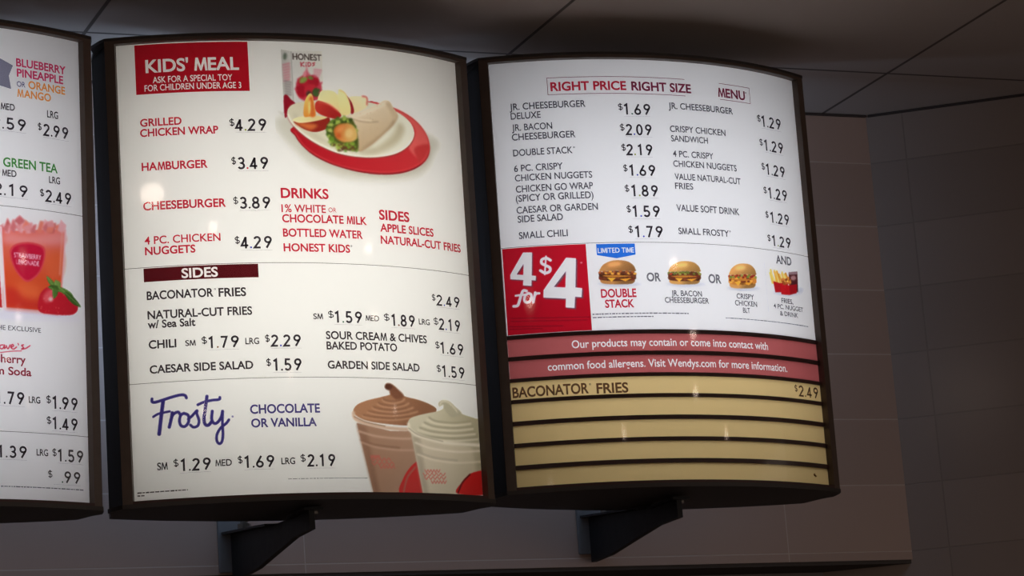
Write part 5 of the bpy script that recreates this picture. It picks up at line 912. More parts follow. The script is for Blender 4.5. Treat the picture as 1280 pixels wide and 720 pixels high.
  ('p',[(344,2979),(341,2974),(336,2971),(328,2969),(320,2968),(311,2969),(302,2971),(296,2975),(291,2979),(288,2984),(289,2989),(292,2994),(297,2997),(304,2999),(313,3000),(322,2999),(330,2997),(337,2993),(342,2989),(344,2984)],(120,50,35),3,0),
  ('p',[(131,2958),(128,2954),(122,2952),(114,2951),(106,2951),(98,2954),(91,2958),(85,2962),(81,2968),(80,2973),(82,2978),(85,2982),(91,2985),(98,2986),(107,2985),(115,2982),(122,2979),(128,2974),(131,2968),(133,2963)],(120,50,35),3,0),
  ('p',[(124,2933),(121,2928),(116,2925),(109,2922),(101,2921),(92,2921),(84,2923),(77,2926),(72,2930),(69,2935),(69,2940),(71,2944),(76,2948),(83,2951),(92,2952),(100,2952),(109,2950),(116,2947),(121,2943),(124,2938)],(140,72,45),3,0),
  ('p',[(317,2976),(315,2971),(310,2967),(303,2964),(295,2962),(286,2961),(277,2962),(269,2965),(263,2968),(260,2973),(259,2977),(262,2982),(266,2986),(273,2990),(282,2992),(291,2992),(300,2991),(307,2989),(313,2985),(316,2981)],(120,50,35),3,0),
  ('p',[(229,2979),(229,2974),(226,2969),(220,2964),(213,2960),(204,2956),(195,2955),(187,2955),(180,2956),(175,2959),(173,2963),(173,2968),(176,2973),(182,2978),(189,2983),(198,2986),(207,2988),(215,2988),(222,2986),(227,2983)],(140,72,45),3,0),
  ('p',[(269,2928),(265,2924),(259,2921),(252,2920),(243,2920),(235,2922),(227,2925),(221,2930),(217,2935),(215,2940),(217,2945),(220,2949),(226,2952),(233,2954),(242,2953),(250,2951),(258,2948),(264,2943),(268,2938),(270,2933)],(120,50,35),3,0),
  ('p',[(4,2927),(3,2922),(0,2917),(-6,2913),(-14,2909),(-22,2907),(-31,2906),(-39,2906),(-45,2908),(-50,2912),(-52,2916),(-51,2921),(-48,2926),(-42,2931),(-34,2934),(-26,2937),(-17,2938),(-9,2937),(-2,2935),(2,2932)],(120,50,35),3,0),
  ('p',[(282,2966),(280,2961),(276,2957),(269,2953),(261,2951),(252,2950),(243,2950),(235,2952),(229,2955),(225,2960),(224,2964),(226,2969),(231,2974),(237,2977),(246,2980),(255,2981),(264,2980),(271,2978),(278,2975),(281,2971)],(120,50,35),3,0),
  ('p',[(164,2996),(164,2991),(161,2985),(155,2980),(148,2976),(140,2973),(131,2971),(123,2970),(116,2972),(111,2975),(108,2979),(108,2984),(111,2989),(117,2994),(124,2999),(133,3002),(141,3004),(150,3004),(157,3003),(162,3000)],(120,50,35),3,0),
  ('p',[(51,2937),(47,2933),(41,2930),(34,2929),(26,2929),(18,2932),(11,2935),(5,2940),(1,2945),(-1,2950),(0,2955),(4,2959),(9,2962),(17,2963),(25,2963),(33,2961),(40,2957),(46,2952),(50,2947),(52,2942)],(140,72,45),3,0),
  ('p',[(226,2937),(226,2932),(223,2926),(218,2921),(210,2917),(202,2913),(193,2911),(185,2911),(178,2912),(173,2915),(170,2919),(170,2924),(173,2929),(178,2934),(186,2939),(194,2942),(203,2944),(212,2945),(219,2943),(224,2941)],(120,50,35),3,0),
  ('p',[(-72,2967),(-71,2962),(-73,2956),(-78,2951),(-84,2945),(-92,2941),(-100,2938),(-109,2937),(-116,2937),(-121,2939),(-124,2943),(-125,2948),(-123,2953),(-118,2959),(-112,2964),(-104,2969),(-96,2972),(-88,2973),(-81,2972),(-75,2970)],(120,50,35),3,0),
  ('p',[(-17,2935),(-16,2931),(-19,2925),(-24,2920),(-30,2915),(-38,2911),(-47,2908),(-55,2907),(-62,2908),(-67,2911),(-70,2914),(-70,2919),(-68,2925),(-63,2930),(-57,2935),(-49,2939),(-40,2942),(-32,2943),(-25,2942),(-20,2939)],(120,50,35),3,0),
  ('p',[(-55,2979),(-58,2975),(-64,2972),(-71,2970),(-79,2970),(-87,2972),(-95,2975),(-101,2980),(-105,2984),(-107,2990),(-107,2995),(-103,2999),(-98,3002),(-91,3003),(-83,3003),(-74,3002),(-67,2998),(-60,2994),(-56,2989),(-54,2984)],(72,37,23),3,0),
  ('p',[(-122,2972),(93,2984),(301,2977),(142,2958),(-12,2954)],(196,128,52),3,1),('p',[(-63,2946),(64,2942),(2,2886)],(238,176,62),3,0),('p',[(114,2930),(298,2949),(199,2898)],(226,158,54),3,0),
  ('p',[(-123,3018),(-124,3013),(-128,3008),(-133,3004),(-141,3001),(-148,2999),(-156,3000),(-163,3001),(-169,3005),(-172,3009),(-173,3015),(-172,3020),(-168,3025),(-162,3029),(-155,3032),(-148,3033),(-140,3033),(-133,3031),(-127,3028),(-124,3023)],(110,120,50),3,0),
  ('p',[(-96,3013),(-96,3007),(-98,3002),(-102,2996),(-108,2992),(-116,2988),(-123,2986),(-131,2986),(-137,2988),(-142,2991),(-145,2995),(-145,3001),(-143,3006),(-139,3012),(-133,3017),(-126,3020),(-118,3022),(-110,3022),(-104,3020),(-99,3017)],(170,60,40),3,0),
  ('p',[(-65,3041),(-65,3036),(-67,3030),(-72,3025),(-79,3021),(-86,3018),(-94,3017),(-102,3017),(-108,3019),(-112,3023),(-114,3028),(-114,3033),(-112,3039),(-107,3044),(-100,3048),(-93,3051),(-85,3052),(-78,3052),(-71,3049),(-67,3046)],(110,120,50),3,0),
  ('p',[(-39,3016),(-38,3011),(-41,3005),(-45,3000),(-51,2995),(-59,2992),(-67,2990),(-74,2990),(-81,2992),(-85,2995),(-88,3000),(-88,3005),(-86,3011),(-81,3016),(-75,3021),(-68,3024),(-60,3026),(-53,3026),(-46,3024),(-41,3021)],(110,120,50),3,0),
  ('p',[(-10,3024),(-9,3019),(-11,3013),(-15,3007),(-21,3003),(-29,2999),(-36,2997),(-44,2996),(-51,2998),(-56,3001),(-58,3005),(-59,3011),(-57,3016),(-53,3022),(-47,3027),(-40,3030),(-32,3033),(-24,3033),(-18,3031),(-13,3028)],(110,120,50),3,0),
  ('p',[(22,3037),(21,3032),(17,3027),(12,3022),(5,3019),(-3,3017),(-11,3017),(-18,3019),(-24,3022),(-28,3026),(-29,3031),(-28,3037),(-25,3042),(-19,3046),(-12,3049),(-4,3051),(4,3051),(11,3050),(17,3047),(21,3042)],(150,150,70),3,0),
  ('p',[(47,2998),(44,2993),(39,2989),(32,2987),(24,2986),(16,2987),(9,2989),(3,2993),(-1,2998),(-2,3003),(-2,3009),(1,3014),(6,3018),(13,3020),(21,3021),(29,3020),(36,3018),(42,3014),(46,3009),(47,3004)],(150,150,70),3,0),
  ('p',[(78,3023),(76,3018),(71,3014),(64,3011),(56,3010),(48,3010),(41,3012),(35,3016),(30,3020),(28,3025),(29,3031),(31,3036),(36,3040),(43,3043),(51,3044),(58,3044),(66,3042),(72,3039),(77,3034),(79,3029)],(110,120,50),3,0),
  ('p',[(109,3032),(107,3026),(104,3021),(98,3017),(91,3013),(83,3012),(75,3012),(68,3013),(62,3016),(58,3021),(57,3026),(58,3031),(62,3036),(67,3041),(74,3044),(82,3046),(90,3046),(98,3044),(103,3041),(107,3037)],(110,120,50),3,0),
  ('p',[(134,3001),(131,2996),(126,2992),(119,2989),(112,2988),(104,2989),(96,2991),(90,2995),(86,3000),(84,3005),(85,3010),(88,3015),(93,3019),(100,3022),(108,3023),(116,3022),(123,3020),(129,3016),(133,3012),(135,3006)],(150,150,70),3,0),
  ('p',[(167,3045),(167,3039),(165,3034),(160,3028),(153,3024),(145,3021),(137,3020),(130,3020),(123,3022),(119,3025),(116,3030),(116,3036),(119,3041),(124,3046),(130,3051),(138,3054),(146,3055),(154,3055),(160,3053),(165,3049)],(110,120,50),3,0),
  ('p',[(194,3031),(195,3025),(193,3020),(189,3014),(183,3009),(175,3005),(167,3003),(160,3002),(153,3004),(148,3007),(145,3011),(144,3016),(146,3022),(150,3028),(156,3033),(164,3037),(172,3039),(179,3039),(186,3038),(191,3035)],(110,120,50),3,0),
  ('p',[(224,3019),(224,3013),(220,3008),(215,3003),(208,2999),(200,2997),(192,2996),(184,2997),(178,3000),(174,3004),(172,3009),(173,3015),(176,3020),(182,3025),(189,3028),(197,3031),(205,3031),(212,3030),(218,3028),(223,3024)],(96,50,34),3,0),
  ('p',[(256,3052),(256,3047),(254,3041),(250,3036),(243,3031),(236,3027),(228,3025),(220,3024),(213,3026),(208,3029),(205,3033),(205,3039),(207,3044),(211,3050),(217,3055),(225,3059),(233,3061),(241,3061),(248,3060),(253,3057)],(96,50,34),3,0),
  ('p',[(284,3014),(282,3009),(277,3004),(271,3000),(263,2998),(255,2997),(247,2998),(240,3001),(235,3004),(232,3009),(231,3015),(233,3020),(238,3025),(244,3028),(252,3031),(260,3032),(268,3031),(275,3028),(280,3025),(283,3020)],(110,120,50),3,0),
  ('p',[(313,3020),(309,3015),(304,3012),(296,3009),(289,3009),(281,3010),(274,3013),(268,3017),(264,3022),(263,3028),(264,3033),(267,3038),(273,3042),(280,3044),(288,3044),(296,3043),(303,3040),(309,3036),(312,3031),(314,3026)],(96,50,34),3,0),
  ('p',[(344,3036),(341,3032),(335,3028),(328,3025),(320,3025),(312,3026),(305,3028),(299,3032),(295,3037),(294,3043),(295,3048),(298,3053),(304,3057),(311,3059),(319,3060),(327,3059),(334,3056),(340,3052),(344,3047),(345,3042)],(150,150,70),3,0),
  ('p',[(373,3014),(372,3009),(368,3004),(361,3000),(354,2997),(346,2996),(337,2996),(330,2998),(324,3002),(321,3006),(320,3011),(322,3017),(326,3022),(332,3026),(340,3029),(348,3030),(356,3030),(363,3028),(369,3024),(373,3020)],(150,150,70),3,0),
  ('g',[(-136,3034),(-138,3075),(-87,3134),(19,3184),(138,3198),(257,3185),(332,3136),(358,3082),(345,3047),(99,3049)],(226,168,92),(162,120,66),(59,3179),(198,2994),3,1),
  ('p',[(170,3150),(165,3140),(150,3130),(127,3120),(98,3112),(66,3107),(34,3105),(6,3106),(-17,3110),(-32,3117),(-37,3126),(-32,3136),(-18,3146),(5,3155),(33,3163),(65,3168),(97,3171),(126,3170),(149,3166),(164,3159)],(245,208,120),31,0),
 ]),
 (3,'food_picture','printed picture of a crispy chicken sandwich',(756, 1460, 2797, 3265),0.0007,[
  ('p',[(779,2829),(1078,2877),(1442,2867),(1070,2802)],(196,198,206),31,1),('g',[(863,2900),(1081,2899),(1316,2931),(1294,2870),(1177,2847),(974,2833),(862,2845)],(214,157,89),(158,116,65),(1030,2892),(1125,2836),4,1),
  ('p',[(860,3011),(1097,3049),(1340,3045),(1354,2986),(1332,2932),(1183,2899),(979,2885),(844,2899),(835,2958)],(206,132,56),4,1),
  ('p',[(991,2954),(990,2949),(986,2944),(980,2939),(973,2935),(964,2933),(956,2932),(948,2933),(942,2936),(937,2940),(936,2945),(937,2950),(940,2955),(946,2960),(954,2964),(962,2966),(971,2967),(979,2966),(985,2963),(989,2959)],(120,50,35),4,0),
  ('p',[(1102,2952),(1099,2947),(1094,2942),(1087,2939),(1079,2937),(1070,2936),(1062,2937),(1055,2939),(1050,2943),(1047,2948),(1047,2953),(1049,2958),(1054,2963),(1061,2967),(1070,2969),(1078,2970),(1087,2969),(1094,2966),(1099,2962),(1102,2958)],(255,178,75),4,0),
  ('p',[(1000,2976),(995,2971),(989,2968),(981,2967),(973,2967),(966,2969),(959,2973),(954,2978),(952,2983),(952,2989),(954,2994),(958,2998),(965,3001),(972,3003),(980,3002),(988,3000),(995,2997),(1000,2992),(1002,2986),(1002,2981)],(255,178,75),4,0),
  ('p',[(1135,2963),(1134,2957),(1130,2952),(1124,2948),(1116,2944),(1107,2942),(1098,2941),(1090,2943),(1084,2945),(1080,2949),(1079,2954),(1080,2960),(1084,2965),(1090,2969),(1098,2973),(1106,2975),(1115,2976),(1123,2974),(1129,2972),(1133,2968)],(144,92,39),4,0),
  ('p',[(989,2986),(985,2981),(978,2978),(971,2976),(963,2976),(955,2977),(948,2981),(943,2985),(940,2990),(939,2996),(941,3001),(945,3005),(951,3009),(959,3011),(967,3011),(975,3009),(982,3006),(987,3001),(990,2996),(991,2991)],(255,178,75),4,0),
  ('p',[(1229,2963),(1230,2958),(1228,2952),(1224,2947),(1217,2941),(1209,2937),(1201,2934),(1192,2933),(1185,2934),(1179,2936),(1175,2940),(1174,2945),(1176,2951),(1180,2957),(1187,2962),(1195,2966),(1204,2969),(1212,2970),(1220,2970),(1226,2967)],(120,50,35),4,0),
  ('p',[(895,2912),(891,2907),(885,2904),(878,2901),(870,2900),(862,2901),(855,2904),(849,2908),(845,2913),(844,2918),(845,2923),(849,2928),(855,2932),(862,2934),(870,2935),(878,2934),(885,2931),(891,2927),(895,2923),(896,2917)],(255,178,75),4,0),
  ('p',[(1097,2931),(1093,2926),(1087,2922),(1079,2920),(1071,2920),(1063,2921),(1055,2924),(1050,2928),(1046,2933),(1045,2939),(1047,2944),(1051,2948),(1057,2952),(1065,2954),(1073,2955),(1081,2953),(1089,2951),(1094,2946),(1098,2941),(1099,2936)],(120,50,35),4,0),
  ('p',[(1256,2978),(1252,2973),(1246,2969),(1239,2966),(1230,2964),(1222,2964),(1213,2966),(1207,2969),(1202,2973),(1200,2979),(1201,2984),(1204,2989),(1210,2993),(1217,2996),(1226,2998),(1235,2998),(1243,2996),(1250,2993),(1254,2988),(1256,2983)],(120,50,35),4,0),
  ('p',[(1081,2906),(1077,2901),(1071,2897),(1063,2895),(1055,2895),(1047,2896),(1039,2899),(1034,2903),(1030,2908),(1029,2913),(1031,2919),(1035,2923),(1041,2927),(1049,2929),(1057,2929),(1065,2928),(1073,2925),(1078,2921),(1082,2916),(1083,2911)],(144,92,39),4,0),
  ('p',[(897,2956),(896,2951),(893,2945),(888,2940),(881,2936),(873,2933),(865,2932),(857,2932),(850,2934),(846,2938),(843,2942),(844,2948),(847,2953),(852,2958),(859,2962),(867,2965),(875,2967),(883,2966),(890,2964),(894,2961)],(120,50,35),4,0),
  ('p',[(1083,2953),(1083,2947),(1080,2942),(1074,2937),(1066,2933),(1058,2930),(1049,2929),(1041,2930),(1035,2932),(1030,2935),(1028,2940),(1029,2945),(1032,2951),(1037,2956),(1045,2960),(1053,2963),(1062,2964),(1070,2963),(1077,2961),(1081,2957)],(120,50,35),4,0),
  ('p',[(1277,2967),(1275,2962),(1270,2957),(1263,2953),(1255,2950),(1246,2949),(1237,2950),(1230,2952),(1224,2955),(1221,2960),(1220,2965),(1222,2970),(1227,2975),(1234,2979),(1242,2982),(1251,2983),(1260,2983),(1268,2981),(1274,2977),(1277,2973)],(255,178,75),4,0),
  ('p',[(1150,2918),(1147,2913),(1142,2909),(1135,2905),(1126,2904),(1118,2903),(1109,2905),(1103,2908),(1098,2912),(1096,2917),(1096,2922),(1099,2927),(1104,2932),(1112,2935),(1120,2937),(1129,2937),(1137,2935),(1144,2933),(1149,2928),(1151,2923)],(144,92,39),4,0),
  ('p',[(1283,2918),(1280,2913),(1274,2909),(1267,2905),(1258,2903),(1249,2903),(1241,2905),(1234,2907),(1229,2912),(1226,2916),(1227,2922),(1230,2927),(1235,2931),(1243,2935),(1251,2937),(1260,2937),(1269,2936),(1276,2933),(1281,2929),(1283,2924)],(144,92,39),4,0),
  ('p',[(1214,2990),(1212,2985),(1207,2980),(1200,2976),(1192,2973),(1183,2972),(1174,2973),(1167,2975),(1161,2978),(1158,2983),(1157,2988),(1160,2993),(1164,2998),(1171,3002),(1179,3005),(1188,3006),(1197,3005),(1205,3003),(1210,3000),(1214,2995)],(120,50,35),4,0),
  ('p',[(1146,2949),(1146,2944),(1143,2939),(1138,2933),(1131,2929),(1122,2925),(1114,2924),(1105,2923),(1098,2925),(1093,2928),(1091,2933),(1091,2938),(1093,2944),(1099,2949),(1106,2953),(1114,2957),(1123,2958),(1131,2959),(1138,2957),(1143,2954)],(120,50,35),4,0),
  ('p',[(1009,3000),(1008,2994),(1003,2989),(997,2985),(989,2982),(980,2981),(972,2981),(964,2982),(959,2986),(955,2990),(954,2995),(956,3000),(960,3005),(967,3010),(975,3013),(983,3014),(992,3014),(999,3012),(1005,3009),(1008,3005)],(120,50,35),4,0),
  ('p',[(1360,3022),(1356,3017),(1350,3013),(1342,3011),(1333,3010),(1324,3010),(1316,3012),(1310,3016),(1306,3021),(1304,3026),(1305,3031),(1309,3036),(1315,3040),(1323,3043),(1332,3044),(1341,3043),(1349,3041),(1355,3038),(1360,3033),(1361,3028)],(255,178,75),4,0),
  ('p',[(1316,3035),(1315,3029),(1311,3024),(1304,3020),(1296,3016),(1287,3014),(1278,3014),(1270,3015),(1263,3018),(1259,3022),(1258,3027),(1260,3032),(1264,3037),(1270,3042),(1278,3045),(1287,3047),(1296,3048),(1305,3047),(1311,3044),(1315,3040)],(255,178,75),4,0),
  ('p',[(1303,3027),(1301,3022),(1295,3017),(1288,3013),(1279,3011),(1270,3010),(1262,3011),(1255,3014),(1249,3017),(1246,3022),(1246,3027),(1249,3033),(1254,3037),(1262,3041),(1270,3043),(1279,3044),(1288,3043),(1295,3041),(1300,3037),(1303,3032)],(144,92,39),4,0),
  ('p',[(1056,2950),(1054,2945),(1049,2940),(1042,2936),(1034,2933),(1026,2932),(1017,2933),(1010,2935),(1005,2939),(1001,2943),(1001,2948),(1003,2954),(1008,2958),(1015,2962),(1023,2965),(1031,2966),(1040,2965),(1047,2963),(1052,2960),(1056,2955)],(255,178,75),4,0),
  ('p',[(1112,2913),(1111,2908),(1108,2902),(1102,2897),(1095,2893),(1086,2891),(1078,2890),(1070,2890),(1063,2893),(1058,2896),(1056,2901),(1057,2906),(1060,2912),(1066,2917),(1074,2921),(1082,2923),(1091,2924),(1099,2924),(1106,2922),(1110,2918)],(144,92,39),4,0),
  ('p',[(926,2938),(922,2934),(916,2931),(908,2929),(900,2929),(893,2931),(886,2934),(881,2939),(878,2944),(877,2950),(879,2955),(884,2959),(890,2963),(897,2964),(905,2964),(913,2962),(920,2959),(925,2955),(928,2949),(928,2944)],(255,178,75),4,0),
  ('p',[(1018,2980),(1015,2975),(1010,2971),(1003,2968),(995,2966),(986,2966),(978,2967),(972,2970),(967,2975),(965,2980),(965,2985),(968,2990),(973,2994),(981,2998),(989,2999),(997,2999),(1005,2998),(1012,2995),(1016,2990),(1019,2985)],(255,178,75),4,0),
  ('p',[(1018,2898),(1014,2894),(1008,2890),(1000,2888),(992,2888),(984,2889),(977,2892),(972,2897),(969,2902),(968,2907),(969,2913),(974,2917),(980,2921),(987,2923),(995,2923),(1003,2921),(1011,2918),(1016,2914),(1019,2909),(1020,2904)],(255,178,75),4,0),
  ('p',[(879,2960),(1090,2981),(1296,2982),(1138,2955),(986,2945)],(196,128,52),4,1),('p',[(935,2934),(1059,2935),(998,2872)],(238,176,62),4,0),('p',[(1109,2923),(1292,2952),(1192,2892)],(226,158,54),4,0),
  ('p',[(879,3010),(878,3005),(875,2999),(869,2994),(862,2990),(855,2989),(847,2988),(840,2990),(835,2993),(831,2998),(830,3003),(831,3009),(835,3015),(840,3020),(847,3023),(854,3025),(862,3025),(869,3024),(874,3021),(878,3016)],(170,60,40),4,0),
  ('p',[(905,2994),(902,2988),(898,2983),(891,2979),(884,2977),(876,2976),(869,2977),(863,2980),(859,2984),(857,2990),(857,2996),(859,3001),(864,3006),(870,3010),(878,3013),(885,3013),(893,3012),(899,3009),(903,3005),(905,3000)],(120,146,60),4,0),
  ('p',[(936,3028),(934,3023),(929,3017),(923,3013),(916,3011),(908,3010),(901,3011),(894,3014),(890,3018),(888,3023),(888,3029),(890,3035),(895,3040),(901,3044),(908,3047),(916,3047),(923,3046),(930,3044),(934,3039),(936,3034)],(150,44,36),4,0),
  ('p',[(962,3004),(960,2998),(957,2993),(951,2988),(944,2984),(936,2983),(929,2983),(922,2985),(916,2988),(913,2993),(912,2999),(913,3004),(917,3010),(923,3015),(930,3018),(938,3020),(945,3020),(952,3018),(957,3014),(961,3010)],(150,160,80),4,0),
  ('p',[(988,3004),(984,2999),(978,2995),(971,2992),(963,2991),(956,2992),(950,2994),(945,2998),(942,3004),(941,3009),(943,3015),(947,3020),(953,3025),(960,3027),(968,3028),(975,3028),(982,3025),(987,3021),(990,3016),(990,3010)],(170,60,40),4,0),
  ('p',[(1018,3026),(1014,3021),(1008,3017),(1001,3014),(993,3013),(986,3014),(979,3017),(974,3021),(972,3026),(972,3032),(974,3038),(978,3043),(984,3047),(991,3050),(999,3051),(1006,3050),(1013,3047),(1018,3043),(1020,3038),(1021,3032)],(150,44,36),4,0),
  ('p',[(1046,3001),(1044,2995),(1039,2990),(1033,2985),(1026,2982),(1018,2981),(1010,2982),(1004,2984),(999,2988),(996,2993),(996,2999),(998,3005),(1002,3010),(1008,3015),(1016,3017),(1024,3019),(1031,3018),(1038,3016),(1043,3012),(1045,3007)],(120,146,60),4,0),
  ('p',[(1076,3024),(1073,3018),(1067,3013),(1060,3010),(1052,3008),(1045,3008),(1038,3010),(1032,3013),(1028,3018),(1027,3024),(1028,3030),(1031,3035),(1037,3040),(1044,3043),(1051,3045),(1059,3045),(1066,3043),(1072,3040),(1076,3035),(1077,3029)],(150,44,36),4,0),
  ('p',[(1105,3039),(1106,3033),(1104,3027),(1100,3022),(1095,3017),(1087,3013),(1080,3011),(1072,3011),(1065,3012),(1060,3016),(1056,3020),(1055,3026),(1057,3032),(1061,3038),(1067,3043),(1074,3046),(1082,3048),(1089,3049),(1096,3047),(1102,3044)],(150,160,80),4,0),
  ('p',[(1131,3014),(1132,3009),(1130,3003),(1126,2997),(1120,2992),(1113,2989),(1105,2987),(1097,2987),(1090,2988),(1085,2992),(1082,2997),(1081,3002),(1083,3008),(1087,3014),(1093,3019),(1100,3022),(1108,3024),(1116,3024),(1123,3023),(1128,3019)],(150,44,36),4,0),
  ('p',[(1165,3044),(1163,3038),(1159,3032),(1153,3028),(1146,3024),(1138,3023),(1130,3023),(1123,3025),(1118,3028),(1114,3033),(1113,3039),(1115,3045),(1119,3050),(1125,3055),(1133,3058),(1141,3060),(1148,3060),(1155,3058),(1161,3054),(1164,3049)],(150,44,36),4,0),
  ('p',[(1192,3025),(1189,3019),(1184,3014),(1178,3009),(1170,3007),(1162,3006),(1154,3007),(1148,3009),(1143,3013),(1141,3019),(1141,3024),(1143,3030),(1148,3035),(1154,3040),(1162,3042),(1170,3043),(1178,3042),(1185,3040),(1189,3036),(1192,3030)],(150,44,36),4,0),
  ('p',[(1220,3016),(1216,3010),(1211,3005),(1204,3002),(1196,3000),(1188,2999),(1181,3001),(1175,3004),(1170,3009),(1169,3014),(1169,3020),(1173,3026),(1178,3031),(1185,3034),(1193,3036),(1201,3037),(1208,3035),(1215,3032),(1219,3027),(1220,3022)],(120,146,60),4,0),
  ('p',[(1253,3051),(1251,3045),(1246,3040),(1239,3036),(1232,3033),(1223,3032),(1216,3033),(1209,3035),(1204,3039),(1202,3044),(1201,3050),(1204,3056),(1209,3061),(1215,3066),(1223,3068),(1231,3070),(1239,3069),(1246,3066),(1251,3062),(1253,3057)],(120,146,60),4,0),
  ('p',[(1277,3015),(1273,3010),(1266,3006),(1259,3003),(1250,3002),(1243,3003),(1236,3005),(1231,3010),(1228,3015),(1228,3021),(1230,3027),(1234,3032),(1240,3036),(1248,3039),(1256,3040),(1264,3039),(1271,3037),(1276,3032),(1279,3027),(1279,3021)],(150,44,36),4,0),
  ('p',[(1311,3035),(1308,3030),(1303,3024),(1296,3020),(1288,3018),(1280,3017),(1272,3018),(1265,3020),(1261,3024),(1258,3030),(1258,3036),(1261,3041),(1266,3047),(1273,3051),(1281,3053),(1289,3054),(1297,3053),(1303,3051),(1308,3047),(1311,3041)],(150,44,36),4,0),
  ('p',[(1343,3054),(1340,3048),(1335,3043),(1328,3039),(1321,3036),(1312,3035),(1304,3035),(1298,3038),(1293,3042),(1290,3047),(1290,3053),(1292,3059),(1297,3064),(1304,3069),(1312,3071),(1320,3072),(1328,3072),(1335,3069),(1340,3065),(1342,3060)],(150,44,36),4,0),
  ('p',[(1369,3030),(1369,3024),(1366,3018),(1361,3013),(1355,3008),(1347,3005),(1338,3004),(1330,3004),(1324,3006),(1319,3010),(1316,3015),(1316,3021),(1319,3027),(1324,3033),(1330,3037),(1338,3040),(1347,3042),(1355,3041),(1361,3039),(1366,3035)],(150,160,80),4,0),
  ('g',[(866,3026),(866,3070),(917,3137),(1022,3196),(1140,3215),(1258,3206),(1331,3156),(1356,3098),(1341,3060),(1097,3052)],(226,166,94),(162,119,67),(1062,3191),(1193,2996),4,1),
  ('p',[(1170,3162),(1165,3151),(1150,3140),(1128,3129),(1099,3120),(1068,3114),(1036,3110),(1008,3111),(986,3115),(971,3122),(966,3132),(971,3143),(985,3154),(1007,3165),(1035,3174),(1067,3180),(1098,3183),(1127,3183),(1150,3179),(1165,3172)],(245,206,123),31,0),
 ]),
 (3,'food_picture','printed picture of fries, nuggets and a drink in red packaging',(1560, 2405, 2751, 3288),0.0007,[
  ('p',[(1652,2831),(1994,2803),(2337,2901),(2296,2957)],(200,202,210),46,1),('p',[(2052,3167),(2264,3204),(2238,2890),(2045,2845)],(92,40,42),5,0),
  ('p',[(2052,3167),(2264,3204),(2258,3160),(2047,3130)],(150,120,122),5,0),
  ('p',[(2221,3101),(2216,3089),(2204,3078),(2188,3068),(2169,3060),(2148,3056),(2128,3056),(2110,3059),(2097,3065),(2089,3075),(2087,3086),(2092,3098),(2103,3109),(2118,3119),(2137,3126),(2158,3130),(2179,3131),(2197,3128),(2211,3121),(2219,3112)],(176,130,128),14,0),
  ('s',[(1636,3116),(1669,2968)],27,(246,212,120),5,0),('s',[(1655,3160),(1687,2969)],27,(242,196,84),5,0),('s',[(1669,3166),(1705,2971)],27,(242,196,84),5,0),('s',[(1658,3159),(1722,2973)],27,(246,212,120),5,0),
  ('s',[(1677,3109),(1740,2975)],27,(246,212,120),5,0),('s',[(1738,3163),(1758,2976)],27,(242,196,84),5,0),('s',[(1731,3142),(1777,2978)],27,(232,176,66),5,0),('s',[(1770,3140),(1795,2980)],27,(232,176,66),5,0),
  ('s',[(1780,3162),(1813,2982)],27,(246,212,120),5,0),('s',[(1801,3158),(1831,2983)],27,(246,212,120),5,0),('s',[(1794,3148),(1850,2985)],27,(214,150,56),5,0),('s',[(1838,3119),(1868,2987)],27,(246,212,120),5,0),
  ('s',[(1827,3114),(1887,2989)],27,(214,150,56),5,0),('s',[(1859,3110),(1906,2991)],27,(246,212,120),5,0),('s',[(1898,3141),(1925,2993)],27,(242,196,84),5,0),('s',[(1895,3124),(1943,2995)],27,(232,176,66),5,0),
  ('s',[(1907,3155),(1962,2997)],27,(242,196,84),5,0),('s',[(1913,3146),(1981,2999)],27,(246,212,120),5,0),('s',[(1967,3131),(2001,3001)],27,(214,150,56),5,0),('s',[(1938,3126),(2020,3003)],27,(246,212,120),5,0),
  ('s',[(1974,3128),(2039,3005)],27,(232,176,66),5,0),('s',[(1986,3147),(2059,3007)],27,(214,150,56),5,0),('p',[(1694,2997),(1841,2981),(2022,3012),(1993,2864),(1719,2831)],(184,30,38),5,0),
  ('p',[(2054,2974),(2045,2973),(2037,2975),(2030,2979),(2025,2985),(2023,2992),(2024,2999),(2027,3007),(2032,3013),(2040,3018),(2048,3021),(2057,3022),(2065,3020),(2072,3016),(2077,3010),(2079,3003),(2078,2996),(2075,2988),(2069,2982),(2062,2977)],(170,90,40),5,0),
  ('p',[(1977,3036),(1971,3031),(1962,3027),(1952,3025),(1942,3025),(1931,3026),(1923,3030),(1916,3034),(1913,3040),(1913,3046),(1916,3052),(1922,3057),(1930,3061),(1940,3063),(1951,3063),(1961,3061),(1970,3058),(1976,3053),(1980,3048),(1980,3042)],(214,136,64),5,0),
  ('p',[(1991,3062),(1990,3067),(1992,3073),(1997,3080),(2006,3086),(2016,3091),(2027,3095),(2038,3097),(2048,3097),(2056,3094),(2060,3090),(2062,3085),(2060,3079),(2054,3072),(2046,3066),(2035,3061),(2024,3057),(2013,3055),(2003,3055),(1996,3058)],(214,136,64),5,0),
  ('p',[(2032,3036),(2031,3042),(2035,3048),(2041,3054),(2050,3060),(2061,3064),(2073,3067),(2084,3068),(2094,3067),(2101,3064),(2104,3060),(2105,3054),(2101,3048),(2095,3041),(2085,3036),(2075,3031),(2063,3029),(2052,3028),(2042,3029),(2036,3032)],(170,90,40),5,0),
  ('p',[(1871,3005),(1869,3010),(1869,3016),(1873,3023),(1880,3030),(1889,3036),(1900,3040),(1910,3043),(1920,3044),(1928,3042),(1934,3039),(1936,3034),(1935,3027),(1931,3021),(1924,3014),(1915,3008),(1905,3004),(1894,3001),(1885,3000),(1876,3002)],(196,110,50),5,0),
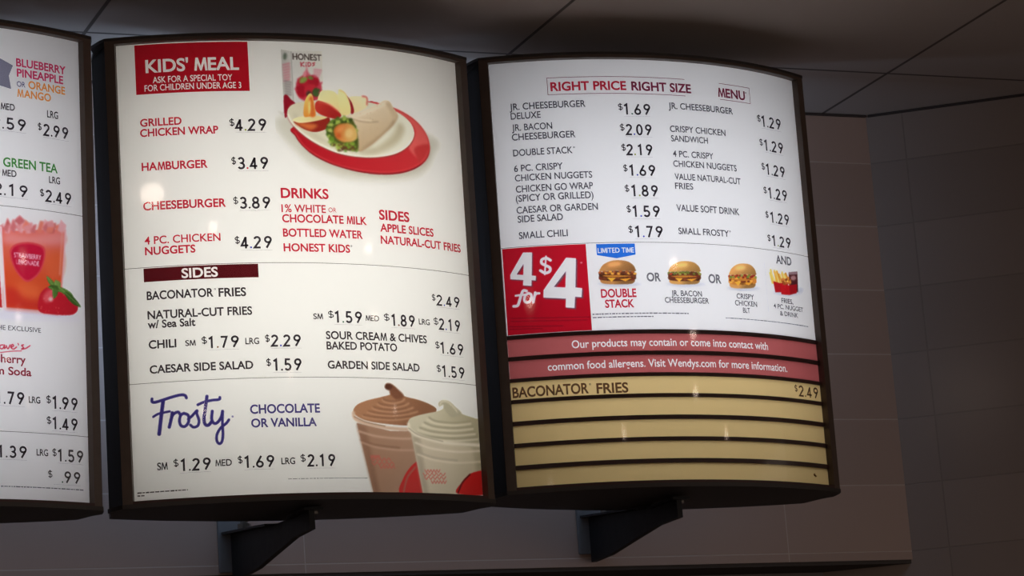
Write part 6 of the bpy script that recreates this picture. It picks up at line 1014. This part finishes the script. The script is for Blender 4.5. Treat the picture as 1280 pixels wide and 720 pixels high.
  ('p',[(1937,2986),(1929,2983),(1920,2981),(1911,2982),(1902,2985),(1895,2989),(1889,2995),(1887,3001),(1887,3008),(1890,3014),(1896,3019),(1904,3023),(1913,3024),(1923,3024),(1931,3021),(1939,3017),(1944,3011),(1947,3004),(1946,2998),(1943,2992)],(170,90,40),5,0),
  ('p',[(1970,2974),(1967,2969),(1960,2963),(1951,2959),(1940,2956),(1929,2955),(1919,2955),(1909,2957),(1903,2961),(1899,2966),(1899,2972),(1902,2978),(1909,2983),(1918,2988),(1928,2990),(1939,2992),(1950,2991),(1959,2989),(1966,2985),(1970,2980)],(170,90,40),5,0),
  ('p',[(1940,3042),(1935,3036),(1928,3032),(1919,3028),(1908,3026),(1897,3026),(1887,3027),(1879,3030),(1873,3035),(1871,3040),(1872,3046),(1876,3052),(1883,3057),(1893,3060),(1903,3062),(1914,3063),(1924,3061),(1933,3058),(1938,3053),(1941,3048)],(214,136,64),5,0),
  ('p',[(2041,2991),(2035,2994),(2031,2998),(2030,3005),(2032,3012),(2037,3020),(2045,3027),(2053,3033),(2063,3037),(2073,3039),(2081,3038),(2087,3035),(2091,3030),(2092,3024),(2090,3016),(2085,3009),(2077,3002),(2068,2996),(2059,2992),(2049,2990)],(196,110,50),5,0),
  ('p',[(1961,3025),(1956,3029),(1953,3034),(1954,3041),(1958,3049),(1964,3056),(1973,3062),(1982,3067),(1992,3070),(2001,3071),(2009,3070),(2014,3066),(2017,3060),(2016,3054),(2012,3046),(2006,3039),(1997,3032),(1988,3027),(1978,3024),(1969,3024)],(170,90,40),5,0),
  ('p',[(2008,2990),(2002,2985),(1993,2981),(1983,2979),(1973,2980),(1963,2982),(1954,2985),(1948,2990),(1945,2996),(1945,3002),(1949,3008),(1955,3013),(1964,3016),(1974,3018),(1984,3018),(1994,3016),(2003,3013),(2009,3008),(2012,3002),(2012,2996)],(196,110,50),5,0),
  ('p',[(2074,2998),(2065,2997),(2057,2998),(2049,3001),(2043,3006),(2040,3013),(2039,3020),(2041,3028),(2045,3034),(2052,3040),(2060,3044),(2069,3045),(2078,3044),(2085,3041),(2091,3036),(2095,3029),(2096,3022),(2094,3014),(2089,3007),(2082,3002)],(214,136,64),5,0),
  ('p',[(1839,2969),(1993,2960),(2226,3004),(2197,2867),(2018,2818),(1845,2813)],(196,28,36),5,0),('p',[(2039,2971),(2226,3004),(2197,2867),(2042,2826)],(168,24,32),5,0),
 ]),
 (3,'offer_picture','red block reading 4 for $4 in white figures',(-2560, -1362, 2194, 3455),0.0006,[
  ('p',[(-2656,3625),(-1185,3534),(-1297,2036),(-2755,2134)],(190,24,42),0,0),('p',[(-2713,2770),(-1249,2675),(-1297,2036),(-2755,2134)],(180,18,36),208,0),
  ('h',[[(-2252,3368),(-2123,3358),(-2150,3023),(-2091,3012),(-2099,2945),(-2158,2952),(-2164,2871),(-2285,2887),(-2276,2965),(-2460,2990),(-2455,3058)],[(-2257,3199),(-2271,3039),(-2364,3054)]],(120,70,84),7),
  ('h',[[(-1637,3250),(-1498,3233),(-1536,2808),(-1442,2793),(-1458,2662),(-1549,2673),(-1571,2510),(-1696,2524),(-1684,2651),(-2002,2684),(-1991,2794)],[(-1655,3050),(-1679,2815),(-1842,2831)]],(120,84,96),7),
  ('h',[[(-2265,3383),(-2136,3374),(-2163,3038),(-2104,3027),(-2112,2960),(-2171,2968),(-2177,2886),(-2298,2902),(-2289,2980),(-2473,3006),(-2468,3073)],[(-2269,3215),(-2284,3055),(-2377,3069)]],(236,230,240),3),
  ('h',[[(-1657,3269),(-1517,3251),(-1555,2827),(-1461,2812),(-1478,2681),(-1569,2692),(-1591,2529),(-1716,2543),(-1703,2670),(-2022,2704),(-2011,2813)],[(-1675,3069),(-1699,2834),(-1862,2850)]],(234,230,242),3),
  ('s',[(-1883,3242),(-1937,3274),(-2001,3260),(-2011,3207),(-1958,3171),(-1898,3132),(-1908,3079),(-1973,3061),(-2036,3101)],42,(234,228,238),3,0),('s',[(-1942,3303),(-1978,3040)],24,(234,228,238),3,0),
  ('s',[(-2255,2817),(-2296,2827),(-2327,2779),(-2370,2662),(-2398,2614),(-2450,2611)],42,(234,228,238),3,0),('s',[(-2412,2761),(-2265,2767)],31,(234,228,238),3,0),
  ('s',[(-2229,2783),(-2189,2755),(-2205,2677),(-2252,2649),(-2292,2677),(-2280,2747),(-2229,2783)],38,(234,228,238),3,0),('s',[(-2131,2786),(-2169,2646)],38,(234,228,238),3,0),
  ('s',[(-2154,2716),(-2119,2767),(-2076,2771)],35,(234,228,238),3,0),('s',[(-2497,2437),(-2469,2435)],17,(150,18,34),3,0),('s',[(-2451,2434),(-2420,2432)],17,(150,18,34),3,0),
  ('s',[(-2402,2431),(-2326,2425)],17,(150,18,34),3,0),('s',[(-2309,2426),(-2255,2422)],17,(150,18,34),3,0),('s',[(-2238,2422),(-2207,2419)],17,(150,18,34),3,0),('s',[(-2190,2419),(-2128,2415)],17,(150,18,34),3,0),
  ('s',[(-2111,2415),(-2021,2409)],17,(150,18,34),3,0),('s',[(-2004,2410),(-1944,2406)],17,(150,18,34),3,0),('s',[(-1926,2406),(-1877,2403)],17,(150,18,34),3,0),('s',[(-1859,2404),(-1826,2402)],17,(150,18,34),3,0),
  ('s',[(-1808,2402),(-1776,2400)],17,(150,18,34),3,0),('s',[(-1758,2400),(-1674,2395)],17,(150,18,34),3,0),('s',[(-1657,2396),(-1598,2393)],17,(150,18,34),3,0),('s',[(-1581,2394),(-1494,2390)],17,(150,18,34),3,0),
  ('s',[(-1476,2391),(-1445,2390)],17,(150,18,34),3,0),('s',[(-1427,2390),(-1384,2388)],17,(150,18,34),3,0),('s',[(-2500,2395),(-2469,2392)],17,(150,18,34),3,0),('s',[(-2451,2392),(-2399,2387)],17,(150,18,34),3,0),
  ('s',[(-2381,2387),(-2350,2385)],17,(150,18,34),3,0),('s',[(-2333,2384),(-2289,2381)],17,(150,18,34),3,0),('s',[(-2272,2381),(-2218,2377)],17,(150,18,34),3,0),('s',[(-2201,2377),(-2154,2374)],17,(150,18,34),3,0),
  ('s',[(-2137,2374),(-2106,2372)],17,(150,18,34),3,0),('s',[(-2089,2371),(-2059,2369)],17,(150,18,34),3,0),('s',[(-2041,2369),(-1953,2363)],17,(150,18,34),3,0),('s',[(-1935,2364),(-1896,2362)],17,(150,18,34),3,0),
  ('s',[(-1879,2362),(-1820,2358)],17,(150,18,34),3,0),('s',[(-1802,2359),(-1749,2356)],17,(150,18,34),3,0),('s',[(-1732,2356),(-1671,2353)],17,(150,18,34),3,0),('s',[(-1653,2354),(-1620,2352)],17,(150,18,34),3,0),
  ('s',[(-1602,2352),(-1555,2350)],17,(150,18,34),3,0),('s',[(-1537,2350),(-1502,2349)],17,(150,18,34),3,0),('s',[(-1485,2349),(-1423,2346)],17,(150,18,34),3,0),('s',[(-2533,2319),(-2447,2312)],17,(150,18,34),3,0),
  ('s',[(-2430,2313),(-2365,2308)],17,(150,18,34),3,0),('s',[(-2347,2308),(-2266,2302)],17,(150,18,34),3,0),('s',[(-2249,2302),(-2208,2299)],17,(150,18,34),3,0),('s',[(-2191,2299),(-2162,2297)],17,(150,18,34),3,0),
  ('s',[(-2144,2297),(-2083,2292)],17,(150,18,34),3,0),('s',[(-2066,2293),(-2008,2289)],17,(150,18,34),3,0),('s',[(-1990,2289),(-1927,2285)],17,(150,18,34),3,0),('s',[(-1909,2286),(-1858,2283)],17,(150,18,34),3,0),
  ('s',[(-1841,2283),(-1774,2279)],17,(150,18,34),3,0),('s',[(-2535,2284),(-2462,2278)],17,(150,18,34),3,0),('s',[(-2445,2278),(-2360,2271)],17,(150,18,34),3,0),('s',[(-2342,2272),(-2296,2268)],17,(150,18,34),3,0),
  ('s',[(-2278,2268),(-2223,2264)],17,(150,18,34),3,0),('s',[(-2205,2264),(-2126,2259)],17,(150,18,34),3,0),('s',[(-2109,2259),(-2067,2256)],17,(150,18,34),3,0),
  ('p',[(-1427,3183),(-1428,3179),(-1431,3175),(-1435,3172),(-1440,3170),(-1446,3169),(-1451,3170),(-1456,3173),(-1460,3176),(-1462,3180),(-1462,3184),(-1461,3189),(-1458,3193),(-1454,3196),(-1449,3198),(-1444,3198),(-1438,3197),(-1434,3195),(-1430,3191),(-1428,3187)],(214,120,130),3,0),
 ]),
 (2,'logo_lettering','purple brush script lettering',(-2385, -1160, 634, 1475),0.0006,[
  ('s',[(-2287,1349),(-2288,1314),(-2254,1301),(-2165,1320),(-2022,1357),(-1906,1378),(-1850,1367),(-1834,1334)],38,(58,50,120),3,0),('s',[(-2140,1318),(-2163,1184),(-2188,1026),(-2212,875)],49,(58,50,120),3,0),
  ('s',[(-2279,1110),(-2218,1142),(-2136,1157),(-2062,1167)],31,(58,50,120),3,0),('s',[(-2028,1147),(-2046,1062),(-2075,958)],42,(58,50,120),3,0),
  ('s',[(-2053,1052),(-2015,1125),(-1954,1153),(-1931,1126)],38,(58,50,120),3,0),('s',[(-1874,1130),(-1820,1098),(-1820,1013),(-1868,956),(-1920,969),(-1938,1034),(-1917,1108),(-1874,1130)],38,(58,50,120),3,0),
  ('s',[(-1822,1049),(-1771,1089),(-1705,1156),(-1707,1114),(-1683,1027),(-1700,957),(-1757,938),(-1797,969)],35,(58,50,120),3,0),
  ('s',[(-1564,1341),(-1592,1186),(-1616,1038),(-1602,966),(-1560,956),(-1516,1004)],42,(58,50,120),3,0),('s',[(-1688,1234),(-1606,1265),(-1500,1285),(-1426,1288),(-1397,1298),(-1396,1319)],35,(58,50,120),3,0),
  ('s',[(-1503,1139),(-1515,1032),(-1483,974),(-1433,993),(-1387,1062),(-1370,1132)],38,(58,50,120),3,0),
  ('s',[(-1367,1132),(-1378,962),(-1378,820),(-1396,728),(-1432,702),(-1462,746),(-1454,830),(-1401,913),(-1329,967),(-1291,1015)],35,(58,50,120),3,0),
  ('p',[(-1226,1055),(-1227,1051),(-1229,1047),(-1232,1044),(-1236,1042),(-1241,1041),(-1245,1042),(-1249,1045),(-1252,1048),(-1254,1052),(-1254,1056),(-1253,1061),(-1251,1065),(-1248,1068),(-1244,1069),(-1240,1070),(-1235,1069),(-1231,1067),(-1228,1064),(-1227,1060)],(130,125,170),3,0),
 ]),
 (1,'food_picture','printed picture of a strawberry drink in a clear cup with a strawberry',(883, 2545, 2325, 3846),0.0009,[
  ('p',[(884,2398),(1465,2467),(2501,2452),(2499,2403),(882,2278)],(222,220,226),29,0),('g',[(903,3425),(1228,3450),(1284,2480),(886,2481)],(214,70,70),(196,40,44),(1071,3437),(1052,2478),4,0),
  ('g',[(1292,3536),(1488,3505),(1932,3565),(2279,3605),(2226,3157),(2175,2484),(1332,2486)],(226,120,110),(214,84,46),(1781,3566),(1765,2916),4,0),
  ('p',[(1324,2751),(2189,2697),(2175,2484),(1332,2483)],(202,54,40),51,0),('p',[(1509,2829),(1836,2793),(1832,2631),(1576,2642)],(222,100,56),73,1),
  ('p',[(1961,3226),(2218,3286),(2189,2990),(1992,2937)],(220,100,60),66,1),('p',[(1381,3463),(1704,3460),(2205,3547),(2250,3421),(1775,3338),(1343,3330)],(228,140,132),51,1),
  ('p',[(1335,3525),(1387,3671),(1441,3548),(1403,3465)],(206,96,96),11,0),('p',[(1518,3559),(1571,3689),(1628,3617),(1588,3481)],(224,150,150),11,0),
  ('p',[(1989,3526),(2047,3658),(2110,3666),(2067,3531)],(206,96,96),11,0),('p',[(1893,3605),(1949,3712),(2009,3653),(1967,3520)],(232,176,176),11,0),
  ('p',[(2080,3624),(2136,3653),(2200,3666),(2157,3541)],(226,130,110),11,0),('p',[(1229,3519),(1278,3543),(1335,3601),(1297,3455)],(224,150,150),11,0),
  ('p',[(1639,3504),(1693,3621),(1751,3560),(1712,3494)],(224,150,150),11,0),('p',[(1893,3584),(1948,3626),(2010,3644),(1968,3520)],(214,120,120),11,0),
  ('p',[(1525,3543),(1579,3682),(1635,3593),(1596,3482)],(232,176,176),11,0),('p',[(1492,3563),(1543,3591),(1601,3584),(1562,3479)],(224,150,150),11,0),
  ('p',[(1339,3462),(1390,3568),(1447,3581),(1409,3465)],(232,176,176),11,0),('p',[(2145,3578),(2205,3737),(2268,3670),(2224,3549)],(232,176,176),11,0),
  ('p',[(1413,3528),(1466,3667),(1521,3570),(1483,3472)],(214,120,120),11,0),('p',[(1919,3603),(1975,3668),(2036,3668),(1994,3523)],(214,120,120),11,0),
  ('p',[(1643,3493),(1696,3602),(1757,3643),(1716,3494)],(232,176,176),11,0),('p',[(1644,3562),(1697,3630),(1756,3637),(1716,3494)],(224,150,150),11,0),
  ('p',[(1958,3525),(2016,3673),(2076,3594),(2035,3528)],(226,130,110),11,0),('p',[(1231,3534),(1280,3555),(1335,3547),(1299,3456)],(214,120,120),11,0),
  ('p',[(2177,3639),(2234,3692),(2298,3668),(2254,3553)],(232,176,176),11,0),('p',[(1593,3558),(1647,3669),(1704,3629),(1664,3489)],(226,130,110),11,0),
  ('p',[(1710,3516),(1764,3610),(1824,3625),(1784,3501)],(214,120,120),11,0),('p',[(2006,3557),(2062,3625),(2127,3689),(2083,3533)],(206,96,96),11,0),
  ('p',[(1601,3566),(1653,3592),(1712,3602),(1672,3490)],(224,150,150),11,0),('p',[(1314,3515),(1364,3576),(1421,3594),(1383,3463)],(214,120,120),11,0),
  ('p',[(1988,3546),(2046,3684),(2107,3647),(2065,3531)],(226,130,110),11,0),('p',[(1815,3523),(1871,3679),(1932,3672),(1890,3512)],(226,130,110),11,0),
  ('p',[(1473,3633),(1565,3719),(1650,3650),(1562,3583)],(206,110,112),11,0),('p',[(1973,3668),(2071,3708),(2096,3616),(1990,3604)],(222,150,150),11,0),('s',[(1288,3535),(1309,3006),(1332,2486)],26,(240,214,214),7,0),
  ('s',[(2279,3605),(2234,3158),(2192,2827)],26,(232,190,190),11,0),('s',[(2221,3549),(2165,2987)],15,(236,170,150),11,0),
  ('p',[(1666,3372),(1851,3361),(1940,3305),(1929,3158),(1841,2971),(1660,2842),(1511,2942),(1430,3096),(1411,3239),(1491,3327)],(212,70,78),4,1),
  ('p',[(1666,3346),(1832,3336),(1912,3286),(1902,3153),(1823,2985),(1661,2869),(1527,2959),(1453,3098),(1437,3227),(1509,3306)],(196,28,60),4,1),('t','STRAWBERRY',1470,1876,3154,62,(238,220,226),0.01),
  ('t','LEMONADE',1500,1843,3067,61,(238,220,226),0.01),('p',[(1833,2663),(1931,2785),(2086,2823),(2302,2708),(2455,2600),(2377,2482),(2095,2448),(1828,2470)],(196,34,48),7,1),
  ('p',[(1890,2668),(1987,2768),(2124,2788),(2062,2684),(1945,2593)],(222,90,96),29,1),('n',[(1833,2663),(1931,2785),(2086,2823),(2302,2708),(2455,2600),(2377,2482),(2095,2448),(1828,2470)],(238,176,150),46,11,4,0.8),
  ('p',[(2046,2650),(2044,2641),(2039,2633),(2031,2626),(2021,2620),(2010,2618),(2000,2618),(1990,2622),(1983,2627),(1978,2635),(1976,2644),(1978,2653),(1984,2662),(1991,2669),(2001,2674),(2012,2676),(2023,2676),(2032,2673),(2040,2667),(2045,2659)],(238,196,190),11,0),
  ('p',[(1954,2946),(2015,2920),(2090,2849),(2097,2792),(2020,2829),(1975,2877)],(96,134,58),5,1),('s',[(1954,2946),(2025,2869),(2097,2792)],7,(140,172,96),4,0),
  ('p',[(2092,2908),(2170,2883),(2160,2811),(2089,2784),(2067,2841)],(118,152,72),5,1),('s',[(2092,2908),(2090,2846),(2089,2784)],7,(140,172,96),4,0),
  ('p',[(1973,2806),(2067,2841),(2184,2813),(2191,2762),(2072,2763)],(74,108,44),5,1),('s',[(1973,2806),(2081,2784),(2191,2762)],7,(140,172,96),4,0),
  ('p',[(2137,2822),(2248,2807),(2352,2759),(2383,2697),(2269,2718),(2167,2766)],(98,136,58),5,1),('s',[(2137,2822),(2259,2759),(2383,2697)],7,(140,172,96),4,0),
  ('p',[(2231,2766),(2327,2750),(2432,2676),(2505,2593),(2389,2613),(2285,2680)],(66,100,40),5,1),('s',[(2231,2766),(2366,2679),(2505,2593)],7,(140,172,96),4,0),
  ('p',[(2042,2786),(2128,2782),(2110,2702),(2054,2664)],(84,120,50),5,1),('s',[(2042,2786),(2048,2725),(2054,2664)],7,(140,172,96),4,0),
 ]),
 (1,'logo_lettering','red handwritten script lettering',(949, 1766, 1855, 2128),0.0006,[
  ('s',[(1021,2043),(999,1922),(1057,1916),(1117,1974),(1099,2038),(1021,2043)],16,(200,44,70),0,0),('s',[(1286,1993),(1246,1981),(1245,1944),(1285,1947),(1306,1994),(1305,1948),(1331,1968)],15,(200,44,70),0,0),
  ('s',[(1331,1987),(1356,1946),(1387,1999)],15,(200,44,70),0,0),('s',[(1397,1967),(1438,1989),(1418,2006),(1397,1967),(1437,1947),(1479,1977)],15,(200,44,70),0,0),('s',[(1500,2025),(1510,2007)],13,(200,44,70),0,0),
  ('s',[(1583,2012),(1552,2001),(1582,1975),(1551,1954),(1614,1968),(1678,2009)],15,(200,44,70),0,0),('s',[(1244,1889),(1396,1916),(1550,1931)],10,(200,44,70),0,0),
 ]),
]
for (b, nm, lab, bx, cell, shapes) in PICS:
    bx = [z*1e-4 for z in bx]; mid = (bx[2]+bx[3])/2
    pn = panel(b, mid); lo, hi = [(q[0], q[1]) for q in PANELS[b] if q[2] == pn][0]
    bx = (max(bx[0], -UA+.0005), min(bx[1], UA-.0005), max(bx[2], lo+.0009), min(bx[3], hi-.0009))
    fm = Film(bx, cell)
    for sh in shapes: fm.draw(sh)
    o = fm.build(nm, pn, .0004); o['label'] = lab
bpy.data.objects.remove(TXO); bpy.data.curves.remove(TX)

# ------------------------------------------------------------------ wall brackets under the boards
def bracket(X, zo, label, yend):
    t = thing('wall_bracket', label, 'bracket', 'bracket arms holding the boards', loc=(X, YW, 2.09+zo)); z0 = -2.09
    P = [(YW-.004, 2.1605), (3.735, 2.1385), (yend, 2.1335), (yend, 2.108), (yend+.072, 2.108), (3.755+yend-3.585, 2.099), (3.833+yend-3.585, 2.0915), (YW-.004, 2.0905)]
    bm = bmesh.new(); prism(bm, [(-.004, y-YW, z+z0) for y, z in P], (.008, 0, 0)); bm_obj('arm', bm, M_STEEL, t)
    bm = bmesh.new(); prism(bm, [(-.018, y-YW, z+z0) for y, z in ((YW-.004, 2.1590), (3.745, 2.1380), (3.745, 2.1410), (YW-.004, 2.1625))], (.036, 0, 0)); bm_obj('flange', bm, M_STEEL, t)
    bm = bmesh.new(); box(bm, -.023, .023, -.005, 0, 2.103+z0, 2.32+z0, .001); bm_obj('wall_plate', bm, M_PLATE, t)
    bm = bmesh.new(); box(bm, -.012, .016, yend-.004-YW, yend+.075-YW, 2.1335+z0, 2.1375+z0, .0008); bm_obj('mount_plate', bm, M_STEEL, t)
    for (x, y, z, r) in ((-.004, 3.885, 2.1545, .0100), (.008, yend+.012, 2.1300, .0055)):
        bm = bmesh.new(); prism(bm, [(x+r*math.cos(a*math.pi/3), y-YW+r*math.sin(a*math.pi/3), z+z0) for a in range(6)], (0, 0, .0085))
        prism(bm, [(x+r*.55*math.cos(a*math.pi/6), y-YW+r*.5*math.sin(a*math.pi/6), z+z0+.0084) for a in range(12)], (0, 0, .010 if z > 2.15 else .0005)); bm_obj('bolt', bm, M_BOLT, t)
    return t
bracket(1.1940, 0, 'black steel bracket arm under the middle menu board', 3.588)
bracket(1.7650, .0165, 'black steel bracket arm under the right menu board', 3.640)

# ------------------------------------------------------------------ ceiling lamps of the dining room (behind the camera; their glints show in the acrylic)
M_BULB = emit('lamp_glow', (1.0, .80, .66), LAMP); M_RING = emit('lamp_glass_ring', (1.0, .66, .54), LAMP*.10)
def downlight(x, y, r, kind):
    t = thing('ceiling_downlight', 'round warm downlight in the ceiling behind the viewer', 'ceiling light', 'downlights behind the viewer', loc=(x, y, ZC-.006))
    bm = bmesh.new(); n = 32
    P = [bm.verts.new((rr*math.cos(a*2*math.pi/n), rr*math.sin(a*2*math.pi/n), zz)) for rr, zz in ((r, .0), (r*1.6, 0), (r*1.6, .006), (r, .006)) for a in range(n)]
    for k in range(4):
        for a in range(n): bm.faces.new((P[k*n+a], P[k*n+(a+1) % n], P[((k+1) % 4)*n+(a+1) % n], P[((k+1) % 4)*n+a]))
    bm_obj('trim_ring', bm, M_RING, t)
    bm = bmesh.new(); bmesh.ops.create_circle(bm, cap_ends=True, segments=24, radius=r*.97); bm_obj('diffuser', bm, M_BULB, t).location = (0, 0, .002)
for x, y, r in ((.31, 2.35, .11), (3.0, 1.41, .06), (1.86, -.35, .06), (-.29, -.95, .075), (.6, -2.18, .065), (3.36, .67, .06), (4.35, .43, .06), (2.45, 2.04, .05), (.72, 1.81, .05)):
    downlight(x, y, r, 0)
